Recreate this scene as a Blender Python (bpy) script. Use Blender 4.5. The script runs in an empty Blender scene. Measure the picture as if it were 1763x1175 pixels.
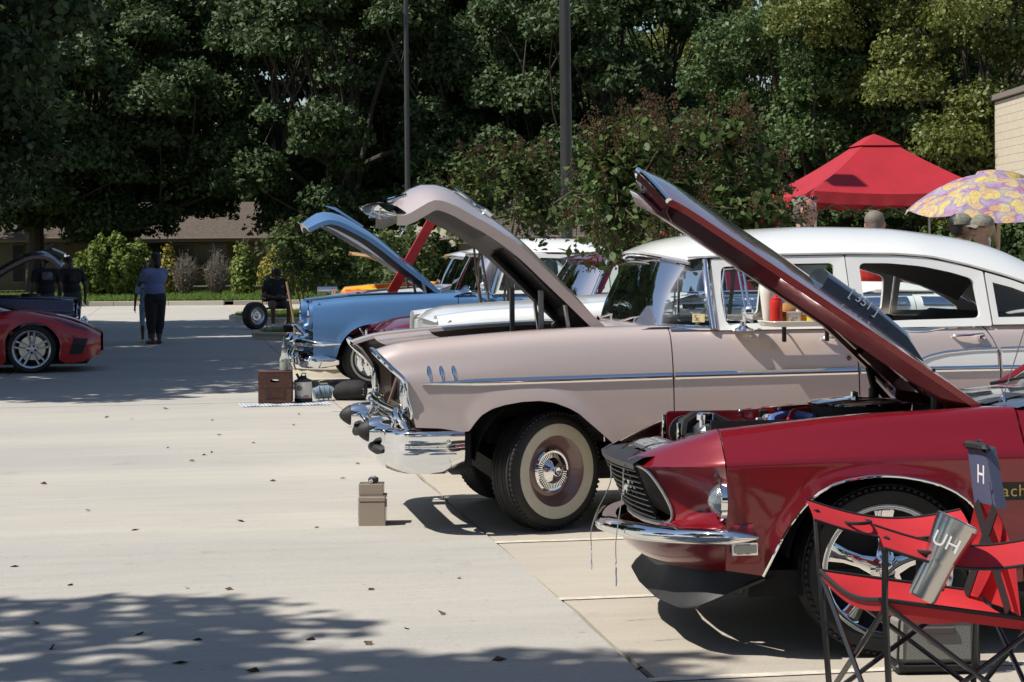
import bpy, math, random
import numpy as np
from mathutils import Vector, Matrix
R = math.radians
random.seed(7)
rng = np.random.default_rng(7)
sc = bpy.context.scene
col = sc.collection

# ---------------------------------------------------------------- camera, sky, sun, exposure
cam = bpy.data.objects.new('camera', bpy.data.cameras.new('camera'))
col.objects.link(cam)
cam.data.sensor_width = 36.0
cam.data.lens = 36.0 * 3500 / 1763
cam.data.shift_y = -0.0850
cam.data.clip_start = 0.05
cam.data.clip_end = 2000
YAW = math.atan(591 / 3500)
cam.matrix_world = (Matrix.Translation((0, 0, 1.49)) @ Matrix.Rotation(-YAW, 4, 'Z')
                    @ Matrix.Rotation(R(90), 4, 'X') @ Matrix.Rotation(-0.01, 4, 'Z'))
sc.camera = cam
SUN = Vector((-0.70, -0.10, 1.0)).normalized()
w = bpy.data.worlds.new('World'); sc.world = w; w.use_nodes = True
nt = w.node_tree
bg = nt.nodes['Background']
sky = nt.nodes.new('ShaderNodeTexSky')
sky.sky_type = 'NISHITA'; sky.sun_disc = False
sky.sun_elevation = math.asin(SUN.z); sky.sun_rotation = math.atan2(SUN.x, SUN.y)
sky.air_density = 1.0; sky.dust_density = 0.6; sky.ozone_density = 1.0
nt.links.new(sky.outputs[0], bg.inputs[0]); bg.inputs[1].default_value = 0.085
sl = bpy.data.lights.new('sun', 'SUN'); sl.energy = 4.8; sl.angle = R(0.53); sl.color = (1.0, 0.955, 0.88)
so = bpy.data.objects.new('sun', sl); col.objects.link(so)
so.rotation_euler = SUN.to_track_quat('Z', 'Y').to_euler()
so.location = (-20, -3, 30)
sc.view_settings.view_transform = 'Standard'; sc.view_settings.look = 'None'
sc.view_settings.exposure = 0.28; sc.view_settings.gamma = 1.0
sc.view_settings.use_curve_mapping = False

# ---------------------------------------------------------------- materials
MT = {}
def mat(name, c, rough=0.5, metal=0.0, coat=0.0, spec=0.5, var=0.0, vs=20.0, bump=0.0, bs=60.0, c2=None, trans=0.0, sub=None, aniso=None):
    """principled material; var: noise variation between c and c2 (or a darker c)."""
    if name in MT: return MT[name]
    m = bpy.data.materials.new(name); m.use_nodes = True
    n = m.node_tree.nodes; l = m.node_tree.links
    b = n['Principled BSDF']
    b.inputs['Base Color'].default_value = (*c, 1); b.inputs['Roughness'].default_value = rough
    b.inputs['Metallic'].default_value = metal; b.inputs['Coat Weight'].default_value = coat
    b.inputs['Coat Roughness'].default_value = 0.03
    b.inputs['Specular IOR Level'].default_value = spec
    if trans: b.inputs['Transmission Weight'].default_value = trans
    tc = n.new('ShaderNodeTexCoord')
    if var > 0:
        nz = n.new('ShaderNodeTexNoise'); nz.inputs['Scale'].default_value = vs; nz.inputs['Detail'].default_value = 5
        nz.inputs['Roughness'].default_value = 0.65
        l.new(tc.outputs['Object'], nz.inputs['Vector'])
        rp = n.new('ShaderNodeMapRange'); rp.inputs[1].default_value = 0.32; rp.inputs[2].default_value = 0.68
        l.new(nz.outputs['Fac'], rp.inputs[0])
        mx = n.new('ShaderNodeMix'); mx.data_type = 'RGBA'
        d = c2 if c2 else tuple(v * (1 - var) for v in c)
        mx.inputs[6].default_value = (*d, 1); mx.inputs[7].default_value = (*c, 1)
        l.new(rp.outputs[0], mx.inputs[0]); l.new(mx.outputs[2], b.inputs['Base Color'])
    if bump > 0:
        nb = n.new('ShaderNodeTexNoise'); nb.inputs['Scale'].default_value = bs; nb.inputs['Detail'].default_value = 4
        l.new(tc.outputs['Object'], nb.inputs['Vector'])
        bp = n.new('ShaderNodeBump'); bp.inputs['Strength'].default_value = bump; bp.inputs['Distance'].default_value = 0.01
        l.new(nb.outputs['Fac'], bp.inputs['Height']); l.new(bp.outputs[0], b.inputs['Normal'])
    MT[name] = m
    return m

def paint(name, c, metal=0.0, rough=0.38, flake=0.0):
    """car lacquer: pigment under clear coat, faint orange peel and road dust."""
    if name in MT: return MT[name]
    m = mat(name, c, rough, metal, coat=1.0, spec=0.5)
    n = m.node_tree.nodes; l = m.node_tree.links; b = n['Principled BSDF']
    tc = n.new('ShaderNodeTexCoord')
    nz = n.new('ShaderNodeTexNoise'); nz.inputs['Scale'].default_value = 5.0; nz.inputs['Detail'].default_value = 8
    nz.inputs['Roughness'].default_value = 0.7
    l.new(tc.outputs['Object'], nz.inputs['Vector'])
    rp = n.new('ShaderNodeMapRange'); rp.inputs[1].default_value = 0.3; rp.inputs[2].default_value = 0.75
    rp.inputs[3].default_value = 0.03; rp.inputs[4].default_value = 0.10
    l.new(nz.outputs['Fac'], rp.inputs[0]); l.new(rp.outputs[0], b.inputs['Coat Roughness'])
    nb = n.new('ShaderNodeTexNoise'); nb.inputs['Scale'].default_value = 9.0; nb.inputs['Detail'].default_value = 2
    l.new(tc.outputs['Object'], nb.inputs['Vector'])
    bp = n.new('ShaderNodeBump'); bp.inputs['Strength'].default_value = 0.04; bp.inputs['Distance'].default_value = 0.02
    l.new(nb.outputs['Fac'], bp.inputs['Height'])
    l.new(bp.outputs[0], b.inputs['Coat Normal'])
    return m

def glass_mat(name, tint=(0.86, 0.93, 0.90), refl=1.0):
    if name in MT: return MT[name]
    m = bpy.data.materials.new(name); m.use_nodes = True
    n = m.node_tree.nodes; l = m.node_tree.links; n.clear()
    o = n.new('ShaderNodeOutputMaterial'); t = n.new('ShaderNodeBsdfTransparent'); t.inputs[0].default_value = (*tint, 1)
    g = n.new('ShaderNodeBsdfGlossy'); g.inputs['Roughness'].default_value = 0.01
    f = n.new('ShaderNodeFresnel'); f.inputs[0].default_value = 1.5
    k = n.new('ShaderNodeMath'); k.operation = 'MULTIPLY'; k.inputs[1].default_value = 1.8 * refl; k.use_clamp = True
    mx = n.new('ShaderNodeMixShader')
    l.new(f.outputs[0], k.inputs[0]); l.new(k.outputs[0], mx.inputs[0]); l.new(t.outputs[0], mx.inputs[1]); l.new(g.outputs[0], mx.inputs[2])
    l.new(mx.outputs[0], o.inputs[0]); MT[name] = m
    return m

def leaf_mat(name, c, c2, rough=0.45, tr=0.25, spec=0.5):
    """leaf: diffuse/gloss plus light passing through; every leaf face its own tone."""
    if name in MT: return MT[name]
    m = bpy.data.materials.new(name); m.use_nodes = True
    n = m.node_tree.nodes; l = m.node_tree.links
    b = n['Principled BSDF']; o = n['Material Output']
    b.inputs['Roughness'].default_value = rough; b.inputs['Specular IOR Level'].default_value = spec
    g = n.new('ShaderNodeNewGeometry')
    mx = n.new('ShaderNodeMix'); mx.data_type = 'RGBA'
    mx.inputs[6].default_value = (*c, 1); mx.inputs[7].default_value = (*c2, 1)
    l.new(g.outputs['Random Per Island'], mx.inputs[0]); l.new(mx.outputs[2], b.inputs['Base Color'])
    t = n.new('ShaderNodeBsdfTranslucent'); l.new(mx.outputs[2], t.inputs[0])
    ms = n.new('ShaderNodeMixShader'); ms.inputs[0].default_value = tr
    l.new(b.outputs[0], ms.inputs[1]); l.new(t.outputs[0], ms.inputs[2]); l.new(ms.outputs[0], o.inputs[0])
    MT[name] = m
    return m

CHROME = mat('chrome', (0.86, 0.87, 0.88), 0.04, 1.0, bump=0.015, bs=25)
STEEL = mat('brushed_steel', (0.62, 0.62, 0.62), 0.28, 1.0)
ALU = mat('aluminium', (0.72, 0.73, 0.74), 0.22, 1.0)
BLACK = mat('black_satin', (0.012, 0.012, 0.013), 0.45)
DARK = mat('dark_underbody', (0.010, 0.010, 0.010), 0.85, var=0.5, vs=8)
RUBBER = mat('rubber', (0.014, 0.014, 0.015), 0.62, bump=0.15, bs=90, var=0.4, vs=15)
WHITEWALL = mat('whitewall', (0.60, 0.56, 0.44), 0.55, var=0.15, vs=9, c2=(0.50, 0.46, 0.36))
GLASS = glass_mat('window_glass', (0.86, 0.93, 0.90), 0.55)
GLASSC = glass_mat('windscreen_glass', (0.82, 0.90, 0.88), 0.55)
LENS = mat('lamp_lens', (0.55, 0.58, 0.60), 0.14, 0.85, coat=1.0, bump=0.6, bs=55)
WHITE = mat('white_plain', (0.78, 0.78, 0.76), 0.5)

# ---------------------------------------------------------------- mesh helpers
class MB:
    """collects shapes; build() links them as ONE mesh object."""
    def __init__(s): s.v = []; s.f = []; s.m = []
    def add(s, v, f, m=0):
        k = len(s.v); s.v.extend([tuple(p) for p in v]); s.f.extend([tuple(i + k for i in q) for q in f]); s.m.extend([m] * len(f)); return s
    def box(s, c, d, b=0.0, rot=None, m=0):
        hx, hy, hz = d[0] / 2, d[1] / 2, d[2] / 2; c = Vector(c)
        if b <= 0:
            v = [Vector((x * hx, y * hy, z * hz)) for x in (-1, 1) for y in (-1, 1) for z in (-1, 1)]
            f = [(0, 1, 3, 2), (4, 6, 7, 5), (0, 4, 5, 1), (2, 3, 7, 6), (0, 2, 6, 4), (1, 5, 7, 3)]
        else:
            b = min(b, hx * .99, hy * .99, hz * .99); v = []; ix = {}
            for x in (-1, 1):
                for y in (-1, 1):
                    for z in (-1, 1):
                        for a in range(3):
                            p = [x * (hx - b), y * (hy - b), z * (hz - b)]; p[a] = (x * hx, y * hy, z * hz)[a]
                            ix[(x, y, z, a)] = len(v); v.append(Vector(p))
            f = []
            for a in range(3):
                o = [i for i in range(3) if i != a]
                for sg in (-1, 1):
                    q = []
                    for (p1, p2) in ((-1, -1), (1, -1), (1, 1), (-1, 1)):
                        k = [0, 0, 0]; k[a] = sg; k[o[0]] = p1; k[o[1]] = p2; q.append(ix[(*k, a)])
                    f.append(tuple(q))
            for a in range(3):
                o = [i for i in range(3) if i != a]
                for p1 in (-1, 1):
                    for p2 in (-1, 1):
                        k0 = [0, 0, 0]; k0[o[0]] = p1; k0[o[1]] = p2; k1 = list(k0); k0[a] = -1; k1[a] = 1
                        f.append((ix[(*k0, o[0])], ix[(*k1, o[0])], ix[(*k1, o[1])], ix[(*k0, o[1])]))
            for x in (-1, 1):
                for y in (-1, 1):
                    for z in (-1, 1): f.append((ix[(x, y, z, 0)], ix[(x, y, z, 1)], ix[(x, y, z, 2)]))
        if rot is not None: v = [rot @ p for p in v]
        return s.add([p + c for p in v], f, m)
    def grid(s, P, m=0, cu=False, cv=False):
        a = len(P); b = len(P[0]); f = []
        for i in range(a if cu else a - 1):
            for j in range(b if cv else b - 1):
                i2 = (i + 1) % a; j2 = (j + 1) % b
                f.append((i * b + j, i2 * b + j, i2 * b + j2, i * b + j2))
        return s.add([p for r in P for p in r], f, m)
    def tube(s, path, r, n=8, cap=True, closed=False, m=0, flat=1.0, up=None):
        P = [Vector(p) for p in path]; k = len(P)
        rr = r if isinstance(r, (list, tuple)) else [r] * k
        rings = []; prev = None
        for i in range(k):
            if closed: t = P[(i + 1) % k] - P[i - 1]
            else: t = P[min(i + 1, k - 1)] - P[max(i - 1, 0)]
            if t.length < 1e-9: t = Vector((0, 0, 1))
            t.normalize()
            if prev is None:
                u = Vector(up) if up is not None else (Vector((0, 0, 1)) if abs(t.z) < .9 else Vector((1, 0, 0)))
            else: u = prev
            u = (u - t * u.dot(t))
            if u.length < 1e-6: u = t.orthogonal()
            u.normalize(); prev = u; w_ = t.cross(u)
            rings.append([P[i] + (u * math.cos(a) * flat + w_ * math.sin(a)) * rr[i] for a in [2 * math.pi * q / n for q in range(n)]])
        s.grid(rings, m, cu=closed, cv=True)
        if cap and not closed:
            for rg, rev in ((rings[0], True), (rings[-1], False)):
                ids = list(range(n)); s.add(rg, [tuple(reversed(ids)) if rev else tuple(ids)], m)
        return s
    def lathe(s, prof, c=(0, 0, 0), axis='z', n=24, m=0, a0=0, a1=2 * math.pi, mats=None):
        full = abs(a1 - a0) > 6.28; c = Vector(c); rows = []
        for q in range(n if full else n + 1):
            a = a0 + (a1 - a0) * q / n; ca, sa = math.cos(a), math.sin(a)
            row = []
            for (r, h) in prof:
                if axis == 'z': p = Vector((r * ca, r * sa, h))
                elif axis == 'y': p = Vector((r * ca, h, r * sa))
                else: p = Vector((h, r * ca, r * sa))
                row.append(c + p)
            rows.append(row)
        k = len(s.m); s.grid(rows, m, cu=full)
        if mats:
            w_ = len(prof) - 1
            for i in range(k, len(s.m)): s.m[i] = mats[(i - k) % w_]
        return s
    def prism(s, outline, h0, h1, axis='z', m=0, taper=1.0):
        n = len(outline)
        def p(a, b, h):
            return (a, b, h) if axis == 'z' else ((a, h, b) if axis == 'y' else (h, a, b))
        cx = sum(q[0] for q in outline) / n; cy = sum(q[1] for q in outline) / n
        v = [p(a, b, h0) for a, b in outline] + [p(cx + (a - cx) * taper, cy + (b - cy) * taper, h1) for a, b in outline]
        f = [tuple(range(n - 1, -1, -1)), tuple(range(n, 2 * n))] + [(i, (i + 1) % n, n + (i + 1) % n, n + i) for i in range(n)]
        return s.add(v, f, m)
    def ball(s, c, r, n=10, m=0):
        rr = r if isinstance(r, (tuple, list)) else (r, r, r); rows = []
        for i in range(n + 1):
            th = math.pi * i / n
            rows.append([(c[0] + rr[0] * math.sin(th) * math.cos(a), c[1] + rr[1] * math.sin(th) * math.sin(a), c[2] + rr[2] * math.cos(th)) for a in [2 * math.pi * q / (n * 2) for q in range(n * 2)]])
        return s.grid(rows, m, cv=True)
    def xf(s, M):
        s.v = [tuple(M @ Vector(p)) for p in s.v]; return s
    def mesh(s, name, mats, ang=35):
        me = bpy.data.meshes.new(name); me.from_pydata(s.v, [], s.f)
        for q in (mats if isinstance(mats, (list, tuple)) else [mats]): me.materials.append(q)
        if len(me.materials) > 1: me.polygons.foreach_set('material_index', s.m)
        me.update()
        if ang is not None:
            me.polygons.foreach_set('use_smooth', [True] * len(me.polygons)); me.set_sharp_from_angle(angle=R(ang))
        return me
    def build(s, name, mats, parent=None, ang=35, loc=None):
        o = bpy.data.objects.new(name, s.mesh(name, mats, ang)); col.objects.link(o)
        if parent: o.parent = parent
        if loc is not None: o.location = loc
        return o

def thing(name, label, cat, loc=(0, 0, 0), rz=0, group=None):
    o = bpy.data.objects.new(name, None); col.objects.link(o); o.empty_display_size = 0.2
    o.location = loc; o.rotation_euler = (0, 0, rz); o['label'] = label; o['category'] = cat
    if group: o['group'] = group
    return o
def tag(o, label, cat, group=None, kind=None):
    o['label'] = label; o['category'] = cat
    if group: o['group'] = group
    if kind: o['kind'] = kind
    return o
def struct(o):
    o['kind'] = 'structure'; return o
def copy_tree(o, parent=None):
    c = o.copy(); col.objects.link(c)
    c.parent = parent
    for ch in o.children: copy_tree(ch, c)
    return c
def text_mesh(name, body, size, mt, parent=None, M=None, depth=0.0005, shear=0.0, spacing=1.0, align='CENTER'):
    cu = bpy.data.curves.new(name, 'FONT'); cu.body = body; cu.size = size; cu.extrude = depth
    cu.align_x = align; cu.align_y = 'CENTER'; cu.shear = shear; cu.space_character = spacing; cu.resolution_u = 3
    t = bpy.data.objects.new(name + '_tmp', cu); col.objects.link(t)
    dg = bpy.context.evaluated_depsgraph_get(); me = bpy.data.meshes.new_from_object(t.evaluated_get(dg))
    bpy.data.objects.remove(t); bpy.data.curves.remove(cu)
    me.materials.clear(); me.materials.append(mt); me.name = name
    o = bpy.data.objects.new(name, me); col.objects.link(o)
    if parent: o.parent = parent
    if M is not None: o.matrix_local = M
    return o
def frame(o, x, y):
    """matrix whose X and Y axes are the given directions (for flat lettering)."""
    x = Vector(x).normalized(); y = Vector(y); y = (y - x * y.dot(x)).normalized(); z = x.cross(y)
    M = Matrix((x, y, z)).transposed().to_4x4(); M.translation = Vector(o); return M

# ---------------------------------------------------------------- curves and body surfaces
def pchip(x, X, Y):
    X = np.asarray(X, float); Y = np.asarray(Y, float); x = np.clip(np.asarray(x, float), X[0], X[-1])
    h = np.diff(X); d = np.diff(Y) / h; m = np.zeros(len(X))
    for i in range(1, len(X) - 1):
        if d[i - 1] * d[i] > 0:
            w1 = 2 * h[i] + h[i - 1]; w2 = h[i] + 2 * h[i - 1]; m[i] = (w1 + w2) / (w1 / d[i - 1] + w2 / d[i])
    m[0] = d[0]; m[-1] = d[-1]
    i = np.clip(np.searchsorted(X, x) - 1, 0, len(X) - 2); t = (x - X[i]) / h[i]
    return ((1 + 2 * t) * (1 - t) ** 2 * Y[i] + t * (1 - t) ** 2 * h[i] * m[i] + t * t * (3 - 2 * t) * Y[i + 1] + t * t * (t - 1) * h[i] * m[i + 1])
def crom(P, n):
    """Catmull-Rom through points, n samples per span."""
    P = [np.asarray(p, float) for p in P]; out = []
    for i in range(len(P) - 1):
        p0 = P[i - 1] if i > 0 else 2 * P[0] - P[1]; p1 = P[i]; p2 = P[i + 1]; p3 = P[i + 2] if i + 2 < len(P) else 2 * P[-1] - P[-2]
        for k in range(n):
            t = k / n
            out.append(0.5 * (2 * p1 + (p2 - p0) * t + (2 * p0 - 5 * p1 + 4 * p2 - p3) * t * t + (3 * p1 - p0 - 3 * p2 + p3) * t ** 3))
    out.append(P[-1]); return out
def resample(P, n):
    P = np.asarray(P, float); d = np.r_[0, np.cumsum(np.linalg.norm(np.diff(P, axis=0), axis=1))]
    q = np.linspace(0, d[-1], n); return np.stack([np.interp(q, d, P[:, k]) for k in range(P.shape[1])], 1)

class Surf:
    """body side: stations along x, each a row of (half width, height) from the bonnet gap over the crown to the sill."""
    def __init__(s, xs, rows):
        s.xs = np.array(xs, float); A = np.array(rows, float)
        K = A.shape[1]; s.N = 160; s.T = 96
        fx = np.linspace(xs[0], xs[-1], s.N); B = np.zeros((s.N, K, 2))
        for k in range(K):
            for c in (0, 1): B[:, k, c] = pchip(fx, s.xs, A[:, k, c])
        ft = np.linspace(0, 1, s.T); kt = np.linspace(0, 1, K); s.G = np.zeros((s.N, s.T, 2))
        for i in range(s.N):
            q = np.array(crom(B[i], 24)); tt = np.linspace(0, 1, len(q))
            for c in (0, 1): s.G[i, :, c] = np.interp(ft, tt, q[:, c])
        s.x0 = xs[0]; s.x1 = xs[-1]
    def at(s, x, t):
        i = (min(max(x, s.x0), s.x1) - s.x0) / (s.x1 - s.x0) * (s.N - 1); j = min(max(t, 0), 1) * (s.T - 1)
        a = min(int(i), s.N - 2); b = min(int(j), s.T - 2); u = i - a; v = j - b; G = s.G
        return (G[a, b] * (1 - u) + G[a + 1, b] * u) * (1 - v) + (G[a, b + 1] * (1 - u) + G[a + 1, b + 1] * u) * v
    def t_of(s, x, z):
        lo, hi = 0.12, 1.0
        if s.at(x, lo)[1] <= z: return lo
        for _ in range(22):
            mid = (lo + hi) / 2
            if s.at(x, mid)[1] > z: lo = mid
            else: hi = mid
        return (lo + hi) / 2
    def pt(s, x, z, off=0.0):
        """point on the skin at (x, z), pushed out by off along the cross-section normal."""
        t = s.t_of(x, z); p = s.at(x, t); e = 0.012
        q = s.at(x, min(1, t + e)) - s.at(x, max(0, t - e)); n = np.array([-q[1], q[0]]); n /= (np.linalg.norm(n) + 1e-9)
        if n[0] < 0: n = -n
        return (x, p[0] + n[0] * off, p[1] + n[1] * off)
    def panel(s, sgn, bottom, xl, xr, top=None, nu=40, nv=22, flare=0.0, lip=0.03, flange=0.02, pw=1.0):
        B = resample(bottom, nu); B[0] = bottom[0]; B[-1] = bottom[-1]
        fl = xl if callable(xl) else (lambda z: xl); fr = xr if callable(xr) else (lambda z: xr)
        xb0, xb1 = B[0, 0], B[-1, 0]; rows = []
        def ttop(x): return 0.0 if top is None else s.t_of(x, top(x) if callable(top) else top)
        for i in range(nu):
            a = i / (nu - 1); xb, zb = B[i]; ux = (xb - xb0) / (xb1 - xb0); u = 0.75 * ux + 0.25 * a
            tb = s.t_of(xb, zb); r = []
            xt0 = fl(s.at(xb0, 0)[1] if top is None else 9); xt1 = fr(s.at(xb1, 0)[1] if top is None else 9)
            xt = xt0 + (xt1 - xt0) * u; tt = ttop(xt)
            for j in range(nv):
                v = (j / (nv - 1)) ** pw; t = tt + (tb - tt) * v
                x = xt + (xb - xt) * v
                zl = s.at(x, t)[1]
                x += (1 - u) ** 3 * (fl(zl) - (xt0 + (xb0 - xt0) * v)) + u ** 3 * (fr(zl) - (xt1 + (xb1 - xt1) * v))
                p = s.at(x, t)
                d = (tb - t)
                f = flare * math.exp(-(d / 0.045) ** 2)
                r.append((x, sgn * (p[0] + f), p[1]))
            rows.append(r)
        m = MB(); m.grid(rows)
        def strip(e, off):
            m.grid([[tuple(np.array(p)) for p in e], [tuple(np.array(p) + np.array(off)) for p in e]])
        strip([r[-1] for r in rows], (0, -sgn * lip, 0.004)); strip(rows[0], (0.0, -sgn * flange, 0)); strip(rows[-1], (0.0, -sgn * flange, 0))
        strip([r[0] for r in rows], (0, -sgn * 0.004, -flange))
        return m
    def trim(s, sgn, path, width, bulge=0.010, m=None, n=None, base=0.001):
        """moulding following a path on the skin."""
        m = m or MB(); P = resample(path, n or max(8, len(path) * 4)); rows = []; N = len(P)
        for i, (x, z) in enumerate(P):
            w_ = width(i / (N - 1)) if callable(width) else width; r = []
            for q in range(7):
                a = math.pi * q / 6; zz = z + math.cos(a) * w_ / 2
                p = s.pt(x, zz, base + math.sin(a) * bulge); r.append((p[0], sgn * p[1], p[2]))
            rows.append(r)
        return m.grid(rows)
    def patch(s, sgn, top, bot, off=0.004, n=24, k=8):
        """inlay between two paths on the skin."""
        T = resample(top, n); B = resample(bot, n); rows = []
        for i in range(n):
            r = []
            for j in range(k):
                q = T[i] + (B[i] - T[i]) * j / (k - 1); p = s.pt(q[0], q[1], off); r.append((p[0], sgn * p[1], p[2]))
            rows.append(r)
        return MB().grid(rows)

def ring(m, outer, inner, fn, th, mi=0, sgn=1):
    """frame between two loops with the same number of points, bent by fn(x,z)->y, thickness th."""
    n = len(outer)
    def lp(P, o): return [(x, sgn * (fn(x, z) - o), z) for x, z in P]
    rows = [lp(outer, th), lp(outer, 0), lp(inner, 0.004), lp(inner, th)]
    m.grid(rows, mi, cv=True); m.grid([rows[3], rows[0]], mi, cv=True)
    return m
def loop(P, n=40):
    P = list(P) + [P[0]]; return [tuple(q) for q in resample(P, n + 1)[:-1]]
def rounded(P, r=0.03, k=4):
    """round the corners of a closed outline."""
    out = []; n = len(P)
    for i in range(n):
        p = np.array(P[i], float); a = np.array(P[i - 1], float); b = np.array(P[(i + 1) % n], float)
        da = a - p; db = b - p; la = np.linalg.norm(da); lb = np.linalg.norm(db); q = min(r, la * .45, lb * .45)
        s0 = p + da / la * q; s1 = p + db / lb * q
        for j in range(k + 1):
            t = j / k; out.append(tuple((1 - t) ** 2 * s0 + 2 * t * (1 - t) * p + t * t * s1))
    return out
def wheel(parent, x, y, rad, wid, side, style, steer=0.0, rimr=None, rimmat=None, z=None):
    """wheel > tyre, hub cap ...; side -1: outer face towards -y."""
    rim = rimr or rad * 0.6; m = MB(); w2 = wid / 2
    rm = rimmat or STEEL
    pr = [(rim + .004, -w2 * .86), (rim + .008, -w2 * .9), (rim - .004, -w2 * .84), (rim * .90, -w2 * .66), (rim * .80, -w2 * .44), (rim * .74, -w2 * .30), (rim * .60, -w2 * .34), (rim * .40, -w2 * .42), (rim * .12, -w2 * .40), (0.0, -w2 * .4)]
    if style in ('mag', 'vette'):
        pr = [(rim + .004, -w2 * .88), (rim + .010, -w2 * .93), (rim - .002, -w2 * .90), (rim * .95, -w2 * .84), (rim * .93, -w2 * .70), (rim * .90, -w2 * .2), (rim * .88, w2 * .5), (rim * .86, w2 * .8)]
    m.lathe(pr, axis='y', n=48)
    o = m.build('wheel', rm, parent)
    o.location = (x, y, z if z is not None else rad); o.rotation_euler = (0, 0, (0 if side < 0 else math.pi) + steer)
    t = MB(); sh = rad - .012
    tp = [(rim, w2 * .8), (rim + (rad - rim) * .35, w2 * .97), (rim + (rad - rim) * .7, w2), (sh - .012, w2 * .93)]
    tr = [(sh, w2 * .84)]
    for q in (0.62, 0.36, 0.10, -0.10, -0.36, -0.62):
        tr += [(rad, w2 * (q + .11)), (rad, w2 * (q - .09)), (rad - .008, w2 * (q - .10)), (rad - .008, w2 * (q - .13))]
    tp += tr + [(sh, -w2 * .84), (sh - .012, -w2 * .93), (rim + (rad - rim) * .72, -w2), (rim + (rad - rim) * .60, -w2 * 1.0), (rim + (rad - rim) * .3, -w2 * .97), (rim + .004, -w2 * .88)]
    t.lathe(tp, axis='y', n=64)
    nlug = 72
    for q in range(nlug):      # shoulder lugs
        a = 2 * math.pi * q / nlug
        for sg in (-1, 1):
            t.box((math.cos(a) * (sh + .001), sg * w2 * .83, math.sin(a) * (sh + .001)), (.012, w2 * .20, rad * 2 * math.pi / nlug * .55), 0.002, rot=Matrix.Rotation(-a, 3, 'Y'))
    t.build('tyre', RUBBER, o, ang=30)
    if style in ('white', 'poverty'):
        k = rad - rim
        a_ = (0.04, 0.50) if style == 'white' else (0.25, 0.42)
        MB().lathe([(rim + k * a_[0], -w2 * .93), (rim + k * a_[0], -w2 * 0.955), (rim + k * (a_[0] + a_[1]) / 2, -w2 * 1.012), (rim + k * a_[1], -w2 * 1.022), (rim + k * a_[1] + .002, -w2 * .98)], axis='y', n=64).build('whitewall', WHITEWALL, o)
    if style in ('white', 'poverty', 'cap'):
        cr = rim * 0.62; h = MB()
        h.lathe([(cr, -w2 * .34), (cr + .002, -w2 * .52), (cr * .93, -w2 * .60), (cr * .84, -w2 * .58)], axis='y', n=48)
        h.lathe([(cr * .62, -w2 * .55), (cr * .60, -w2 * .64), (cr * .45, -w2 * .78), (cr * .30, -w2 * .86), (cr * .24, -w2 * .98), (cr * .20, -w2 * 1.0), (cr * .12, -w2 * .93), (0, -w2 * .92)], axis='y', n=48)
        h.build('hubcap', CHROME, o)
        d = MB(); d.lathe([(cr * .85, -w2 * .55), (cr * .60, -w2 * .55)], axis='y', n=48); d.build('cap_recess', BLACK, o)
        fn = MB()
        for q in range(48):
            a = 2 * math.pi * q / 48
            fn.box((math.cos(a) * cr * .73, -w2 * .57, math.sin(a) * cr * .73), (cr * .24, w2 * .06, cr * .045), 0, rot=Matrix.Rotation(-a, 3, 'Y'))
        fn.build('cap_fins', CHROME, o)['kind'] = 'stuff'
    if style == 'mag':
        MB().lathe([(rim * .9, -w2 * .1), (0, -w2 * .1)], axis='y', n=40).build('brake_disc', DARK, o)
        for q in range(5):
            a = 2 * math.pi * q / 5 + .3; sp = MB()
            prof = [(rim * .18, .034, -.62), (rim * .40, .023, -.50), (rim * .65, .025, -.42), (rim * .92, .038, -.48)]
            rows = []
            for (rr, hw, yy) in prof:
                rows.append([(rr, w2 * .0, -hw), (rr, w2 * yy * .9, -hw), (rr, w2 * yy, -hw * .6), (rr, w2 * yy, hw * .6), (rr, w2 * yy * .9, hw), (rr, w2 * .0, hw)])
            sp.grid(rows, cv=True).xf(Matrix.Rotation(-a, 4, 'Y')).build('spoke', CHROME, o)
        MB().lathe([(rim * .24, -w2 * .2), (rim * .24, -w2 * .60), (rim * .16, -w2 * .66), (rim * .15, -w2 * .80), (rim * .10, -w2 * .84), (0, -w2 * .84)], axis='y', n=32).build('hub', CHROME, o)
    if style == 'vette':
        MB().lathe([(rim * .72, w2 * .3), (rim * .2, w2 * .3)], axis='y', n=40).build('brake_disc', STEEL, o)
        for q in range(5):
            a0 = 2 * math.pi * q / 5 + R(90) ; sp = MB()
            for sg in (-1, 1):
                rows = []
                for k in range(6):
                    u = k / 5; rr = rim * (.16 + .80 * u); zc = sg * (.010 + .028 * math.sin(u * math.pi * .55)); hw = .013 + .004 * u
                    yy = -.55 - .25 * u
                    rows.append([(rr, w2 * (yy + .45), zc - hw), (rr, w2 * yy, zc - hw * .7), (rr, w2 * yy, zc + hw * .7), (rr, w2 * (yy + .45), zc + hw)])
                sp.grid(rows, cv=True)
            sp.xf(Matrix.Rotation(-a0, 4, 'Y')).build('spoke', rm, o)
        hb = MB(); hb.lathe([(rim * .30, w2 * .1), (rim * .29, -w2 * .52), (rim * .2, -w2 * .58), (0, -w2 * .58)], axis='y', n=30)
        hb.build('hub', rm, o)
        nu_ = MB()
        for q in range(5):
            a = 2 * math.pi * q / 5 + R(54); nu_.lathe([(.014, -w2 * .5), (.014, -w2 * .64), (0, -w2 * .66)], (math.cos(a) * rim * .2, 0, math.sin(a) * rim * .2), 'y', 8)
        nu_.build('wheel_nuts', DARK, o)
    return o
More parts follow.
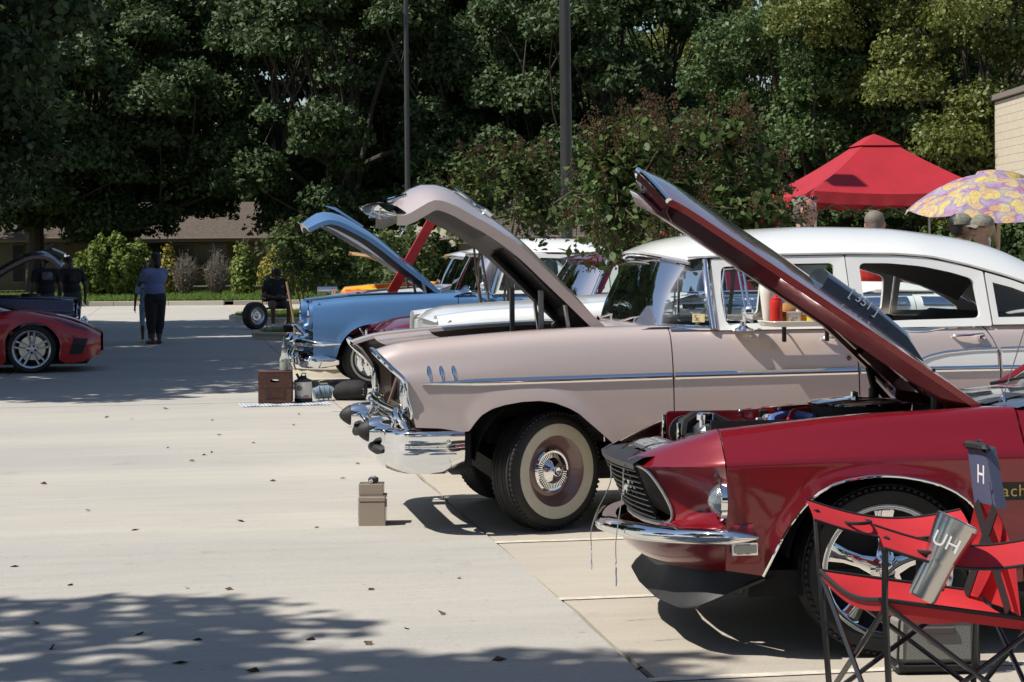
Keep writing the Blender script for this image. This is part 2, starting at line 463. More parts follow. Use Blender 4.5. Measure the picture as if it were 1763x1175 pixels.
# ---------------------------------------------------------------- ground
def concrete(name, c, c2):
    m = mat(name, c, 0.85)
    n = m.node_tree.nodes; l = m.node_tree.links; b = n['Principled BSDF']
    g = n.new('ShaderNodeNewGeometry')
    def noise(sc_, det, rough=.6, stretch=(1, 1, 1)):
        mp = n.new('ShaderNodeMapping'); mp.inputs['Scale'].default_value = stretch
        l.new(g.outputs['Position'], mp.inputs[0])
        z = n.new('ShaderNodeTexNoise'); z.inputs['Scale'].default_value = sc_; z.inputs['Detail'].default_value = det; z.inputs['Roughness'].default_value = rough
        l.new(mp.outputs[0], z.inputs['Vector']); return z.outputs['Fac']
    def rng_(s, a, b_, lo, hi):
        r = n.new('ShaderNodeMapRange'); r.inputs[1].default_value = a; r.inputs[2].default_value = b_; r.inputs[3].default_value = lo; r.inputs[4].default_value = hi
        l.new(s, r.inputs[0]); return r.outputs[0]
    mx = n.new('ShaderNodeMix'); mx.data_type = 'RGBA'; mx.inputs[6].default_value = (*c2, 1); mx.inputs[7].default_value = (*c, 1)
    l.new(rng_(noise(.55, 7, .62, (.35, 1, 1)), .32, .66, 0, 1), mx.inputs[0])
    # fine sand grain, broom streaks, dark spots
    def mul(colr, fac):
        k = n.new('ShaderNodeMix'); k.data_type = 'RGBA'; k.blend_type = 'MULTIPLY'; k.inputs[0].default_value = 1
        cr = n.new('ShaderNodeCombineColor')
        for i in range(3): l.new(fac, cr.inputs[i])
        l.new(colr, k.inputs[6]); l.new(cr.outputs[0], k.inputs[7]); return k.outputs[2]
    o = mul(mx.outputs[2], rng_(noise(85, 3, .7), .25, .75, .86, 1.08))
    o = mul(o, rng_(noise(7, 6, .7, (.12, 1, 1)), .3, .7, .92, 1.05))
    o = mul(o, rng_(noise(2.1, 5, .75), .60, .72, 1.0, .80))
    o = mul(o, rng_(noise(23, 2, .5), .68, .74, 1.0, .78))
    l.new(o, b.inputs['Base Color'])
    bp = n.new('ShaderNodeBump'); bp.inputs['Strength'].default_value = .35; bp.inputs['Distance'].default_value = .004
    l.new(noise(130, 4, .7, (.4, 1, 1)), bp.inputs['Height']); l.new(bp.outputs[0], b.inputs['Normal'])
    return m
CONC = concrete('concrete', (.47, .435, .375), (.37, .355, .325))
CONC2 = concrete('concrete_warm', (.49, .43, .345), (.41, .37, .31))
KERB = concrete('kerb_concrete', (.50, .45, .36), (.40, .36, .30))
JOINT = mat('joint_tar', (.09, .08, .07), .95, var=.5, vs=30)
GRASSB = mat('lawn_soil', (.055, .075, .022), .95, var=.5, vs=6, c2=(.10, .085, .045))
sh = MB(); sh.add([(-700, -500, -.05), (700, -500, -.05), (700, 900, -.05), (-700, 900, -.05)], [(0, 1, 2, 3)])
struct(sh.build('ground', GRASSB, ang=None))
pv = MB(); pv.add([(-40, -25, -.022), (45, -25, -.022), (45, 64.0, -.022), (-40, 64.0, -.022)], [(0, 1, 2, 3)])
pave = struct(pv.build('parking_lot', JOINT, ang=None))
XJ = [-40, -26, -14, -7.2, -2.05, 1.65, 7.6, 14, 28, 45]
YJ = [-25, -16, -7, 2.6, 11.72, 20.9, 30.2, 39.5, 48.8, 56.5, 64.0]
for i in range(len(XJ) - 1):
    for j in range(len(YJ) - 1):
        g = .005 if XJ[i] != 1.65 else .006; g2 = .005 if XJ[i + 1] != 1.65 else .006
        x0, x1, y0, y1 = XJ[i] + g, XJ[i + 1] - g2, YJ[j] + .004, YJ[j + 1] - .004
        dz = random.uniform(-.0012, .0012)
        if XJ[i] == -2.05 and j == 3: dz = .005
        s = MB()
        # slightly ragged slab rim
        nx = 24 if XJ[i] in (-2.05, 1.65) and 1 < j < 6 else 2
        ring_ = []
        for k in range(nx): ring_.append((x0 + (x1 - x0) * k / nx, y0 + (random.uniform(-.003, .006) if nx > 2 else 0)))
        for k in range(nx): ring_.append((x1 - (random.uniform(-.006, .014) if nx > 2 and k else 0), y0 + (y1 - y0) * k / nx))
        for k in range(nx): ring_.append((x1 - (x1 - x0) * k / nx, y1 - (random.uniform(-.003, .006) if nx > 2 else 0)))
        for k in range(nx): ring_.append((x0 + (random.uniform(-.006, .014) if nx > 2 and k else 0), y1 - (y1 - y0) * k / nx))
        n_ = len(ring_)
        s.add([(a, b, dz) for a, b in ring_] + [(a, b, -.021) for a, b in ring_], [tuple(range(n_))] + [(q, q + n_, (q + 1) % n_ + n_, (q + 1) % n_) for q in range(n_)])
        s.build('slab', CONC2 if XJ[i] >= 1.65 else CONC, pave, ang=None)
PAINT = mat('stall_paint', (.70, .66, .56), .8, var=.5, vs=14, c2=(.47, .42, .34), bump=.2)
for y in (6.9, 8.6, 10.36, 12.29, 14.1, 15.9, 17.7, 19.5, 21.3, 23.1):
    s = MB(); s.add([(1.52, y - .03, .0036), (6.9, y - .03, .0036), (6.9, y + .03, .0036), (1.52, y + .03, .0036)], [(0, 1, 2, 3)])
    s.build('stall_line', PAINT, pave, ang=None)
# far kerb, lawn and islands
def kerb_path(name, path, wdt=.15, hgt=.14, closed=False):
    """kerb of cast pieces, about 1.5 m each, rounded front edge."""
    root_ = None
    P = resample(path, max(3, int(np.sum(np.linalg.norm(np.diff(np.array(path), axis=0), axis=1)) / .25)))
    step = 7; k = 0
    for a in range(0, len(P) - 1, step):
        seg = P[a:a + step + 1]
        if len(seg) < 2: continue
        rows = []
        for i, p in enumerate(seg):
            i2 = a + i; t = P[min(i2 + 1, len(P) - 1)] - P[max(i2 - 1, 0)]; t = t / np.linalg.norm(t); nn = np.array([-t[1], t[0]])
            q = p + t * (.008 if i == 0 else (-.008 if i == len(seg) - 1 else 0))
            rows.append([(q[0] + nn[0] * o, q[1] + nn[1] * o, z) for o, z in ((0, -.03), (.012, hgt - .03), (.022, hgt - .01), (.045, hgt), (wdt - .01, hgt), (wdt, hgt - .01), (wdt, -.03))])
        m = MB(); m.grid(rows); m.add(rows[0], [tuple(range(7))]); m.add(rows[-1], [tuple(range(6, -1, -1))])
        if root_ is None:
            root_ = struct(m.build(name, KERB))
        else: m.build('kerb_piece', KERB, root_)
    return root_
kerb_path('kerb', [(26, 63.2), (14, 63.3), (1.95, 63.3)])
kerb_path('kerb', [(1.7, 63.4), (-2.6, 64.8), (-16, 66.2), (-30, 67.0)])
lw = MB(); lw.add([(-90, 66.8, .11), (-16, 66.3, .11), (-2.6, 64.93, .11), (1.75, 63.5, .11), (26, 63.3, .11), (90, 63.3, .11), (90, 160, .3), (-90, 160, .3)], [tuple(range(8))])
struct(lw.build('lawn', GRASSB, ang=None))
GRASS = leaf_mat('grass_blade', (.10, .19, .030), (.20, .27, .065), .6, .35, .2)
def grass(name, pts_fn, n, hgt, wid, label, parent=None):
    V = []; F = []
    for i in range(n):
        x, y, z = pts_fn(); h_ = hgt * random.uniform(.5, 1.3); a = random.uniform(0, 6.28); dx, dy = math.cos(a) * wid, math.sin(a) * wid; lx, ly = random.gauss(0, .35) * h_, random.gauss(0, .35) * h_
        k = len(V); V += [(x - dx, y - dy, z), (x + dx, y + dy, z), (x + lx, y + ly, z + h_)]; F.append((k, k + 1, k + 2))
    me = bpy.data.meshes.new(name); me.from_pydata(V, [], F); me.materials.append(GRASS)
    o = bpy.data.objects.new(name, me); col.objects.link(o)
    if parent: o.parent = parent; o['kind'] = 'stuff'
    else: tag(o, label, 'grass', kind='stuff')
    return o
def lawn_pt():
    while True:
        x = random.uniform(-9, 9) if random.random() < .6 else random.uniform(-9, 30); y = 64.6 + random.random() ** 2 * 22
        if y > 66.6 - max(0, min(1, (x + 14) / 16)) * 2.9 - 0.0: return x, y, .10
grass('grass', lawn_pt, 42000, .13, .022, 'green lawn grass along the far kerb below the shrubs')
def island(x0, x1, y0, y1, name, label_g):
    r = (y1 - y0) / 2; cy = (y0 + y1) / 2; path = [(x1, y0)] + [(x0 + r - r * math.sin(a), cy - r * math.cos(a)) for a in np.linspace(0, math.pi, 15)] + [(x1, y1)]
    path = list(reversed(path)); kerb_path('island_kerb', path)
    s = MB(); s.add([(p[0], p[1], .10) for p in path], [tuple(range(len(path)))]); struct(s.build('island_soil', GRASSB, ang=None))
    def f():
        while True:
            x = x0 + random.random() ** 1.3 * (x1 - x0); y = random.uniform(y0 + .15, y1 - .15)
            if x > x0 + r or (x - x0 - r) ** 2 + (y - cy) ** 2 < (r - .17) ** 2: return x, y, .10
    grass('grass', f, int(2600 * (x1 - x0) * (y1 - y0) / 6), .10, .008, label_g)
island(1.45, 7.0, 36.1, 37.9, 'a', 'grass on the kerbed island in front of the seated man')
island(1.50, 7.0, 24.75, 26.3, 'b', 'grass on the kerbed island beside the blue car')
island(1.35, 8.5, 43.6, 52.0, 'c', 'grass on the wide kerbed island behind the seated man')
# ---------------------------------------------------------------- shared car pieces
def hood_sheet(prof, hw, crown, root, mats, name='hood', depth=0.05, ns=40, nv=21, inner=None, tip=None, power=2.0, nose_in=0.0, under=True):
    """raised bonnet: prof = near-edge line (x,z) from hinge to nose, hw = half width along it, crown = rise of the middle."""
    P = np.array(crom(prof, 8)); P = resample(P, ns); T = np.gradient(P, axis=0); T /= np.linalg.norm(T, axis=1)[:, None]
    Nn = np.stack([T[:, 1], -T[:, 0]], 1)
    if Nn[ns // 3, 1] < 0: Nn = -Nn
    top = []; inn = []
    for i in range(ns):
        u = i / (ns - 1); a = []; b = []
        for j in range(nv):
            v = -1 + 2 * j / (nv - 1)
            h_ = hw(u) if callable(hw) else hw
            c = (crown(u) if callable(crown) else crown) * (1 - abs(v) ** power)
            ex = (tip or 0) * (1 - v * v) * max(0, (u - .75) / .25) ** 1.5
            p = P[i] + Nn[i] * c + T[i] * ex
            a.append((p[0], v * h_, p[1]))
            q = P[i] + Nn[i] * (c * .9 - .018 - (depth - .018) * (1 if 0.10 < abs(v) < 0.2 or abs(v) > .72 or u < .08 or u > .9 or abs(u - .5) < .05 else 0.25)) + T[i] * ex * .97
            b.append((q[0], v * h_ * .985, q[1]))
        top.append(a); inn.append(b)
    m = MB(); m.grid(top)
    # turned-down edges
    def edge(E, I): m.grid([E, I])
    edge([r[0] for r in top], [(r2[0][0], r[0][1], r2[0][2]) for r, r2 in zip(top, inn)])
    edge([r[-1] for r in top], [(r2[-1][0], r[-1][1], r2[-1][2]) for r, r2 in zip(top, inn)])
    edge(top[0], inn[0]); edge(top[-1], inn[-1])
    o = m.build(name, mats[0], root, ang=40)
    if under: MB().grid(inn).build('underside', mats[1], o, ang=30)
    return o, P, Nn, T, top

def dish_lamp(root, c, r, loop3, rim, lensmat=None, name='headlight'):
    """headlight: lens (with reflector bowl) seated in a bezel opening."""
    m = MB(); n = len(loop3)
    circ = [(c[0], c[1] + r * math.cos(a), c[2] + r * math.sin(a)) for a in [2 * math.pi * q / n for q in range(n)]]
    # start circle at the point closest to loop start
    k = min(range(n), key=lambda q: (Vector(circ[q]) - Vector((c[0], loop3[0][1], loop3[0][2]))).length)
    circ = circ[k:] + circ[:k]
    if (Vector(circ[1]) - Vector((c[0], loop3[1][1], loop3[1][2]))).length > (Vector(circ[-1]) - Vector((c[0], loop3[1][1], loop3[1][2]))).length:
        circ = [circ[0]] + circ[:0:-1]
    mid = [tuple((Vector(a) * .35 + Vector(b) * .65)) for a, b in zip(loop3, circ)]
    o = m.grid([loop3, mid, circ], cv=True).build(name, rim, root)
    l = MB(); rows = []
    for i in range(7):
        a = i / 6 * R(62); rows.append([(c[0] - .045 * (math.cos(a) - math.cos(R(62))) / .53, c[1] + r * math.sin(a) / math.sin(R(62)) * math.cos(q), c[2] + r * math.sin(a) / math.sin(R(62)) * math.sin(q)) for q in [2 * math.pi * k / 24 for k in range(24)]])
    l.grid(rows, cv=True).build('lens', lensmat or LENS, o)
    MB().lathe([(r * 1.07, -.012), (r * 1.07, -.03), (r * .97, -.034), (r * .95, -.01)], c, 'x', 28).build('retaining_ring', CHROME, o)
    return o

# ---------------------------------------------------------------- dusty-rose and white sedan
def build_rose_sedan():
    root = thing('vintage_sedan', 'dusty rose sedan with white roof, whitewall tyre and raised hood, a tray on its door', 'car', (2.0, 11.5, 0))
    PINK = paint('dusty_rose_paint', (0.61, 0.505, 0.47), metal=0.25, rough=0.36)
    PINKD = paint('dusty_rose_wheel', (0.20, 0.115, 0.105), metal=0.2, rough=0.4)
    CREAM = paint('cream_white_paint', (0.80, 0.80, 0.77), rough=0.4)
    SEAT = mat('seat_cloth', (0.10, 0.12, 0.14), 0.8, var=.3)
    HEADL = mat('headliner', (0.16, 0.16, 0.16), 0.9)
    xs = [-.95, -.78, -.45, -.1, .3, .66, 1.2, 1.75, 2.3, 2.7, 3.2, 4.15]
    zt = [.975, 1.022, 1.052, 1.074, 1.088, 1.090, 1.088, 1.088, 1.088, 1.085, 1.085, 1.10]
    ws = [.972, .985, .995, 1, 1, 1, 1, 1, 1, 1, .995, .96]
    rows = []
    for x, z, k in zip(xs, zt, ws):
        rows.append([(.585 * k, z - .004), (.69 * k, z + .003), (.775 * k, z - .006), (.838 * k, z - .045), (.876 * k, z - .13), (.902 * k, .825), (.912 * k, .67), (.907 * k, .47), (.872 * k, .255)])
    S = Surf(xs, rows)
    front = lambda z: float(np.interp(min(z, .98), [.55, .598, .742, .79, .834, .87, .93, .976], [-.72, -.735, -.769, -.772, -.786, -.82, -.88, -.925]))
    fb = [(-.73, .585), (-.60, .578), (-.50, .558), (-.455, .560), (-.42, .60), (-.379, .642), (-.32, .675), (-.254, .694), (-.16, .709), (-.067, .712), (.01, .70), (.09, .668), (.14, .638), (.184, .598), (.25, .54), (.309, .487), (.38, .41), (.435, .33), (.47, .265), (.655, .262)]
    rearx = lambda z: float(np.interp(z, [.26, .5, .7, .83, .92, 1.0, 1.07], [2.37, 2.42, 2.50, 2.512, 2.512, 2.48, 2.44]))
    rearx2 = lambda z: rearx(z) + .008
    for sg in (-1, 1):
        S.panel(sg, fb, front, .657, nu=96, nv=34, flare=.014, lip=.035, pw=1.15).build('fender', PINK, root)
        S.panel(sg, [(.664, .262), (1.695, .262)], .664, 1.695, top=1.082, nu=30, nv=26).build('front_door', PINK, root)
        S.panel(sg, [(1.703, .262), (2.37, .262)], 1.703, rearx, top=1.082, nu=30, nv=26).build('rear_door', PINK, root)
        S.panel(sg, [(2.378, .262), (2.40, .31), (2.44, .45), (2.53, .57), (2.65, .63), (2.77, .645), (2.9, .62), (3.02, .54), (3.1, .42), (3.14, .31), (3.3, .30), (4.1, .36)], rearx2, 4.1, top=None, nu=60, nv=26, flare=.008).build('rear_quarter', PINK, root)
        # white wedge and mouldings
        S.patch(sg, [(2.00, .862), (2.08, .895), (2.2, .92), (2.35, .932), (2.500, .934)], [(2.00, .838), (2.2, .838), (2.500, .838)]).build('white_insert', CREAM, root)
        S.patch(sg, [(2.524, .934), (4.0, .955)], [(2.524, .838), (4.0, .80)]).build('white_insert', CREAM, root)
        tp = lambda u: .012 + .034 * min(1, u * 5)
        S.trim(sg, [(-.70, .812), (.652, .828)], lambda u: .010 + .030 * min(1, u * 4.5), .011, n=30).build('side_moulding', CHROME, root)
        S.trim(sg, [(.668, .828), (1.691, .835)], .040, .011, n=16).build('side_moulding', CHROME, root)
        S.trim(sg, [(1.707, .835), (2.505, .836)], .034, .011, n=12).build('side_moulding', CHROME, root)
        S.trim(sg, [(1.98, .845), (2.03, .875), (2.1, .905), (2.2, .925), (2.35, .937), (2.503, .94)], .022, .011, n=20).build('side_moulding', CHROME, root)
        S.trim(sg, [(2.522, .94), (4.0, .96)], .022, .011, n=8).build('side_moulding', CHROME, root)
        S.trim(sg, [(2.522, .836), (4.0, .80)], .034, .011, n=8).build('side_moulding', CHROME, root)
        # belt moulding
        belt = [(.668, 1.072), (1.2, 1.072), (1.69, 1.070)]
        S.trim(sg, belt, .022, .010, n=14).build('belt_moulding', CHROME, root)
        S.trim(sg, [(1.707, 1.070), (1.9, 1.066), (2.02, 1.050), (2.10, 1.048), (2.2, 1.062), (2.435, 1.070)], .022, .010, n=20).build('belt_moulding', CHROME, root)
        # three louvre marks
        for k in range(3):
            x = -.655 + k * .065; m = MB(); P = []
            pa = np.array(S.pt(x - .004, .905)); pb = np.array(S.pt(x + .004, .835))
            m.tube([(p[0], sg * (p[1] + .002), p[2]) for p in (pa, pa * .75 + pb * .25, pa * .5 + pb * .5, pa * .25 + pb * .75, pb)], [.006, .0125, .013, .0125, .006], 12, flat=.45, up=(0, sg, 0)); m.build('fender_louvre', CHROME, root)
        # door handles and lock
        for hx in (1.50, 2.25):
            m = MB(); a = S.pt(hx, 1.005, .022); b = S.pt(hx + .17, 1.012, .03)
            m.tube([(a[0], sg * (a[1] - .02), a[2]), (a[0] + .02, sg * a[1], a[2]), (a[0] + .09, sg * (a[1] + .008), a[2] + .003), (b[0], sg * b[1], b[2])], [.006, .010, .011, .008], 10)
            q = S.pt(hx + .165, 1.005, 0); m.lathe([(.026, 0), (.024, .02), (.016, .03), (0, .032)], (q[0], sg * q[1], q[2]), 'y', 18) if sg > 0 else m.lathe([(.026, 0), (.024, -.02), (.016, -.03), (0, -.032)], (q[0], sg * q[1], q[2]), 'y', 18)
            m.build('door_handle', CHROME, root)
        q = S.pt(1.645, .905, 0); MB().lathe([(.016, 0), (.014, sg * .008), (0, sg * .009)], (q[0], sg * q[1], q[2]), 'y', 16).build('door_lock', CHROME, root)
        # headlight opening
        L = [(-.925, .66, .985), (-.928, .74, .982), (-.90, .855, .945), (-.845, .89, .89), (-.79, .897, .838), (-.775, .90, .79), (-.770, .902, .742), (-.75, .90, .665), (-.745, .875, .63), (-.745, .70, .62), (-.755, .63, .66), (-.775, .61, .74), (-.80, .60, .84), (-.86, .61, .93)]
        L3 = [tuple(p) for p in resample([*L, L[0]], 41)[:-1]]; L3 = [(p[0], sg * p[1], p[2]) for p in L3]
        dish_lamp(root, (-.755, sg * .757, .738), .088, L3, BLACK)
        m = MB(); path = crom([(p[0] - .004, sg * (p[1] + .003), p[2] + .002) for p in [L[13], L[0], L[1], L[2], L[3], L[4], L[5], L[6], L[7], L[8]]], 5)
        N = len(path); m.tube(path, [.006 + .014 * min(1, 4 * i / N) * (1 if i < N * .55 else max(.45, 1 - (i / N - .55) * 3)) for i in range(N)], 10, flat=.7)
        m.build('headlight_bezel', CHROME, root)
        # bumper bullet
        y0 = sg * .55; m = MB()
        m.lathe([(.072, -.70), (.080, -.80), (.078, -.87), (.070, -.92), (.0600, -.948)], (0, y0, .545), 'x', 32)
        o = m.build('bumper_bullet', CHROME, root)
        MB().lathe([(.0605, -.946), (.0605, -.950), (.053, -.966), (.036, -.990), (.017, -1.008), (0, -1.014)], (0, y0, .545), 'x', 28).build('rubber_tip', RUBBER, o)
        # bumper guard bar under the bullet, chrome wing beside the grille
        MB().tube(crom([(-.75, sg * .60, .645), (-.79, sg * .66, .66), (-.80, sg * .73, .635), (-.775, sg * .785, .60), (-.75, sg * .80, .565)], 6), .034, 12, flat=.55).build('bumper_wing', CHROME, root)
        m = MB(); m.tube([(-.905, sg * .42, .45), (-.918, sg * .48, .452), (-.905, sg * .62, .448), (-.88, sg * .68, .444)], [.012, .026, .026, .012], 12); m.build('bumper_pad', RUBBER, root)
        # bumper side slot ornament and bolt
        m = MB(); m.tube([(-.80, sg * .866, .440), (-.77, sg * .886, .442), (-.62, sg * .921, .444), (-.52, sg * .924, .444)], [.004, .011, .011, .006], 10, flat=.9); m.build('bumper_ornament', CHROME, root)
        MB().ball((-.56, sg * .934, .505), .011, 8).build('bumper_bolt', CHROME, root)
    # bumper
    m = MB(); plan = crom([(-.905, 0), (-.905, -.3), (-.898, -.55), (-.868, -.74), (-.80, -.865), (-.70, -.915), (-.58, -.928), (-.475, -.925)], 6)
    full = [(p[0], p[1]) for p in reversed(plan)] + [(p[0], -p[1]) for p in plan[1:]]
    rowsb = []; n = len(full)
    for i, (x, y) in enumerate(full):
        a = full[max(i - 1, 0)]; b = full[min(i + 1, n - 1)]; t = np.array([b[0] - a[0], b[1] - a[1]]); t /= np.linalg.norm(t); nn = np.array([t[1], -t[0]])
        if nn[0] > 0.2 or nn[1] * y < -0.1: nn = -nn
        e = min(1, min(i, n - 1 - i) / 6); r = []
        for (o, z) in [(-.06, .548), (-.022, .564), (-.004, .560), (.003, .545), (.0, .528), (-.004, .512), (.0, .48), (-.001, .43), (-.010, .385), (-.030, .35), (-.06, .335)]:
            zz = z if z > .5 else .5 + (z - .5) * (.72 + .28 * e)
            r.append((x + nn[0] * o, y + nn[1] * o, zz))
        rowsb.append(r)
    m.grid(rowsb); m.build('front_bumper', CHROME, root, ang=60)
    # grille
    m = MB()
    for k in range(42):
        y = -.62 + 1.24 * k / 41; m.box((-.735 - .03 * (1 - (y / .62) ** 2), y, .60), (.012, .004, .15))
    for k in range(8):
        m.tube([(-.74 - .03 * (1 - (y / .62) ** 2), y, .53 + .02 * k) for y in np.linspace(-.62, .62, 15)], .0028, 5)
    m.build('grille_mesh', mat('grille_gold', (.62, .58, .45), .3, 1.0), root)
    MB().tube([(-.775, -.6, .60), (-.80, -.3, .60), (-.81, 0, .60), (-.80, .3, .60), (-.775, .6, .60)], .020, 12, flat=.8).build('grille_bar', CHROME, root)
    MB().tube([(-.80, -.66, .655), (-.835, -.3, .665), (-.845, 0, .668), (-.835, .3, .665), (-.80, .66, .655)], .018, 12).build('grille_header', CHROME, root)
    MB().box((-.66, 0, .60), (.01, 1.2, .34)).build('radiator', BLACK, root)
    b = MB(); b.box((-.74, -.02, .76), (.02, .05, .24), .004, rot=Matrix.Rotation(R(20), 3, 'Y')); b.lathe([(.035, -.012), (.035, .012), (0, .013)], (-.775, -.02, .685), 'y', 16); b.build('hood_latch', PINKD, root)
    MB().box((-.70, 0, .90), (.10, 1.16, .02), .006).build('radiator_support', BLACK, root)
    # raised bonnet
    prof = [(.385, 1.066), (.30, 1.145), (.23, 1.213), (.069, 1.368), (-.091, 1.518), (-.25, 1.635), (-.36, 1.697), (-.45, 1.748), (-.536, 1.782), (-.59, 1.783), (-.66, 1.746), (-.733, 1.706), (-.78, 1.705)]
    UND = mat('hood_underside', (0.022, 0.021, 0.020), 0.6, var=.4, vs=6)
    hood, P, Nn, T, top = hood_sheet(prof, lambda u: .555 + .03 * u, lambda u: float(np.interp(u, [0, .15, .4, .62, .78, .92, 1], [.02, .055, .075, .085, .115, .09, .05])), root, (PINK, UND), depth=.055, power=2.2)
    ns = len(P)
    for sg in (-1, 1):    # rockets
        i0 = int(ns * .76); i1 = int(ns * .60); pts = []
        for i in range(i1, i0 + 1):
            p = P[i] + Nn[i] * (.072 + .03 * (i - i1) / (i0 - i1)); pts.append((p[0], sg * .27, p[1]))
        k = len(pts); MB().tube(pts, [.006 + .016 * math.sin(math.pi * min(1, .35 + .65 * (1 - q / (k - 1))) ** 1) * .8 + (.010 if q < 2 else 0) for q in range(k)], 10, flat=.8).build('hood_rocket', CHROME, hood)
        p = P[i1] + Nn[i1] * .075; MB().box((p[0], sg * .27, p[1]), (.06, .05, .035), .008, rot=Matrix.Rotation(R(40), 3, 'Y')).build('rocket_base', CHROME, hood)
    i = int(ns * .90); p = P[i] + Nn[i] * .10
    MB().tube([(p[0] + .03, -.26, p[1] + .005), (p[0] - .035, 0, p[1] - .02), (p[0] + .03, .26, p[1] + .005)], [.006, .014, .006], 10).build('hood_emblem', CHROME, hood)
    # chrome lip carried on the bonnet nose
    m = MB(); rr = []
    for y in np.linspace(-.56, .56, 19):
        q = (y / .56) ** 2; cx, cz = -.765 + .03 * q - .075, 1.742 - .0 * q
        rr.append([(cx + .08, y, cz - .022), (cx + .03, y, cz + .012), (cx - .045, y, cz + .034), (cx - .072, y, cz + .034), (cx - .070, y, cz + .018), (cx - .03, y, cz - .012), (cx + .06, y, cz - .045)])
    m.grid(rr); m.build('hood_lip', CHROME, hood, ang=50)
    m = MB(); m.tube([(-.90, -.50, 1.755), (-.925, -.50, 1.695), (-.87, -.50, 1.693), (-.865, -.50, 1.745)], .006, 6); m.build('latch_bracket', STEEL, hood)
    MB().tube([(-.66, -.1, 1.70), (-.70, -.1, 1.63), (-.715, -.1, 1.60)], [.006, .010, .005], 8).build('latch_pin', CHROME, hood)
    for y in (-.42, .42): MB().box((.11, y, 1.27), (.62, .05, .03), .006, rot=Matrix.Rotation(R(44.5), 3, 'Y')).build('hood_brace', UND, hood)
    for y in (-.48, .48):
        MB().box((.02, y, 1.15), (.030, .022, .28), .004).build('hinge_arm', mat('hinge_grey', (.22, .23, .22), .5, .6), root)
        MB().box((.17, y, 1.10), (.022, .03, .22), .004, rot=Matrix.Rotation(R(-8), 3, 'Y')).build('hinge_arm', STEEL, root)
        MB().box((.30, y, 1.09), (.026, .03, .13), .004, rot=Matrix.Rotation(R(42), 3, 'Y')).build('hinge_arm', CHROME, root)
    rr = [[(x, v * .59, float(np.interp(x, [-.88, -.78, -.45, -.1], [.985, 1.012, 1.040, 1.06])) - .022 * (1 - v ** 4)) for v in np.linspace(-1, 1, 15)] for x in (-.80, -.72, -.62, -.52, -.47)]
    MB().grid(rr).build('front_panel', PINK, root)
    # engine bay
    m = MB(); m.box((-.15, 0, .62), (1.05, 1.12, .02)); m.box((.44, 0, .82), (.02, 1.2, .48)); m.box((-.15, -.575, .80), (1.1, .015, .38)); m.box((-.15, .575, .80), (1.1, .015, .38)); m.build('engine_bay', DARK, root)
    m = MB(); m.box((-.05, 0, .80), (.55, .34, .30), .03); m.box((-.05, -.26, .84), (.5, .13, .09), .02); m.box((-.05, .26, .84), (.5, .13, .09), .02); m.build('engine', mat('engine_paint', (.30, .08, .03), .5), root)
    MB().lathe([(.0, 1.01), (.15, 1.01), (.165, .99), (.165, .95), (.1, .93)], (0, 0, 0), 'z', 28).build('air_cleaner', BLACK, root)
    MB().box((.36, .35, 1.03), (.10, .3, .10), .02).build('heater_box', BLACK, root)
    # underbody, arches, axle
    m = MB(); m.box((1.85, 0, .30), (4.2, 1.1, .10)); m.box((1.45, 0, .34), (1.6, 1.60, .06)); m.build('chassis', DARK, root)
    for sg in (-1, 1):
        m = MB(); m.lathe([(.42, .50), (.42, .89)], (0, 0, .34), 'y', 20, a0=R(8), a1=R(172)); m.xf(Matrix.Scale(1, 4) if sg > 0 else Matrix.Scale(-1, 4, (0, 1, 0))); m.build('wheel_housing', DARK, root)
        m = MB(); m.lathe([(.40, .50), (.40, .88)], (2.75, 0, .34), 'y', 20, a0=R(8), a1=R(172)); m.xf(Matrix.Scale(1, 4) if sg > 0 else Matrix.Scale(-1, 4, (0, 1, 0))); m.build('wheel_housing', DARK, root)
    for sg in (-1, 1): MB().box((-.49, sg * .64, .45), (.12, .44, .20), .01).build('splash_apron', DARK, root)
    MB().tube([(0, -.6, .30), (0, .6, .30)], .035, 8).build('front_axle', DARK, root)
    for sg in (-1, 1):
        wheel(root, 0, sg * .70, .322, .185, sg, 'white', R(29), rimr=.186, rimmat=PINKD)
        wheel(root, 2.75, sg * .70, .322, .185, sg, 'white', 0, rimr=.186, rimmat=PINKD)
    # inner door lining and floor
    m = MB()
    for sg in (-1, 1): m.box((1.60, sg * .80, .70), (1.9, .02, .70), .004)
    m.box((1.7, 0, .42), (2.3, 1.6, .02)); m.build('cabin_lining', SEAT, root)
    # cowl
    rr = []
    for y in np.linspace(-.80, .80, 25):
        a = abs(y) / .80; rr.append([(.40 + .05 * a, y, 1.075 - .012 * a * a), (.44 + .13 * a ** 2, y, 1.098 - .012 * a * a), (.57 + .31 * a ** 3, y, 1.108 - .018 * a * a), (.62 + .32 * a ** 3, y, 1.09)])
    MB().grid(rr).build('cowl', PINK, root)
    # greenhouse
    G = lambda x, z: .835 - (z - 1.08) * .40 - .012 * ((x - 1.6) / 1.0) ** 2 * (z - 1.05)
    fo = [(.925, 1.066), (.925, 1.30), (.935, 1.452), (1.30, 1.462), (1.695, 1.464), (1.695, 1.066)]
    fi = [(.975, 1.100), (.965, 1.26), (.985, 1.408), (1.30, 1.420), (1.628, 1.422), (1.628, 1.100)]
    fi = rounded(fi, .03); fo = rounded(fo, .012)
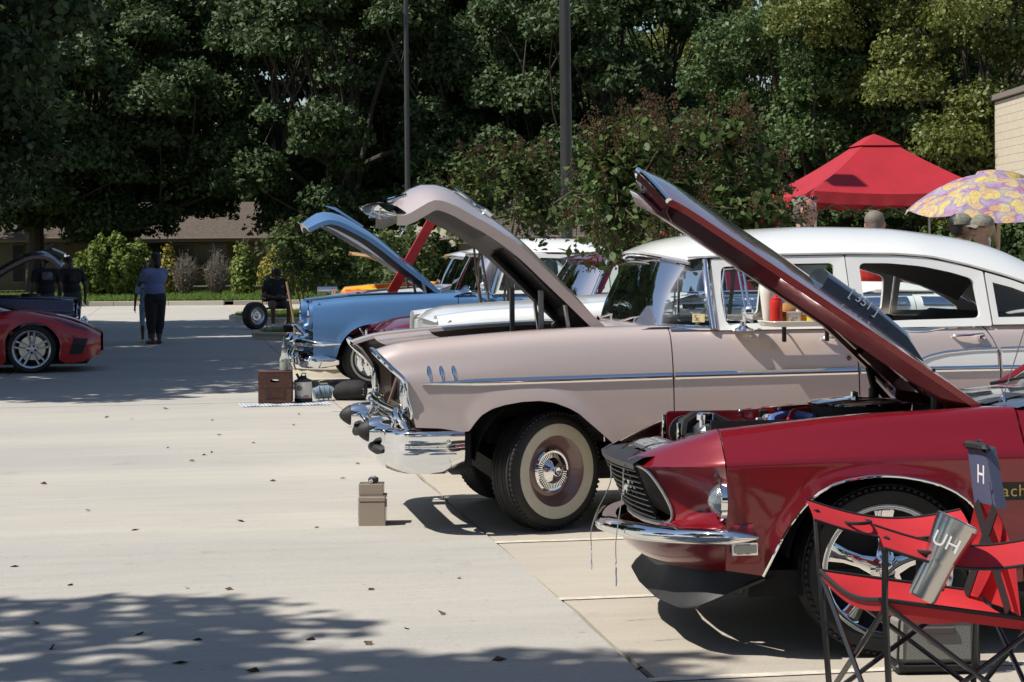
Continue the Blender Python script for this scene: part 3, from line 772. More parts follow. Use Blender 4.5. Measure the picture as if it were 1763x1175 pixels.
    for sg in (-1, 1):
        ring(MB(), fo, fi, G, .035, sgn=sg).build('front_window_frame', CREAM, root)
        ro = rounded([(1.702, 1.066), (1.702, 1.464), (1.95, 1.462), (2.15, 1.448), (2.34, 1.410), (2.492, 1.366), (2.492, 1.066)], .012)
        ri = rounded([(1.775, 1.100), (1.775, 1.420), (1.95, 1.418), (2.15, 1.398), (2.30, 1.365), (2.43, 1.325), (2.44, 1.110)], .035)
        ring(MB(), ro, ri, G, .035, sgn=sg).build('rear_window_frame', CREAM, root)
        qo = [(2.505, 1.072), (2.505, 1.362), (2.65, 1.318), (2.80, 1.262), (2.95, 1.192), (3.10, 1.115), (3.16, 1.072), (2.8, 1.072)]
        qi = [(2.54, 1.112), (2.54, 1.305), (2.65, 1.275), (2.76, 1.232), (2.86, 1.18), (2.94, 1.13), (2.95, 1.112), (2.7, 1.112)]
        ring(MB(), qo, qi, G, .035, sgn=sg).build('quarter_window_frame', CREAM, root)
        MB().box((1.700, sg * (G(1.7, 1.27) - .035), 1.27), (.05, .03, .40), .004, rot=Matrix.Rotation(sg * R(21.5), 3, 'X')).build('center_pillar', mat('pillar_dark', (.02, .02, .022), .6), root)
        # windscreen side pillar
        MB().tube(crom([(.90, sg * (G(.9, 1.07)), 1.07), (.893, sg * (G(.9, 1.25) + .002), 1.25), (.895, sg * (G(.9, 1.445)), 1.445)], 4), .022, 10, flat=.8).build('windscreen_pillar', CHROME, root)
        MB().tube([(1.125, sg * (G(1.1, 1.10) - .012), 1.10), (1.105, sg * (G(1.1, 1.41) - .012), 1.412)], .009, 8).build('vent_window_post', CHROME, root)
        m = MB(); m.tube([(.98, sg * (G(1, 1.12) + .006), 1.12), (.975, sg * (G(1, 1.3) + .004), 1.30), (1.0, sg * (G(1, 1.39) + .004), 1.395), (1.08, sg * (G(1, 1.39) - .008), 1.398), (1.095, sg * (G(1, 1.2) - .008), 1.20), (1.09, sg * (G(1, 1.11) - .008), 1.115)], .006, 7, closed=True); m.build('vent_window', CHROME, root)
        gl = MB(); gl.add([(.985, sg * (G(1, 1.12) + .004), 1.12), (.98, sg * (G(1, 1.39)), 1.38), (1.08, sg * (G(1, 1.39) - .008), 1.395), (1.09, sg * (G(1, 1.11) - .008), 1.115)], [(0, 1, 2, 3)]); gl.build('vent_glass', GLASS, root)
        # glass half wound down in the rear door, fixed quarter pane
        MB().grid([[(x, sg * (G(x, z) - .018), z) for x in (2.53, 2.7, 2.95)] for z in (1.10, 1.15)] + [[(x, sg * (G(x, z) - .018), z) for x, z in ((2.53, 1.31), (2.68, 1.27), (2.86, 1.185))]]).build('quarter_glass', GLASS, root)
        # drip rail
        rail = [(.80, 1.462), (.93, 1.466), (1.3, 1.474), (1.7, 1.477), (2.0, 1.472), (2.2, 1.455), (2.4, 1.409), (2.6, 1.352), (2.8, 1.283), (3.0, 1.187), (3.15, 1.09)]
        MB().tube([(x, sg * (G(x, z) + .004), z) for x, z in resample(rail, 40)], .0075, 6).build('drip_rail', CREAM, root)
    # roof
    rx = [.70, .82, 1.0, 1.3, 1.7, 2.1, 2.4, 2.65, 2.85, 3.0, 3.12, 3.22]
    zr = [1.448, 1.458, 1.468, 1.476, 1.479, 1.468, 1.412, 1.338, 1.262, 1.190, 1.118, 1.06]
    zc = [1.500, 1.552, 1.590, 1.618, 1.632, 1.622, 1.588, 1.545, 1.475, 1.385, 1.27, 1.13]
    rows = []
    for x in np.linspace(.70, 3.22, 52):
        a = float(pchip(x, rx, zr)); c = float(pchip(x, rx, zc)); r = []
        for v in np.linspace(-1, 1, 33):
            s_ = abs(v); z = a + (c - a) * (1 - s_ ** 2.3); y = v * G(x, a)
            fx = max(0, 1 - (x - .70) / .5); xx = x - .065 * (1 - s_ ** 2) * fx + .10 * s_ ** 3 * fx
            r.append((xx, y, z))
        rows.append(r)
    m = MB(); m.grid(rows)
    under = [[(p[0] + .012, p[1] * .985, p[2] - .03) for p in r] for r in rows]
    m.grid([rows[0], under[0]])
    m.build('roof', CREAM, root, ang=50)
    MB().grid([[(p[0], p[1] * .99, p[2] - .035) for p in r] for r in under[:46]]).build('headliner', HEADL, root)
    MB().tube([(p[0] + .012, p[1] * .99, p[2] - .02) for p in rows[0]], .010, 8).build('windscreen_header', CHROME, root)
    # wraparound windscreen
    g = []; lo = []; hi = []
    for v in np.linspace(-1, 1, 41):
        a = abs(v); sg = 1 if v > 0 else -1
        yb = .815 * math.sin(a * math.pi / 2) ** .92 * sg if a > 0 else 0; xb = .555 + .33 * a ** 4.2
        yt = .69 * v; xt = .685 + .205 * a ** 4
        col_ = []
        for k in range(9):
            t = k / 8; x = xb + (xt - xb) * t - .018 * math.sin(math.pi * t); y = yb + (yt - yb) * t; z = 1.088 - .012 * a * a + (1.462 - 1.085 - .01 * a * a) * t
            col_.append((x, y, z))
        g.append(col_)
    MB().grid(g).build('windscreen', GLASSC, root, ang=60)
    MB().tube([c[0] for c in g], .012, 8).build('windscreen_trim', CHROME, root)
    # rear window, boot lid, rear bumper
    MB().grid([[(3.02 + .33 * t + .0 * v, v * (.55 - .05 * t), 1.36 - .26 * t) for v in np.linspace(-1, 1, 9)] for t in np.linspace(0, 1, 4)]).build('rear_window', GLASS, root)
    MB().grid([[(x, v * .60, z + .03 * (1 - v * v)) for v in np.linspace(-1, 1, 13)] for x, z in ((3.2, 1.08), (3.5, 1.07), (3.9, 1.03), (4.1, .93), (4.14, .6))]).build('boot_lid', PINK, root)
    MB().tube(crom([(3.95, -.92, .5), (4.2, -.85, .5), (4.27, -.4, .5), (4.27, .4, .5), (4.2, .85, .5), (3.95, .92, .5)], 5), .07, 10, flat=1.3).build('rear_bumper', CHROME, root)
    # interior
    m = MB(); m.box((1.52, 0, .78), (.16, 1.35, .50), .06, rot=Matrix.Rotation(R(12), 3, 'Y')); m.box((1.30, 0, .62), (.5, 1.35, .16), .05); m.build('front_seat', SEAT, root)
    m = MB(); m.box((2.62, 0, .86), (.2, 1.3, .55), .08, rot=Matrix.Rotation(R(16), 3, 'Y')); m.box((2.35, 0, .64), (.5, 1.3, .16), .05); m.build('rear_seat', SEAT, root)
    MB().box((.72, 0, 1.0), (.25, 1.48, .13), .04).build('dashboard', mat('dash_dark', (.05, .05, .06), .5), root)
    m = MB(); st = [(.98 + .07 * math.sin(a), -.36 + .19 * math.cos(a), 1.06 + .17 * math.sin(a)) for a in [2 * math.pi * k / 24 for k in range(24)]]
    m.tube(st, .011, 8, closed=True); m.tube([(.98, -.55, 1.06), (.97, -.36, 1.05), (.98, -.17, 1.06)], .008, 6); m.tube([(.97, -.36, 1.05), (.8, -.36, .98)], .02, 8); m.build('steering_wheel', CREAM, root)
    MB().box((.74, 0, 1.395), (.02, .20, .055), .008).build('rear_view_mirror', CHROME, root)
    MB().grid([[(.76 + .03 * t, -.58 + .40 * u, 1.44 - .10 * t) for u in (0, .33, .66, 1)] for t in (0, .5, 1)]).build('sun_visor', mat('visor_cloth', (.30, .27, .20), .9), root)
    # wipers, sticker
    for y in (-.25, .35): MB().tube([(.52, y, 1.105), (.56, y - .15, 1.13), (.60, y - .36, 1.145)], [.007, .005, .003], 6).build('wiper', CHROME, root)
    st = MB(); q = .002
    p = [(.80, -.728), (.845, -.745)]
    st.add([(.795, -.795, 1.110), (.858, -.817, 1.110), (.862, -.803, 1.155), (.800, -.781, 1.155)], [(0, 1, 2, 3)]); sk = st.build('inspection_sticker', mat('sticker_yellow', (.62, .50, .25), .6, var=.3, vs=120), root, ang=None)
    text_mesh('sticker_number', '5', .045, BLACK, sk, frame((.813, -.8035, 1.132), (.062, -.022, 0), (.004, .014, .045)) @ Matrix.Translation((0, 0, .002)))
    # side mirror
    m = MB(); m.lathe([(.060, 0), (.055, .012), (.030, .02), (.018, .03), (.016, .05)], (0, 0, 0), 'z', 20); m.tube([(0, 0, .04), (.0, -.01, .07), (.01, -.02, .09)], .012, 8)
    m.lathe([(0, -.05), (.02, -.045), (.042, -.02), (.050, .0), (.046, .004), (0, .004)], (.03, -.03, .10), 'x', 22)
    mo = m.build('side_mirror', CHROME, root, loc=(1.06, -.865, 1.062)); mo.scale = (1, 1, 1)
    return root, S, G
rose, RS, RG = build_rose_sedan()
# ---------------------------------------------------------------- dark red fastback with black hood
def build_pony():
    root = thing('muscle_car', 'candy red fastback with chrome bumper, black chin spoiler and black-striped raised hood', 'car', (2.664, 7.899, 0), R(-6))
    RED = paint('candy_red_paint', (0.215, 0.004, 0.011), metal=0.25, rough=0.3)
    BLK = paint('gloss_black_paint', (0.010, 0.010, 0.013), rough=0.35)
    SATIN = mat('satin_black', (.014, .014, .015), .4)
    SH = .045
    def tilt(m):
        m.v = [(x, y, z - SH * (y + .86) * min(1, max(0, (z - .15) / .3))) for x, y, z in m.v]; return m
    def put(m, name, mt, par=None, ang=35): return tilt(m).build(name, mt, par or root, ang)
    def raw(m, name, mt, par=None, ang=35):
        m.v = [(x, y, z + .008) for x, y, z in m.v]; return m.build(name, mt, par or root, ang)
    xs = [-.62, -.48, -.36, -.17, .015, .20, .42, .8, 1.3, 1.9, 2.5, 3.2]
    zt = [.838, .850, .861, .879, .891, .898, .908, .915, .92, .93, .94, .93]
    zc = [.716, .720, .723, .726, .728, .730, .733, .735, .735, .74, .75, .76]
    rows = []
    for x, a, c in zip(xs, zt, zc):
        d = a - c
        rows.append([(.585, a), (.665, a + .004), (.735, a - .010), (.795, c + d * .52), (.842, c + d * .20), (.8615, c), (.859, c - .05), (.850, .56), (.838, .43), (.79, .27)])
    S = Surf(xs, rows)
    fb = [(-.60, .335), (-.52, .322), (-.462, .312), (-.440, .36), (-.418, .41), (-.399, .45), (-.368, .502), (-.332, .550), (-.297, .588), (-.259, .619), (-.21, .645), (-.157, .661), (-.09, .671), (-.027, .673), (.04, .668), (.112, .655), (.175, .638), (.232, .612), (.285, .575), (.33, .52), (.365, .45), (.39, .37), (.40, .27), (.50, .268)]
    arch = fb[2:-1]
    rb = [(1.60, .268), (2.02, .268), (2.04, .40), (2.09, .52), (2.18, .61), (2.30, .66), (2.42, .672), (2.55, .655), (2.67, .60), (2.76, .51), (2.81, .40), (2.83, .30), (3.18, .34)]
    for sg in (-1, 1):
        f = put(S.panel(sg, fb, lambda z: -.60, .50, nu=110, nv=34, flare=.016, lip=.03, pw=1.1), 'fender', RED)
        put(S.panel(sg, [(.508, .268), (1.592, .268)], .508, 1.592, top=.90, nu=24, nv=20), 'door', RED)
        put(S.panel(sg, rb, 1.60, 3.18, nu=60, nv=24, flare=.012), 'rear_quarter', RED)
        m = MB(); m.tube([(p[0], sg * (S.pt(p[0], p[1])[1] + .016), p[1] - .001) for p in resample(arch, 60)], .0055, 7); put(m, 'arch_moulding', CHROME)
        # nose extension: top plate from the fender end to the grille corner
        sec = [S.at(-.605, t) for t in np.linspace(0, .56, 15)]
        rows_ = []
        for i in range(13):
            u = i / 12; r = []
            for k, p in enumerate(sec):
                v = k / 14
                nx, ny, nz = -.905 + .03 * v, .40 + .155 * v, .722 - .020 * v
                y = p[0] + (ny - p[0]) * u ** 1.25; z = p[1] + (nz - p[1]) * (u ** .9) + .012 * math.sin(math.pi * u) * (1 - v); x = -.605 + (nx + .605) * u
                r.append((x, sg * y, z))
            rows_.append(r)
        put(MB().grid(rows_), 'nose_extension', RED)
        # hollow beside the grille holding the headlight
        top_e = [r[-1] for r in rows_][::-1]
        N = 13; gcurve = resample([(-.875, .555, .702), (-.838, .56, .682), (-.79, .565, .615), (-.755, .565, .545), (-.752, .56, .505), (-.775, .55, .488)], N)
        fcurve = resample([(-.605, .862, .714), (-.600, .862, .66), (-.595, .858, .60), (-.590, .85, .545), (-.585, .845, .52), (-.60, .84, .50)], N)
        rr = []
        for k in range(N):
            r = []
            for i in range(11):
                u = i / 10; p = gcurve[k] + (fcurve[k] - gcurve[k]) * u
                d = .075 * math.sin(math.pi * u ** 1.3) * math.sin(math.pi * k / (N - 1)) ** .7
                r.append((p[0] + d * .55, sg * (p[1] - d * .75), p[2]))
            rr.append(r)
        put(MB().grid(rr), 'headlight_recess', RED)
        c = (-.600, sg * .800, .588); L = [(c[0] - .012, c[1] + .078 * math.cos(a), c[2] + .078 * math.sin(a)) for a in [2 * math.pi * q / 24 for q in range(24)]]
        m = MB(); rows2 = []
        for i in range(6):
            a = i / 5 * R(60); rows2.append([(c[0] - .06 * (math.cos(a) - .5) / .5, c[1] + .072 * math.sin(a) / .866 * math.cos(q) * .9, c[2] + .072 * math.sin(a) / .866 * math.sin(q)) for q in [2 * math.pi * k / 22 for k in range(22)]])
        hl = put(m.grid(rows2, cv=True), 'headlight', LENS)
        put(MB().lathe([(.080, 0), (.080, -.02), (.071, -.022)], c, 'x', 24), 'headlight_rim', CHROME, hl)
        # lower nose between recess and bumper
        lo = resample([(-.835, .50, .462), (-.80, .66, .466), (-.69, .80, .47), (-.50, .862, .472)], 14); hi_ = resample([(-.775, .55, .490), (-.70, .70, .498), (-.60, .84, .503), (-.50, .857, .505)], 14)
        put(MB().grid([[(lo[i][0] + (hi_[i][0] - lo[i][0]) * t - .012 * math.sin(math.pi * t), sg * (lo[i][1] + (hi_[i][1] - lo[i][1]) * t + .006 * math.sin(math.pi * t)), lo[i][2] + (hi_[i][2] - lo[i][2]) * t) for t in np.linspace(0, 1, 6)] for i in range(14)]), 'nose_lower', RED)
        # side lamp
        m = MB(); m.box((-.535, sg * .853, .415), (.10, .012, .045), .004); sl_ = put(m, 'side_marker', CHROME)
        put(MB().box((-.535, sg * .860, .415), (.085, .008, .030), .003), 'marker_lens', mat('clear_lens', (.55, .52, .44), .2), sl_)
    # grille surround and slats
    for sg in (-1, 1):
        put(MB().tube([(p[0] - .006, sg * p[1], p[2]) for p in crom([(-.885, .53, .712), (-.838, .56, .682), (-.79, .565, .615), (-.755, .565, .545), (-.752, .56, .505), (-.775, .53, .484)], 5)], .011, 8, flat=.7), 'grille_trim', STEEL)
    put(MB().tube([(-.785, -.54, .484), (-.82, -.25, .478), (-.825, 0, .476), (-.82, .25, .478), (-.785, .54, .484)], .012, 8), 'grille_trim', STEEL)
    put(MB().box((-.74, 0, .59), (.012, 1.10, .24), rot=Matrix.Rotation(R(-22), 3, 'Y')), 'grille_back', mat('grille_black', (.006, .006, .006), .7))
    for k in range(9):
        z = .505 + .022 * k; x = -.79 - (z - .49) * .42; hw = .535
        m = MB(); m.grid([[(x - .035 * (1 - (y / .55) ** 2) + a, y, z + b) for y in np.linspace(-hw, hw, 15)] for a, b in ((0, .003), (-.018, .002), (-.018, -.002), (0, -.003))]); put(m, 'grille_slat', SATIN)
    for k in range(6):
        put(MB().box((-.835 , -.40 + .16 * k, .595), (.008, .006, .20), rot=Matrix.Rotation(R(-22), 3, 'Y')), 'grille_upright', SATIN)
    # emblem: galloping horse outline
    hz = [(0, .30), (.10, .36), (.22, .33), (.40, .40), (.55, .55), (.62, .50), (.70, .36), (.66, .30), (.58, .34), (.56, .26), (.66, .16), (.62, .12), (.50, .20), (.30, .20), (.18, .06), (.05, .04), (.14, .18), (.10, .24), (-.08, .26), (-.16, .34), (-.06, .34)]
    m = MB(); m.prism([((a - .3) * .10, (b - .28) * .12) for a, b in hz], 0, .008, 'z')
    m.xf(frame((-.885, -.22, .60), (.15, -1, 0), (.3, 0, 1))); put(m, 'grille_emblem', CHROME, ang=None)
    # bumper
    plan = crom([(-.990, 0), (-.975, -.2), (-.935, -.42), (-.865, -.62), (-.75, -.78), (-.62, -.868), (-.49, -.890)], 6)
    full = [(p[0], p[1]) for p in reversed(plan)] + [(p[0], -p[1]) for p in plan[1:]]; n = len(full); rb_ = []
    for i, (x, y) in enumerate(full):
        a = full[max(i - 1, 0)]; b = full[min(i + 1, n - 1)]; t = np.array([b[0] - a[0], b[1] - a[1]]); t /= np.linalg.norm(t); nn = np.array([t[1], -t[0]])
        if nn[0] > .2 or nn[1] * y < -.1: nn = -nn
        e = min(1, (min(i, n - 1 - i) + .4) / 5) ** .6; zc_ = .440 + .018 * min(1, abs(y) / .9)
        rb_.append([(x + nn[0] * o, y + nn[1] * o, zc_ + q * e) for o, q in ((-.09, .026), (-.05, .032), (-.018, .028), (-.002, .012), (.0, -.004), (-.010, -.022), (-.03, -.030), (-.06, -.028))])
    put(MB().grid(rb_), 'front_bumper', CHROME, ang=60)
        # valance and chin spoiler
    va = crom([(-.865, 0), (-.85, -.3), (-.80, -.55), (-.70, -.74), (-.60, -.81), (-.47, -.835)], 5); va = [(p[0], p[1]) for p in reversed(va)] + [(p[0], -p[1]) for p in va[1:]]
    put(MB().grid([[(x + o, y * (1 - .03 * k), z) for k, (o, z) in enumerate(((.0, .425), (-.012, .40), (-.010, .37), (.01, .34), (.045, .315)))] for x, y in va]), 'valance', RED)
    tp_ = resample([(-.76, 0, .310), (-.74, .35, .310), (-.66, .62, .312), (-.56, .74, .318), (-.43, .79, .330)], 20); bt_ = resample([(-.815, 0, .170), (-.80, .40, .170), (-.75, .62, .172), (-.69, .715, .188), (-.46, .80, .300)], 20)
    rows_ = []
    for sg in (-1, 1):
        for i in (range(19, -1, -1) if sg < 0 else range(1, 20)):
            a, b = tp_[i], bt_[i]; rows_.append([(a[0] + .01, sg * a[1], a[2]), (a[0], sg * a[1], a[2]), (a[0] * .35 + b[0] * .65 + .018, sg * (a[1] * .4 + b[1] * .6), a[2] * .4 + b[2] * .6), (b[0], sg * b[1], b[2]), (b[0] + .012, sg * b[1], b[2] - .006), (b[0] + .05, sg * b[1] * .96, b[2] + .01)])
    put(MB().grid(rows_), 'chin_spoiler', mat('spoiler_black', (.022, .022, .023), .55, bump=.1, bs=200), ang=30)
    # header panel, radiator support with slots, radiator, cap and tank
    put(MB().grid([[(x - .03 * (1 - (y / .6) ** 2), y, z) for y in np.linspace(-.56, .56, 13)] for x, z in ((-.895, .690), (-.90, .712), (-.86, .735), (-.80, .742))]), 'grille_header', SATIN)
    sup = put(MB().grid([[(x, y, z) for y in np.linspace(-.58, .58, 9)] for x, z in ((-.80, .740), (-.66, .765), (-.645, .74))]), 'radiator_support', mat('support_grey', (.10, .105, .115), .4, .3))
    for k in range(11):
        if k == 5: continue
        put(MB().box((-.735, -.42 + .084 * k, .757), (.095, .008, .004), 0, rot=Matrix.Rotation(R(-10), 3, 'Y')), 'support_slot', WHITE, sup)
    put(MB().box((-.60, 0, .70), (.06, .78, .20), .015), 'radiator', BLACK)
    raw(MB().box((-.545, -.17, .765), (.11, .22, .075), .018), 'expansion_tank', ALU)
    raw(MB().lathe([(.024, .79), (.024, .82), (.034, .822), (.034, .842), (.028, .848), (0, .848)], (-.57, -.19, 0), 'z', 24), 'radiator_cap', CHROME)
    raw(MB().tube([(-.63, .02, .74), (-.62, .03, .79), (-.58, .05, .81), (-.50, .07, .80), (-.42, .08, .76)], .03, 10), 'radiator_hose', RUBBER)
    put(MB().lathe([(.0, -.02), (.065, -.018), (.065, .018), (0, .02)], (-.60, .16, .80), 'y', 24), 'horn', BLACK)
    for y in (-.30, .12):
        raw(MB().lathe([(.012, .74), (.010, .75), (.008, .80), (.009, .82), (0, .822)], (-.69, y, 0), 'z', 10), 'hood_pin', CHROME)
    # lanyards from the hood pins over the grille with clips
    for y, hy in ((-.30, -.42), (.12, .02)):
        p = crom([(-.69, y, .752), (-.76, y + .05, .775), (-.85, y * .5 + hy * .5 + .03, .748), (-.915, hy + .02, .70), (-.925, hy + .01, .60), (-.945 - .04 * (hy > -.2), hy, .48), (-.955 - .05 * (hy > -.2), hy, .40), (-.955 - .05 * (hy > -.2), hy, .335)], 6)
        ln = put(MB().tube(p, .0022, 5), 'pin_lanyard', STEEL)
        lx = -.955 - .05 * (hy > -.2)
        put(MB().tube([(lx, hy, .335), (lx, hy + .010, .318), (lx, hy, .30), (lx, hy - .010, .318)], .0022, 5, closed=True), 'lanyard_ring', CHROME, ln)
        put(MB().tube([(lx, hy, .30), (lx, hy + .006, .27), (lx, hy - .006, .25), (lx, hy + .004, .225)], .003, 5), 'lanyard_clip', CHROME, ln)
    # engine bay
    m = MB(); m.box((-.10, 0, .52), (1.0, 1.15, .02)); m.box((-.10, -.575, .69), (1.02, .014, .36)); m.box((-.10, .575, .69), (1.02, .014, .36)); m.box((.47, 0, .70), (.02, 1.16, .38)); put(m, 'engine_bay', DARK)
    put(MB().box((-.12, .566, .80), (1.0, .006, .13), .001), 'inner_apron', RED)
    put(MB().box((.05, 0, .66), (.62, .40, .22), .03), 'engine_block', BLACK)
    for sg in (-1, 1): raw(MB().box((.05, sg * .26, .73), (.55, .12, .08), .025), 'valve_cover', CHROME)
    ac = raw(MB().lathe([(.175, .80), (.180, .805), (.180, .86), (.175, .865)], (.07, 0, 0), 'z', 40), 'air_cleaner', mat('air_filter', (.03, .03, .03), .8, bump=.8, bs=150))
    raw(MB().lathe([(.188, .863), (.190, .871), (.175, .877), (.09, .885), (.03, .891), (.0, .893)], (.07, 0, 0), 'z', 40), 'air_cleaner_lid', CHROME, ac)
    raw(MB().lathe([(.016, .891), (.014, .910), (0, .913)], (.07, 0, 0), 'z', 8), 'wing_nut', CHROME, ac)
    raw(MB().tube([(p) for p in crom([(-.22, -.10, .80), (-.18, -.02, .835), (-.08, .02, .84), (-.02, -.05, .835)], 5)], .013, 8), 'fuel_hose', mat('hose_red', (.55, .02, .02), .35))
    raw(MB().tube([(p) for p in crom([(-.30, -.16, .79), (-.28, -.08, .815), (-.20, -.02, .825), (-.12, -.08, .815), (-.16, -.17, .80)], 5)], .016, 8), 'coolant_hose', mat('hose_blue', (.10, .18, .45), .35))
    raw(MB().tube([(p) for p in crom([(-.12, .12, .80), (-.06, .16, .835), (.0, .17, .83)], 4)], .012, 8), 'fuel_hose', MT['hose_red'])
    raw(MB().lathe([(.03, .76), (.03, .81), (.02, .82), (0, .82)], (-.27, .05, 0), 'z', 14), 'fuel_filter', ALU)
    raw(MB().box((-.33, -.05, .78), (.03, .03, .07), .005), 'coil_bracket', STEEL)
    for k in range(4): put(MB().ball((-.30 + .17 * k, .56, .865 + .006 * k), .009, 6), 'apron_bolt', STEEL)
    put(MB().box((-.20, .560, .85), (.035, .02, .04), .004), 'relay', BLACK)
    # hood
    prof = [(.405, .905), (.30, .977), (.0, 1.183), (-.30, 1.386), (-.55, 1.555), (-.70, 1.655), (-.765, 1.690)]
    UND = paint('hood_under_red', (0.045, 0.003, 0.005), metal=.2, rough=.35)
    P = np.array(crom(prof, 8)); ns = 40; P = resample(P, ns); T = np.gradient(P, axis=0); T /= np.linalg.norm(T, axis=1)[:, None]; Nn = np.stack([-T[:, 1], T[:, 0]], 1)
    Nn = np.where((Nn[:, 1] < 0)[:, None], -Nn, Nn)
    top = []; inn = []
    nv = 29
    for i in range(ns):
        u = i / (ns - 1); a = []; b = []
        for j in range(nv):
            v = -1 + 2 * j / (nv - 1); av = abs(v)
            c = (.040 + .025 * min(1, u * 1.6)) * (1 - av ** 1.7)
            ex = .11 * (1 - av ** 1.5) * max(0, (u - .6) / .4) ** 1.5
            rl = .085 * (v + 1) / 2 * min(1, u * 3); p = P[i] + Nn[i] * (c + rl + SH * (v * .60 + .86)) + T[i] * ex; hw = .615
            a.append((p[0], v * hw, p[1]))
            rib = 1.0 if (av > .80 or u < .07 or u > .93 or av < .09 or abs(av - (.75 - .5 * u)) < .07) else 0.30
            dd = .026 if av > .95 else .024 + .055 * rib
            q = P[i] + Nn[i] * (c * .8 + rl + SH * (v * .60 + .86) - dd) + T[i] * (ex * .96)
            b.append((q[0], v * hw * .985, q[1]))
        top.append(a); inn.append(b)
    m = MB(); m.grid(top); n0 = len(m.f)
    # black stripe over the middle
    for i in range(ns - 1):
        for j in range(nv - 1):
            v = abs(-1 + 2 * (j + .5) / (nv - 1))
            if v < .62: m.m[i * (nv - 1) + j] = 1
    for k in (0, -1): m.grid([[r[k] for r in top], [(r2[k][0], r[k][1], r2[k][2]) for r, r2 in zip(top, inn)]])
    m.grid([top[0], inn[0]])
    hood = put(m, 'hood', [RED, BLK], ang=40)
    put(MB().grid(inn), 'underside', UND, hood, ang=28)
    put(MB().tube([(p[0] - .006, p[1], p[2] - .008) for p in top[-1]], .013, 8, flat=.9), 'hood_edge_trim', CHROME, hood)
    lipm = MB(); lipm.grid([top[-1], [(p[0] - .012, p[1], p[2] - .05) for p in top[-1]], [(p[0] + .01, p[1], p[2] - .095) for p in top[-1]]]); put(lipm, 'hood_front_lip', UND, hood)
    for k in range(5):
        i0 = 5 + 7 * k; a_, b_ = Vector(inn[i0][2]), Vector(inn[min(ns - 1, i0 + 4)][2]); mid = (a_ + b_) / 2; m = MB(); m.tube([tuple(a_ + Vector((0, -.004, .012))), tuple(mid + Vector((0, -.006, .012))), tuple(b_ + Vector((0, -.004, .012)))], [.008, .016, .008], 10, flat=.5, up=(0, 1, 0)); put(m, 'recess_shade', BLACK, hood)  # black ovals painted in for the dark of pressed recesses
    for k in range(6): q = inn[6 + 6 * k][3]; put(MB().lathe([(.012, -.004), (.012, .004), (0, .005)], (q[0], q[1] - .01, q[2]), 'y', 10), 'hood_bolt', STEEL, hood)
    # scoop with engine size on its flank
    def hp(u, y, n_): 
        i = min(ns - 1, int(u * (ns - 1))); v = y / .615; c = (.040 + .025 * min(1, u * 1.6)) * (1 - abs(v) ** 1.7)
        p = P[i] + Nn[i] * (c + .085 * (v + 1) / 2 * min(1, u * 3) + SH * (v * .60 + .86) + n_); return (p[0], y, p[1])
    rows_ = []
    for k in range(15):
        u = .14 + .36 * k / 14; hh = .008 + .045 * min(1, k / 3)
        w_ = .20 + .02 * k / 14
        rows_.append([hp(u, -w_, -.005), hp(u, -w_ * .93, hh * .75), hp(u, -w_ * .75, hh), hp(u, 0, hh * 1.08), hp(u, w_ * .75, hh), hp(u, w_ * .93, hh * .75), hp(u, w_, -.005)])
    m = MB(); m.grid(rows_); m.add(rows_[-1], [tuple(range(7))]); put(m, 'hood_scoop', BLK, hood)
    a = Vector(hp(.36, -.20, .03)); e = Vector(hp(.20, -.20, .03)) - Vector(hp(.52, -.20, .03)); up_ = Vector(hp(.36, -.19, .07)) - Vector(hp(.36, -.205, .01))
    a.z -= SH * (-.20 + .86); 
    M = frame(a + Vector((0, -.012, .012)), e, up_)
    text_mesh('scoop_number', '[ 351 ]', .052, mat('decal_silver', (.55, .56, .60), .35, .5), hood, M)
    for y in (-.50, .50):
        put(MB().tube([(.30, y, .74), (.275, y, .95), (.25, y, 1.05)], .010, 6, flat=1.6), 'hood_hinge', BLACK)
        put(MB().tube([(.38, y, .78), (.34, y, .90), (.27, y, .98)], .010, 6, flat=1.4), 'hood_hinge', BLACK)
        put(MB().lathe([(.022, 0), (.022, .10)], (.27, y, .86), 'z', 10), 'hinge_spring', BLACK)
    # cowl, windscreen, roof, rear
    put(MB().grid([[(x + .08 * (y / .8) ** 2, y, z + .015 * (1 - (y / .8) ** 2)) for y in np.linspace(-.74, .74, 17)] for x, z in ((.44, .905), (.52, .925), (.66, .945), (.80, .96))]), 'cowl', BLK)
    put(MB().grid([[(.46, y, .9165 + .001 * k) if k == 0 else (.62, y, .953) for y in np.linspace(-.5, .5, 9)] for k in (0, 1)]), 'cowl_vent', SATIN)
    put(MB().tube([(.50, -.60, .95), (.60, -.60, 1.25), (.70, -.60, 1.55)], .0022, 5), 'aerial', STEEL)
    put(MB().lathe([(.016, .925), (.012, .945), (.005, .955), (0, .957)], (.497, -.60, 0), 'z', 10), 'aerial_base', CHROME)
    g = [[(.76 + .55 * t + .10 * v * v, v * (.70 - .14 * t), .95 + .36 * t + .03 * (1 - v * v) * t) for v in np.linspace(-1, 1, 17)] for t in np.linspace(0, 1, 7)]
    put(MB().grid(g), 'windscreen', GLASSC)
    put(MB().tube(g[0], .012, 7), 'windscreen_trim', CHROME)
    for s_ in (0, -1): put(MB().tube([r[s_] for r in g], .018, 8), 'windscreen_pillar', RED)
    for y in (-.15, .35): put(MB().tube([(.74, y, .975), (.80, y - .2, 1.0), (.86, y - .45, 1.02)], [.008, .005, .003], 6), 'wiper', BLACK)
    rf = [[(x, v * (.56 + w_), z + .03 * (1 - v * v)) for v in np.linspace(-1, 1, 15)] for x, z, w_ in ((1.31, 1.31, 0), (1.5, 1.335, 0), (1.8, 1.34, 0), (2.1, 1.30, .01), (2.4, 1.20, .03), (2.7, 1.08, .06), (3.0, .97, .08), (3.2, .93, .08))]
    put(MB().grid(rf), 'roof', RED)
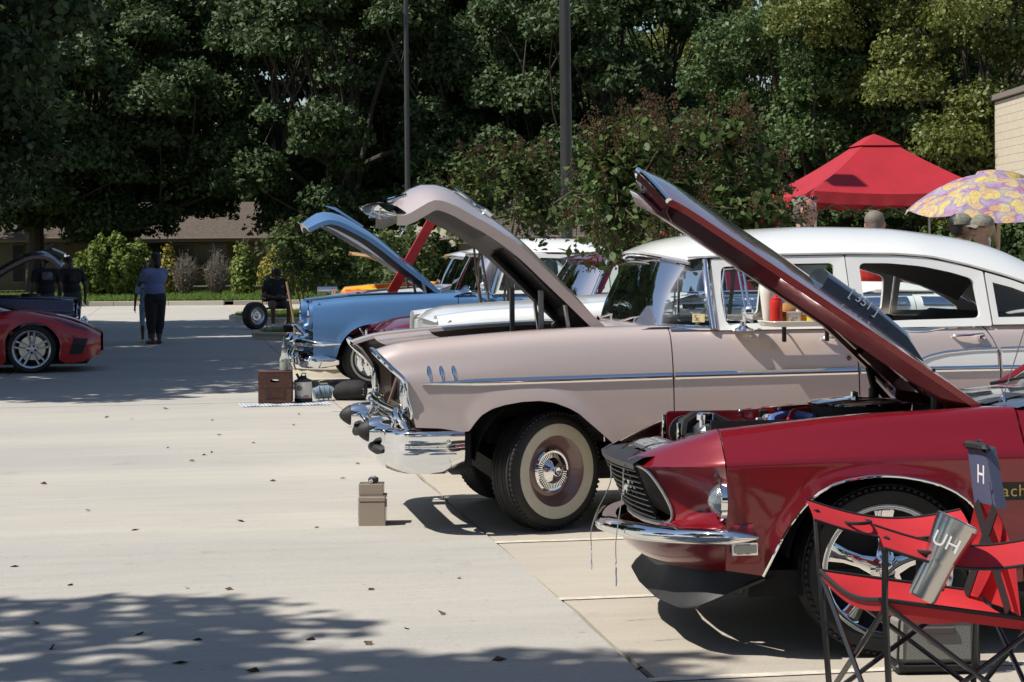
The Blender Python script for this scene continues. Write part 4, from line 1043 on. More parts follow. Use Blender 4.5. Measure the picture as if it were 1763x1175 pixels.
    for sg in (-1, 1):
        put(MB().grid([[(x, sg * (.56 + (.24) * (1 - t)), .93 + (zt_ - .93) * t) for x, zt_ in ((2.0, 1.31), (2.3, 1.23), (2.6, 1.12), (2.9, 1.0))] for t in (0, .5, 1)]), 'rear_pillar', RED)
        put(MB().grid([[(x, sg * (.78 - .22 * t), .92 + (.40 * t)) for x in ((.95 + .38 * t), 1.5, 2.0)] for t in (0, .5, 1)]), 'side_glass', GLASS)
    put(MB().grid([[(3.2 + o, y, z) for y in (-.78, 0, .78)] for o, z in ((0, .92), (.02, .8), (.0, .4))]), 'tail_panel', RED)
    put(MB().tube([(3.1, -.85, .5), (3.25, -.75, .5), (3.28, 0, .5), (3.25, .75, .5), (3.1, .85, .5)], .05, 8), 'rear_bumper', CHROME)
    m = MB(); m.box((1.0, 0, .27), (4.2 - 1.2, 1.45, .10)); m.box((-.25, 0, .30), (.7, .7, .08)); put(m, 'chassis', DARK)
    m = MB(); m.box((1.35, 0, .60), (.5, 1.2, .2), .05); m.box((1.6, 0, .85), (.15, 1.2, .45), .05); put(m, 'seats', BLACK)
    for sg in (-1, 1):
        m = MB(); m.lathe([(.375, .44), (.375, .83)], (0, 0, .32), 'y', 20, a0=R(8), a1=R(172))
        if sg < 0: m.xf(Matrix.Scale(-1, 4, (0, 1, 0)))
        m.build('wheel_housing', DARK, root)
        m = MB(); m.lathe([(.375, .44), (.375, .83)], (2.42, 0, .32), 'y', 20, a0=R(8), a1=R(172))
        if sg < 0: m.xf(Matrix.Scale(-1, 4, (0, 1, 0)))
        m.build('wheel_housing', DARK, root)
        wheel(root, 0, sg * .70, .316, .20, sg, 'mag', R(2), rimr=.236, rimmat=CHROME)
        wheel(root, 2.42, sg * .70, .316, .20, sg, 'mag', 0, rimr=.236, rimmat=CHROME)
        # side stripe with lettering
        sd = S.patch(sg, [(.33, .640), (.498, .640)], [(.345, .575), (.498, .575)], .003, 10, 4); tilt(sd); sd.build('side_stripe', mat('decal_black', (.012, .010, .010), .5), root)
        sd = S.patch(sg, [(.51, .640), (1.59, .640)], [(.51, .575), (1.59, .575)], .003, 20, 4); tilt(sd); sd.build('side_stripe', MT['decal_black'], root)
        if sg < 0:
            p = S.pt(.40, .605, .006); M = frame((.36, -p[1] , .608), (1, 0, 0), (0, -.03, 1))
            text_mesh('stripe_lettering', 'mach 1', .062, mat('decal_gold', (.48, .33, .10), .4, .4), root, M, spacing=1.1, align='LEFT')
    return root
pony = build_pony()
# ---------------------------------------------------------------- the other parked cars
def body_rows(xs, zt, hw, zmid=.74, sill=.26, tuck=.04, inner=.66, ws=None):
    rows = []
    for i, (x, z) in enumerate(zip(xs, zt)):
        k = hw * (ws[i] if ws else 1)
        rows.append([(inner * k, z - .006), (.77 * k, z + .002), (.86 * k, z - .008), (.93 * k, z - .05), (.965 * k, z - .13), (.99 * k, zmid), (k, .62), (.99 * k, .45), (k - tuck, sill)])
    return rows
def arch_pts(cx, cz, r, sill):
    return [(cx + r * math.cos(a) * -1, cz + r * math.sin(a)) for a in np.linspace(-.1, math.pi + .1, 17)]

def sedan(name, label, loc, rz, body, roofm, sp):
    """a parked saloon: fenders, doors, quarters, hood (raised or shut), glasshouse, bumpers, lamps, wheels."""
    root = thing(name, label, 'car', loc, rz, sp.get('group'))
    hw = sp['hw']; xs = sp['xs']; S = Surf(xs, body_rows(xs, sp['zt'], hw, sp.get('zmid', .74), ws=sp.get('ws'))); x0 = sp['x0']; x1 = sp['x1']; wb = sp['wb']; r = sp.get('arch', .37); sill = .262
    rad = sp.get('rad', .322); zb = sp.get('belt', 1.06); doors = sp['doors']; frx = sp.get('front', lambda z: x0)
    A0 = arch_pts(0, rad, r, sill); A0 = [(x, max(sill, min(z, sp.get('archtop', 9)))) for x, z in A0]
    A1 = [(x + wb, z) for x, z in arch_pts(0, rad, r * sp.get('rearch', 1), sill)]; A1 = [(x, max(sill, z)) for x, z in A1]
    zlo = sp.get('zlo', .40)
    for sg in (-1, 1):
        S.panel(sg, [(frx(zlo), zlo), (-r - .06, zlo - .02)] + [p for p in A0 if p[1] > sill + .02 and (p[0] > -r * .98 or p[1] > zlo)] + [(r + .02, sill), (doors[0] - .004, sill)], frx, doors[0] - .004, nu=56, nv=20, flare=.012).build('fender', body, root)
        for a, b in zip(doors[:-1], doors[1:]):
            S.panel(sg, [(a + .004, sill), (b - .004, sill)], a + .004, b - .004, top=zb, nu=14, nv=14).build('door', body, root)
            q = S.pt(b - .14, zb - .07, .02); MB().tube([(q[0] - .06, sg * (q[1] - .02), q[2]), (q[0] - .05, sg * q[1], q[2]), (q[0] + .06, sg * q[1], q[2] + .004)], .009, 7).build('door_handle', CHROME, root)
        S.panel(sg, [(doors[-1] + .004, sill)] + [p for p in A1 if p[1] > sill + .02 and p[0] > doors[-1] + .02] + [(wb + r + .02, sill + .03), (x1, .36)], doors[-1] + .004, x1, nu=40, nv=16).build('rear_quarter', body, root)
        for (path, wd) in sp.get('trim', []):
            S.trim(sg, path, wd, .010).build('side_moulding', CHROME, root)
        S.trim(sg, [(doors[0] + .01, zb - .006), (doors[-1] - .01, zb - .006)], .020, .009, n=10).build('belt_moulding', CHROME, root)
        # headlight
        hx, hy, hz, hr = sp.get('lamp', (x0 + .03, hw * .78, .74, .085)); n = 24
        if hr > 0:
            L = [(hx - .045, sg * (hy + hr * 1.18 * math.cos(a)), hz + hr * 1.25 * math.sin(a)) for a in [2 * math.pi * q / n for q in range(n)]]
            dish_lamp(root, (hx + .01, sg * hy, hz), hr, L, CHROME)
        wheel(root, 0, sg * (hw - .19), rad, .18, sg, sp.get('wheel', 'poverty'), sp.get('steer', 0), rimr=.19, rimmat=sp.get('rimmat', STEEL))
        wheel(root, wb, sg * (hw - .19), rad, .18, sg, sp.get('wheel', 'poverty'), 0, rimr=.19, rimmat=sp.get('rimmat', STEEL))
        for cx in (0, wb):
            m = MB(); m.lathe([(r + .03, hw - .42), (r + .03, hw - .03)], (cx, 0, rad), 'y', 16, a0=R(8), a1=R(172))
            if sg < 0: m.xf(Matrix.Scale(-1, 4, (0, 1, 0)))
            m.build('wheel_housing', DARK, root)
    # nose panel
    ztop = sp['zt'][0]
    m = MB(); m.grid([[(x0 + .012 + .02 * (y / hw) ** 2 + o, y, z) for y in np.linspace(-hw * .93, hw * .93, 15)] for o, z in ((.05, ztop - .02), (.0, ztop - .07), (0.0, .42), (.05, .36))]); m.build('nose_panel', sp.get('nose', body), root)
    gz0, gz1 = sp.get('grille', (.46, .70)); nb = sp.get('bars', 5)
    MB().box((x0 + .012, 0, (gz0 + gz1) / 2), (.03, hw * 1.15, gz1 - gz0), .004).build('grille_back', BLACK, root)
    for k in range(nb):
        z = gz0 + (gz1 - gz0) * (k + .5) / nb; MB().tube([(x0 - .012 + .02 * (y / hw) ** 2, y, z) for y in np.linspace(-hw * .58, hw * .58, 9)], .010, 6).build('grille_bar', CHROME, root)
    # bumpers
    bz = sp.get('bumper_z', .46); bx = sp.get('bumper_x', x0 - .10); we = sp.get('bumper_wrap', .30)
    for (sx, xx, nm) in ((-1, bx, 'front_bumper'), (1, x1 + .12, 'rear_bumper')):
        plan = crom([(xx, 0), (xx - sx * .01, -hw * .5), (xx - sx * .05, -hw * .82), (xx - sx * .14, -hw * 1.01), (xx - sx * we, -hw * 1.035)], 5); full = [(p[0], p[1]) for p in reversed(plan)] + [(p[0], -p[1]) for p in plan[1:]]; n = len(full); rws = []
        for i, (x, y) in enumerate(full):
            a = full[max(i - 1, 0)]; b = full[min(i + 1, n - 1)]; t = np.array([b[0] - a[0], b[1] - a[1]]); t /= np.linalg.norm(t); nn = np.array([t[1], -t[0]])
            if nn[0] * sx < -.2 or nn[1] * y < -.1: nn = -nn
            e = min(1, (min(i, n - 1 - i) + .8) / 3) ** .5
            rws.append([(x + nn[0] * o, y + nn[1] * o, bz + q * e) for o, q in ((-.06, .06), (-.02, .068), (0, .04), (-.006, .01), (-.004, -.03), (-.03, -.062), (-.06, -.064))])
        fbm = MB().grid(rws).build(nm, CHROME, root, ang=60)
        if sx < 0:
            for y in sp.get('guards', (-.38, .38)):
                MB().tube([(xx - .01, y, bz - .09), (xx - .035, y, bz - .03), (xx - .035, y, bz + .08), (xx - .005, y, bz + .15)], [.03, .042, .042, .022], 10, flat=.8).build('bumper_guard', CHROME, fbm)
    # hood
    ci = sp.get('inner', .66) * hw
    if 'hood_prof' in sp:
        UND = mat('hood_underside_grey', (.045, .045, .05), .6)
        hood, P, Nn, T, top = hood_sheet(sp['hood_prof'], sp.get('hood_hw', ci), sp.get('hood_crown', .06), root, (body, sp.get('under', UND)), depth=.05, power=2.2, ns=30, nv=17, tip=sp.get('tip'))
        sp['_hood'] = (hood, P, Nn)
        for y in (-ci * .85, ci * .85): MB().box((sp['cowl'] - .22, y, sp['zt'][3] + .06), (.03, .03, .30), .004, rot=Matrix.Rotation(R(-12), 3, 'Y')).build('hinge_arm', STEEL, root)
        m = MB(); m.box(((x0 + sp['cowl']) / 2, 0, .60), (sp['cowl'] - x0 - .1, ci * 1.9, .02)); m.box((sp['cowl'] - .03, 0, .80), (.02, ci * 2, .42)); zw = min(sp['zt'][:4]) - .02; m.box(((x0 + sp['cowl']) / 2, -ci * .98, (zw + .6) / 2), (sp['cowl'] - x0 - .1, .014, zw - .6)); m.box(((x0 + sp['cowl']) / 2, ci * .98, (zw + .6) / 2), (sp['cowl'] - x0 - .1, .014, zw - .6)); m.build('engine_bay', sp.get('bay', DARK), root)
        MB().box((0.05, 0, .76), (.55, .36, .26), .04).build('engine', sp.get('engine', BLACK), root)
        MB().lathe([(.0, .97), (.14, .965), (.15, .95), (.15, .91), (.08, .89)], (.08, 0, 0), 'z', 20).build('air_cleaner', sp.get('cleaner', BLACK), root)
        MB().box((x0 + .12, 0, .72), (.05, ci * 1.6, .32), .01).build('radiator', BLACK, root)
    else:
        cz = sp.get('crown', .05); rws = []
        for x in np.linspace(x0 + .01, sp['cowl'], 22):
            e = float(S.at(x, 0)[1]); k = min(1, (x - x0) / .14); rws.append([(x - .03 * (1 - v * v) * max(0, 1 - (x - x0) * 3), v * S.at(x, 0)[0] * .995, e - .05 * (1 - k) ** 2 + cz * (1 - v * v) * (.4 + .6 * k)) for v in np.linspace(-1, 1, 17)])
        MB().grid(rws).build('hood', body, root, ang=50)
    # cowl, glasshouse
    cw = sp['cowl']; wt = sp['wtop']; re = sp['rend']; tb = sp['tbase']; zr = sp['zr']; zc = sp['zc']; tum = sp.get('tumble', .38); hb = hw * .93
    G = lambda x, z: hb - (z - zb) * tum
    MB().grid([[(cw + o + .10 * (y / hw) ** 2, y, z - .02 * (y / hw) ** 2) for y in np.linspace(-hb, hb, 17)] for o, z in ((-.01, S.at(cw, 0)[1] - .005), (.06, S.at(cw, 0)[1] + .02), (.18, zb + .035), (.24, zb))]).build('cowl', body, root)
    g = []
    wrap = sp.get('wrap', .30)
    for v in np.linspace(-1, 1, 25):
        a = abs(v); g.append([((cw + .16 + wrap * a ** 3.5) + ((wt + (wrap * .9) * a ** 3.5) - (cw + .16 + wrap * a ** 3.5)) * t - .015 * math.sin(math.pi * t), v * (hb * .98 + (G(0, zr) - hb * .98) * t), zb + .02 + (zr - zb - .02) * t) for t in np.linspace(0, 1, 7)])
    MB().grid(g).build('windscreen', GLASSC, root, ang=60); MB().tube([c[0] for c in g], .012, 7).build('windscreen_trim', CHROME, root); MB().tube([c[-1] for c in g], .010, 7).build('windscreen_header', CHROME, root)
    lo = wt + wrap * .9
    if sp.get('open'):
        for sg in (-1, 1): MB().tube([(cw + .16 + wrap + (lo - cw - .16 - wrap) * t, sg * (G(0, zb + (zr - zb) * t) + .002), zb + (zr - zb) * t) for t in np.linspace(0, 1, 5)], .016, 8).build('windscreen_pillar', CHROME, root)
        MB().grid([[(x, v * hw * .85, z + .05 * (1 - v * v)) for v in np.linspace(-1, 1, 11)] for x, z in ((tb - .75, zb - .02), (tb - .5, zb + .03), (tb - .1, zb + .02))]).build('folded_top', mat('folded_top_white', (.6, .6, .58), .8), root)
    else:
        rx = [wt - .02, wt + .25, (wt + re) / 2, re - .25, re, (re + tb) / 2 + .05, tb]; rz_ = [zr, zr + .012, zr + .018, zr + .008, zr - .03, (zr + zb) / 2 - .03, zb]; rc = [zr + .03, (zc + zr) / 2 + .02, zc, zc - .012, zc - .06, (zc + zb) / 2 + .02, zb + .04]
        rws = []
        for x in np.linspace(wt - .02, tb, 34):
            a = float(pchip(x, rx, rz_)); c = float(pchip(x, rx, rc)); fx = max(0, 1 - (x - wt) / .5); rws.append([(x - .05 * (1 - v * v) * fx + (wrap * .55) * abs(v) ** 3 * fx, v * (G(x, a) + .004), a + (c - a) * (1 - abs(v) ** 2.3)) for v in np.linspace(-1, 1, 21)])
        MB().grid(rws).build('roof', roofm, root, ang=50)
        lo = wt + wrap * .9
        for sg in (-1, 1):
            MB().tube([(cw + .16 + wrap + (lo - cw - .16 - wrap) * t, sg * (G(0, zb + (zr - zb) * t) + .002), zb + (zr - zb) * t) for t in np.linspace(0, 1, 5)], .020, 8).build('windscreen_pillar', sp.get('pillar', CHROME), root)
            ed = [cw + .16 + wrap + .04] + list(doors[1:-1]) + [doors[-1]]
            for a, b in zip(ed[:-1], ed[1:]):
                lt = a + (.05 if a == ed[0] and lo > a else .0)
                o_ = [(a, zb - .005), (max(a, lo + .02) if a == ed[0] else a, zr), (b - .008, zr if b < re - .2 else zr - .03), (b - .008, zb - .005)]
                i_ = [(o_[0][0] + .045, zb + .03), (o_[1][0] + .045, zr - .045), (b - .06, o_[2][1] - .045), (b - .06, zb + .03)]
                ring(MB(), rounded(o_, .012), rounded(i_, .03), G, .03, sgn=sg).build('window_frame', roofm if sp.get('frame') is None else sp['frame'], root)
                if sp.get('side_glass', True): MB().grid([[(x, sg * (G(x, z) - .015), z) for x, z in (i_[0], i_[3])], [(x, sg * (G(x, z) - .015), z) for x, z in (i_[1], i_[2])]]).build('side_glass', GLASS, root)
            qx = doors[-1] + .004
            pts_t = [(x, float(pchip(x, rx, rz_)) - .004) for x in np.linspace(qx, tb - .02, 8)]
            MB().grid([[(x, sg * G(x, z), z) for x, z in pts_t], [(x, sg * G(x, zb), zb - .004) for x, z in pts_t]]).build('rear_pillar', roofm, root)
        MB().grid([[(x, v * .75 * hw, z) for v in np.linspace(-1, 1, 9)] for x, z in ((tb - .12, zb + .12), (tb + .1, zb))]).build('rear_window', GLASS, root)
    MB().grid([[(x, v * ci * 1.02, z + .03 * (1 - v * v)) for v in np.linspace(-1, 1, 11)] for x, z in ((tb - .02, zb + .01), ((tb + x1) / 2, S.at((tb + x1) / 2, 0)[1]), (x1 - .1, S.at(x1 - .1, 0)[1] - .01), (x1, .75), (x1, .4))]).build('boot_lid', body, root)
    m = MB(); m.box((wb / 2, 0, .30), (wb + 1.2, 1.0, .10)); m.box((wb / 2, 0, .33), (wb - .9, hw * 1.8, .05)); m.build('chassis', DARK, root)
    ST = sp.get('seat', mat('seat_dark', (.05, .05, .055), .8))
    m = MB(); m.box((doors[0] + .75, 0, .78), (.16, hw * 1.5, .5), .06, rot=Matrix.Rotation(R(12), 3, 'Y')); m.box((doors[0] + .55, 0, .60), (.5, hw * 1.5, .16), .05); m.build('front_seat', ST, root)
    MB().box((doors[0] + 1.55, 0, .80), (.2, hw * 1.4, .5), .06, rot=Matrix.Rotation(R(14), 3, 'Y')).build('rear_seat', ST, root)
    MB().box((cw + .38, 0, zb - .06), (.25, hw * 1.6, .12), .03).build('dashboard', mat('dash_dark', (.05, .05, .06), .5), root)
    q = (doors[0] + .28, -hw * 1.02, zb + .0)
    for sg in (-1, 1):
        m = MB(); m.tube([(0, 0, -.02), (0, sg * .03, .03), (.01, sg * .05, .07)], .010, 7); m.lathe([(0, -.05), (.025, -.042), (.045, -.015), (.05, 0), (0, .003)], (.03, sg * .06, .09), 'x', 16); m.build('side_mirror', CHROME, root, loc=(doors[0] + .25, sg * (G(0, zb) + .01), zb))
    return root, S, sp

BLUE = paint('sky_blue_paint', (0.105, 0.235, 0.46), metal=.3, rough=.36)
CREAM = MT['cream_white_paint']
WHT = paint('plain_white_paint', (.78, .79, .79), rough=.4)
MAROON = paint('maroon_paint', (.15, .008, .018), metal=.15, rough=.32)
SILV = paint('pale_silver_paint', (.60, .62, .63), metal=.3, rough=.35)
# light blue sedan, hood up
sp = dict(hw=.88, xs=[-.66, -.5, -.13, .39, .9, 1.4, 2.0, 2.7, 3.3, 3.95], zt=[.985, 1.00, 1.03, 1.045, 1.05, 1.05, 1.05, 1.05, 1.05, 1.04], x0=-.66, x1=3.9, wb=2.76, doors=[.98, 1.9, 2.75], belt=1.045,
          cowl=.86, wtop=1.22, rend=2.7, tbase=3.2, zr=1.49, zc=1.675, lamp=(-.66, .72, .82, .088), bumper_x=-.84, bumper_z=.30, bumper_wrap=.46, guards=(-.40, -.0, .40), grille=(.42, .62), bars=2, zlo=.33, nose=BLUE,
          hood_prof=[(.83, 1.06), (.6, 1.245), (.42, 1.385), (.1, 1.64), (-.13, 1.78), (-.33, 1.875), (-.46, 1.895), (-.58, 1.855), (-.69, 1.80)], hood_hw=.56, hood_crown=lambda u: float(np.interp(u, [0, .2, .7, .9, 1], [.03, .06, .09, .11, .08])), bay=mat('red_bay', (.30, .01, .01), .5), engine=mat('red_engine', (.40, .012, .012), .4),
          trim=[([(.02, .735), (.97, .735)], .035), ([(1.0, .735), (1.88, .735)], .035), ([(1.92, .735), (2.7, .74)], .035)], wrap=.34, tumble=.40, steer=R(4), arch=.40)
blue, BS, _ = sedan('vintage_sedan', 'sky blue sedan with white roof, dice behind the windscreen and raised hood', (2.24, 23.58, 0), 0, BLUE, CREAM, sp)
hood, P, Nn = sp['_hood']
i = int(len(P) * .80); p = P[i] + Nn[i] * .10; q = P[i - 6] + Nn[i - 6] * .095
MB().tube([(q[0], 0, q[1]), (p[0] + .05, 0, p[1] + .045), (p[0] - .06, 0, p[1] + .075)], [.012, .016, .004], 8).build('hood_ornament', CHROME, hood)
for sg in (-1, 1):    # lamp visor, jet pods over the bumper, wing badge
    MB().lathe([(.115, -.10), (.125, -.04), (.125, .06)], (-.60, sg * .72, .84), 'x', 26).build('headlight_visor', BLUE, blue)
    MB().tube([(-.80, sg * .42, .52), (-.78, sg * .60, .52), (-.70, sg * .80, .515), (-.55, sg * .905, .51), (-.36, sg * .915, .51)], [.055, .06, .05, .045, .02], 12, flat=.8).build('parking_lamp_pod', CHROME, blue)
    MB().tube([(-.80, sg * .36, .52), (-.86, sg * .36, .52), (-.90, sg * .36, .52)], [.08, .075, .02], 16).build('grille_pod', CHROME, blue)
    m = MB(); pt = BS.pt(-.10, .62, .01)
    for a in (-35, 35): m.box((pt[0] + .03 * math.sin(R(a)), sg * pt[1], pt[2] + .02), (.016, .012, .09), .004, rot=Matrix.Rotation(R(a), 3, 'Y'))
    m.build('fender_badge', CHROME, blue)
MB().tube([(-.72, -.55, .60), (-.80, -.3, .68), (-.82, 0, .70), (-.80, .3, .68), (-.72, .55, .60)], .03, 10, flat=.7).build('grille_surround', CHROME, blue)
MB().box((-.70, 0, .70), (.10, 1.1, .06), .02, rot=Matrix.Rotation(R(-25), 3, 'Y')).build('grille_brow', BLUE, blue)
for (dx, dy, dz, a) in ((1.30, -.42, 1.22, .4), (1.28, -.30, 1.30, 1.0)):
    dc = MB(); dc.box((0, 0, 0), (.085, .085, .085), .014); d = dc.build('fuzzy_die', mat('die_white', (.7, .7, .7), .9) if dz < 1.25 else mat('die_blue', (.12, .2, .55), .9), blue, loc=(dx, dy, dz)); d.rotation_euler = (.2, .1, a)
    pm = MB()
    for (u, v) in ((-.022, -.022), (.022, .022), (-.022, .022), (.022, -.022), (0, 0)): pm.ball((u, -.044, v), .008, 5); pm.ball((-.044, u, v), .008, 5)
    pm.build('pips', BLACK if dz < 1.25 else WHITE, d)['kind'] = 'stuff'
    MB().tube([(dx, dy, dz + .04), (1.30, -.34, 1.45)], .002, 4).build('die_string', WHITE, blue)
# white coupe between, hood shut
sp = dict(hw=.86, xs=[-.30, -.1, .2, .64, .95, 1.6, 2.4, 3.1, 3.7, 4.05], zt=[1.085, 1.105, 1.135, 1.165, 1.18, 1.19, 1.19, 1.185, 1.17, 1.06], x0=-.27, x1=4.05, wb=2.75, doors=[1.05, 1.95, 2.75], belt=1.19,
          cowl=.93, wtop=1.18, rend=2.5, tbase=3.0, zr=1.49, zc=1.60, lamp=(-.27, .66, .80, .085), bumper_x=-.36, grille=(.5, .7), zlo=.42, crown=.035, trim=[([(1.1, 1.13), (2.7, 1.14)], .06), ([(2.8, 1.14), (3.9, 1.12)], .06)], wrap=.22, zmid=.8, arch=.36)
sp['x0'] = -.55; sp['xs'][0] = -.56; sp['zt'][0] = 1.082; sp['xs'][1] = -.25; sp['zt'][1] = 1.115; sp['nose'] = WHT; sp['bumper_x'] = -.62; sp['lamp'] = (-.55, .66, .80, .085)
sp['open'] = True
white_car, _, _ = sedan('vintage_convertible', 'white open convertible with its hood shut, parked behind the dusty rose sedan', (2.30, 14.1, 0), 0, WHT, WHT, sp)
# maroon car with red roof
sp = dict(hw=.86, xs=[-.62, -.4, 0, .5, 1.0, 1.7, 2.4, 3.1, 3.9], zt=[.80, .86, .90, .93, .94, .95, .96, .96, .94], x0=-.62, x1=3.85, wb=2.7, doors=[.95, 1.95, 2.7], belt=.95, cowl=.85, wtop=1.28, rend=2.6, tbase=3.1, zr=1.42, zc=1.55,
          lamp=(-.62, .66, .66, .08), grille=(.45, .62), zlo=.38, crown=.04, trim=[([(-.55, .80), (.9, .86)], .02), ([(-.55, .74), (.9, .80)], .018), ([(1.0, .86), (2.6, .88)], .02)], wrap=.25, arch=.37, pillar=CHROME, zmid=.68)
maroon, _, _ = sedan('vintage_coupe', 'dark red coupe with chrome strips on its nose, hood shut, next to the blue sedan', (2.58, 19.4, 0), 0, MAROON, MAROON, sp)
# pale silver-white car with hood up behind the blue one
sp = dict(hw=.86, xs=[-.70, -.5, -.1, .4, .9, 1.6, 2.4, 3.1, 3.8], zt=[.88, .90, .95, 1.0, 1.03, 1.04, 1.04, 1.04, 1.0], x0=-.70, x1=3.8, wb=2.7, doors=[1.0, 2.0, 2.75], belt=1.04, cowl=.95, wtop=1.30, rend=2.6, tbase=3.1, zr=1.46, zc=1.60,
          lamp=(-.70, .66, .70, .085), grille=(.48, .66), zlo=.38, wrap=.22, arch=.37, zmid=.72, frame=BLACK,
          hood_prof=[(.93, 1.04), (.6, 1.26), (.25, 1.49), (-.1, 1.71), (-.40, 1.89), (-.50, 1.94)], hood_hw=.55, hood_crown=.04, under=mat('hood_underside_silver', (.42, .43, .44), .4, .5))
silver, _, _ = sedan('muscle_car', 'pale silver car with black glasshouse and raised hood beyond the blue sedan', (2.72, 29.2, 0), 0, SILV, WHT, sp)
# dark purple old car at the left, facing the other way
PURP = paint('dark_plum_paint', (.035, .022, .055), metal=.2, rough=.3)
sp = dict(hw=.84, xs=[-.60, -.4, 0, .5, 1.0, 1.7, 2.4, 3.1, 3.8], zt=[.88, .90, .92, .94, .95, .96, .96, .96, .9], x0=-.58, x1=3.7, wb=2.65, doors=[1.0, 1.9, 2.7], belt=.97, cowl=.9, wtop=1.2, rend=2.4, tbase=3.0, zr=1.44, zc=1.60, lamp=(-.58, .64, .72, .085), grille=(.45, .66), zlo=.40, wrap=.15, arch=.38,
          hood_prof=[(.9, .98), (.55, 1.27), (.2, 1.47), (-.05, 1.54), (-.25, 1.50), (-.40, 1.37)], hood_hw=.5, hood_crown=.07)
plum, _, sp = sedan('vintage_coupe', 'dark plum car with chrome ornament on its raised hood, beside the red sports car', (-1.97, 31.3, 0), R(180), PURP, PURP, sp)
hd, P, Nn = sp['_hood']
m = MB(); m.grid([[(x, v * w_, z + .03 * (1 - v * v)) for v in np.linspace(-1, 1, 9)] for x, z, w_ in ((-.14, 1.60, .10), (-.25, 1.625, .17), (-.37, 1.575, .20), (-.46, 1.53, .17), (-.47, 1.50, .12))]); m.build('hood_front', PURP, hd)
MB().tube([(-.02, 0, 1.56), (-.10, 0, 1.62), (-.22, 0, 1.70), (-.26, 0, 1.725)], [.02, .012, .010, .016], 8).build('hood_ornament', CHROME, hd)
MB().box((-.05, 0, 1.57), (.12, .2, .04), .012).build('ornament_base', CHROME, hd)
MB().tube([(-.445, -.2, 1.53), (-.475, 0, 1.54), (-.445, .2, 1.53)], .02, 8).build('hood_lip', CHROME, hd)

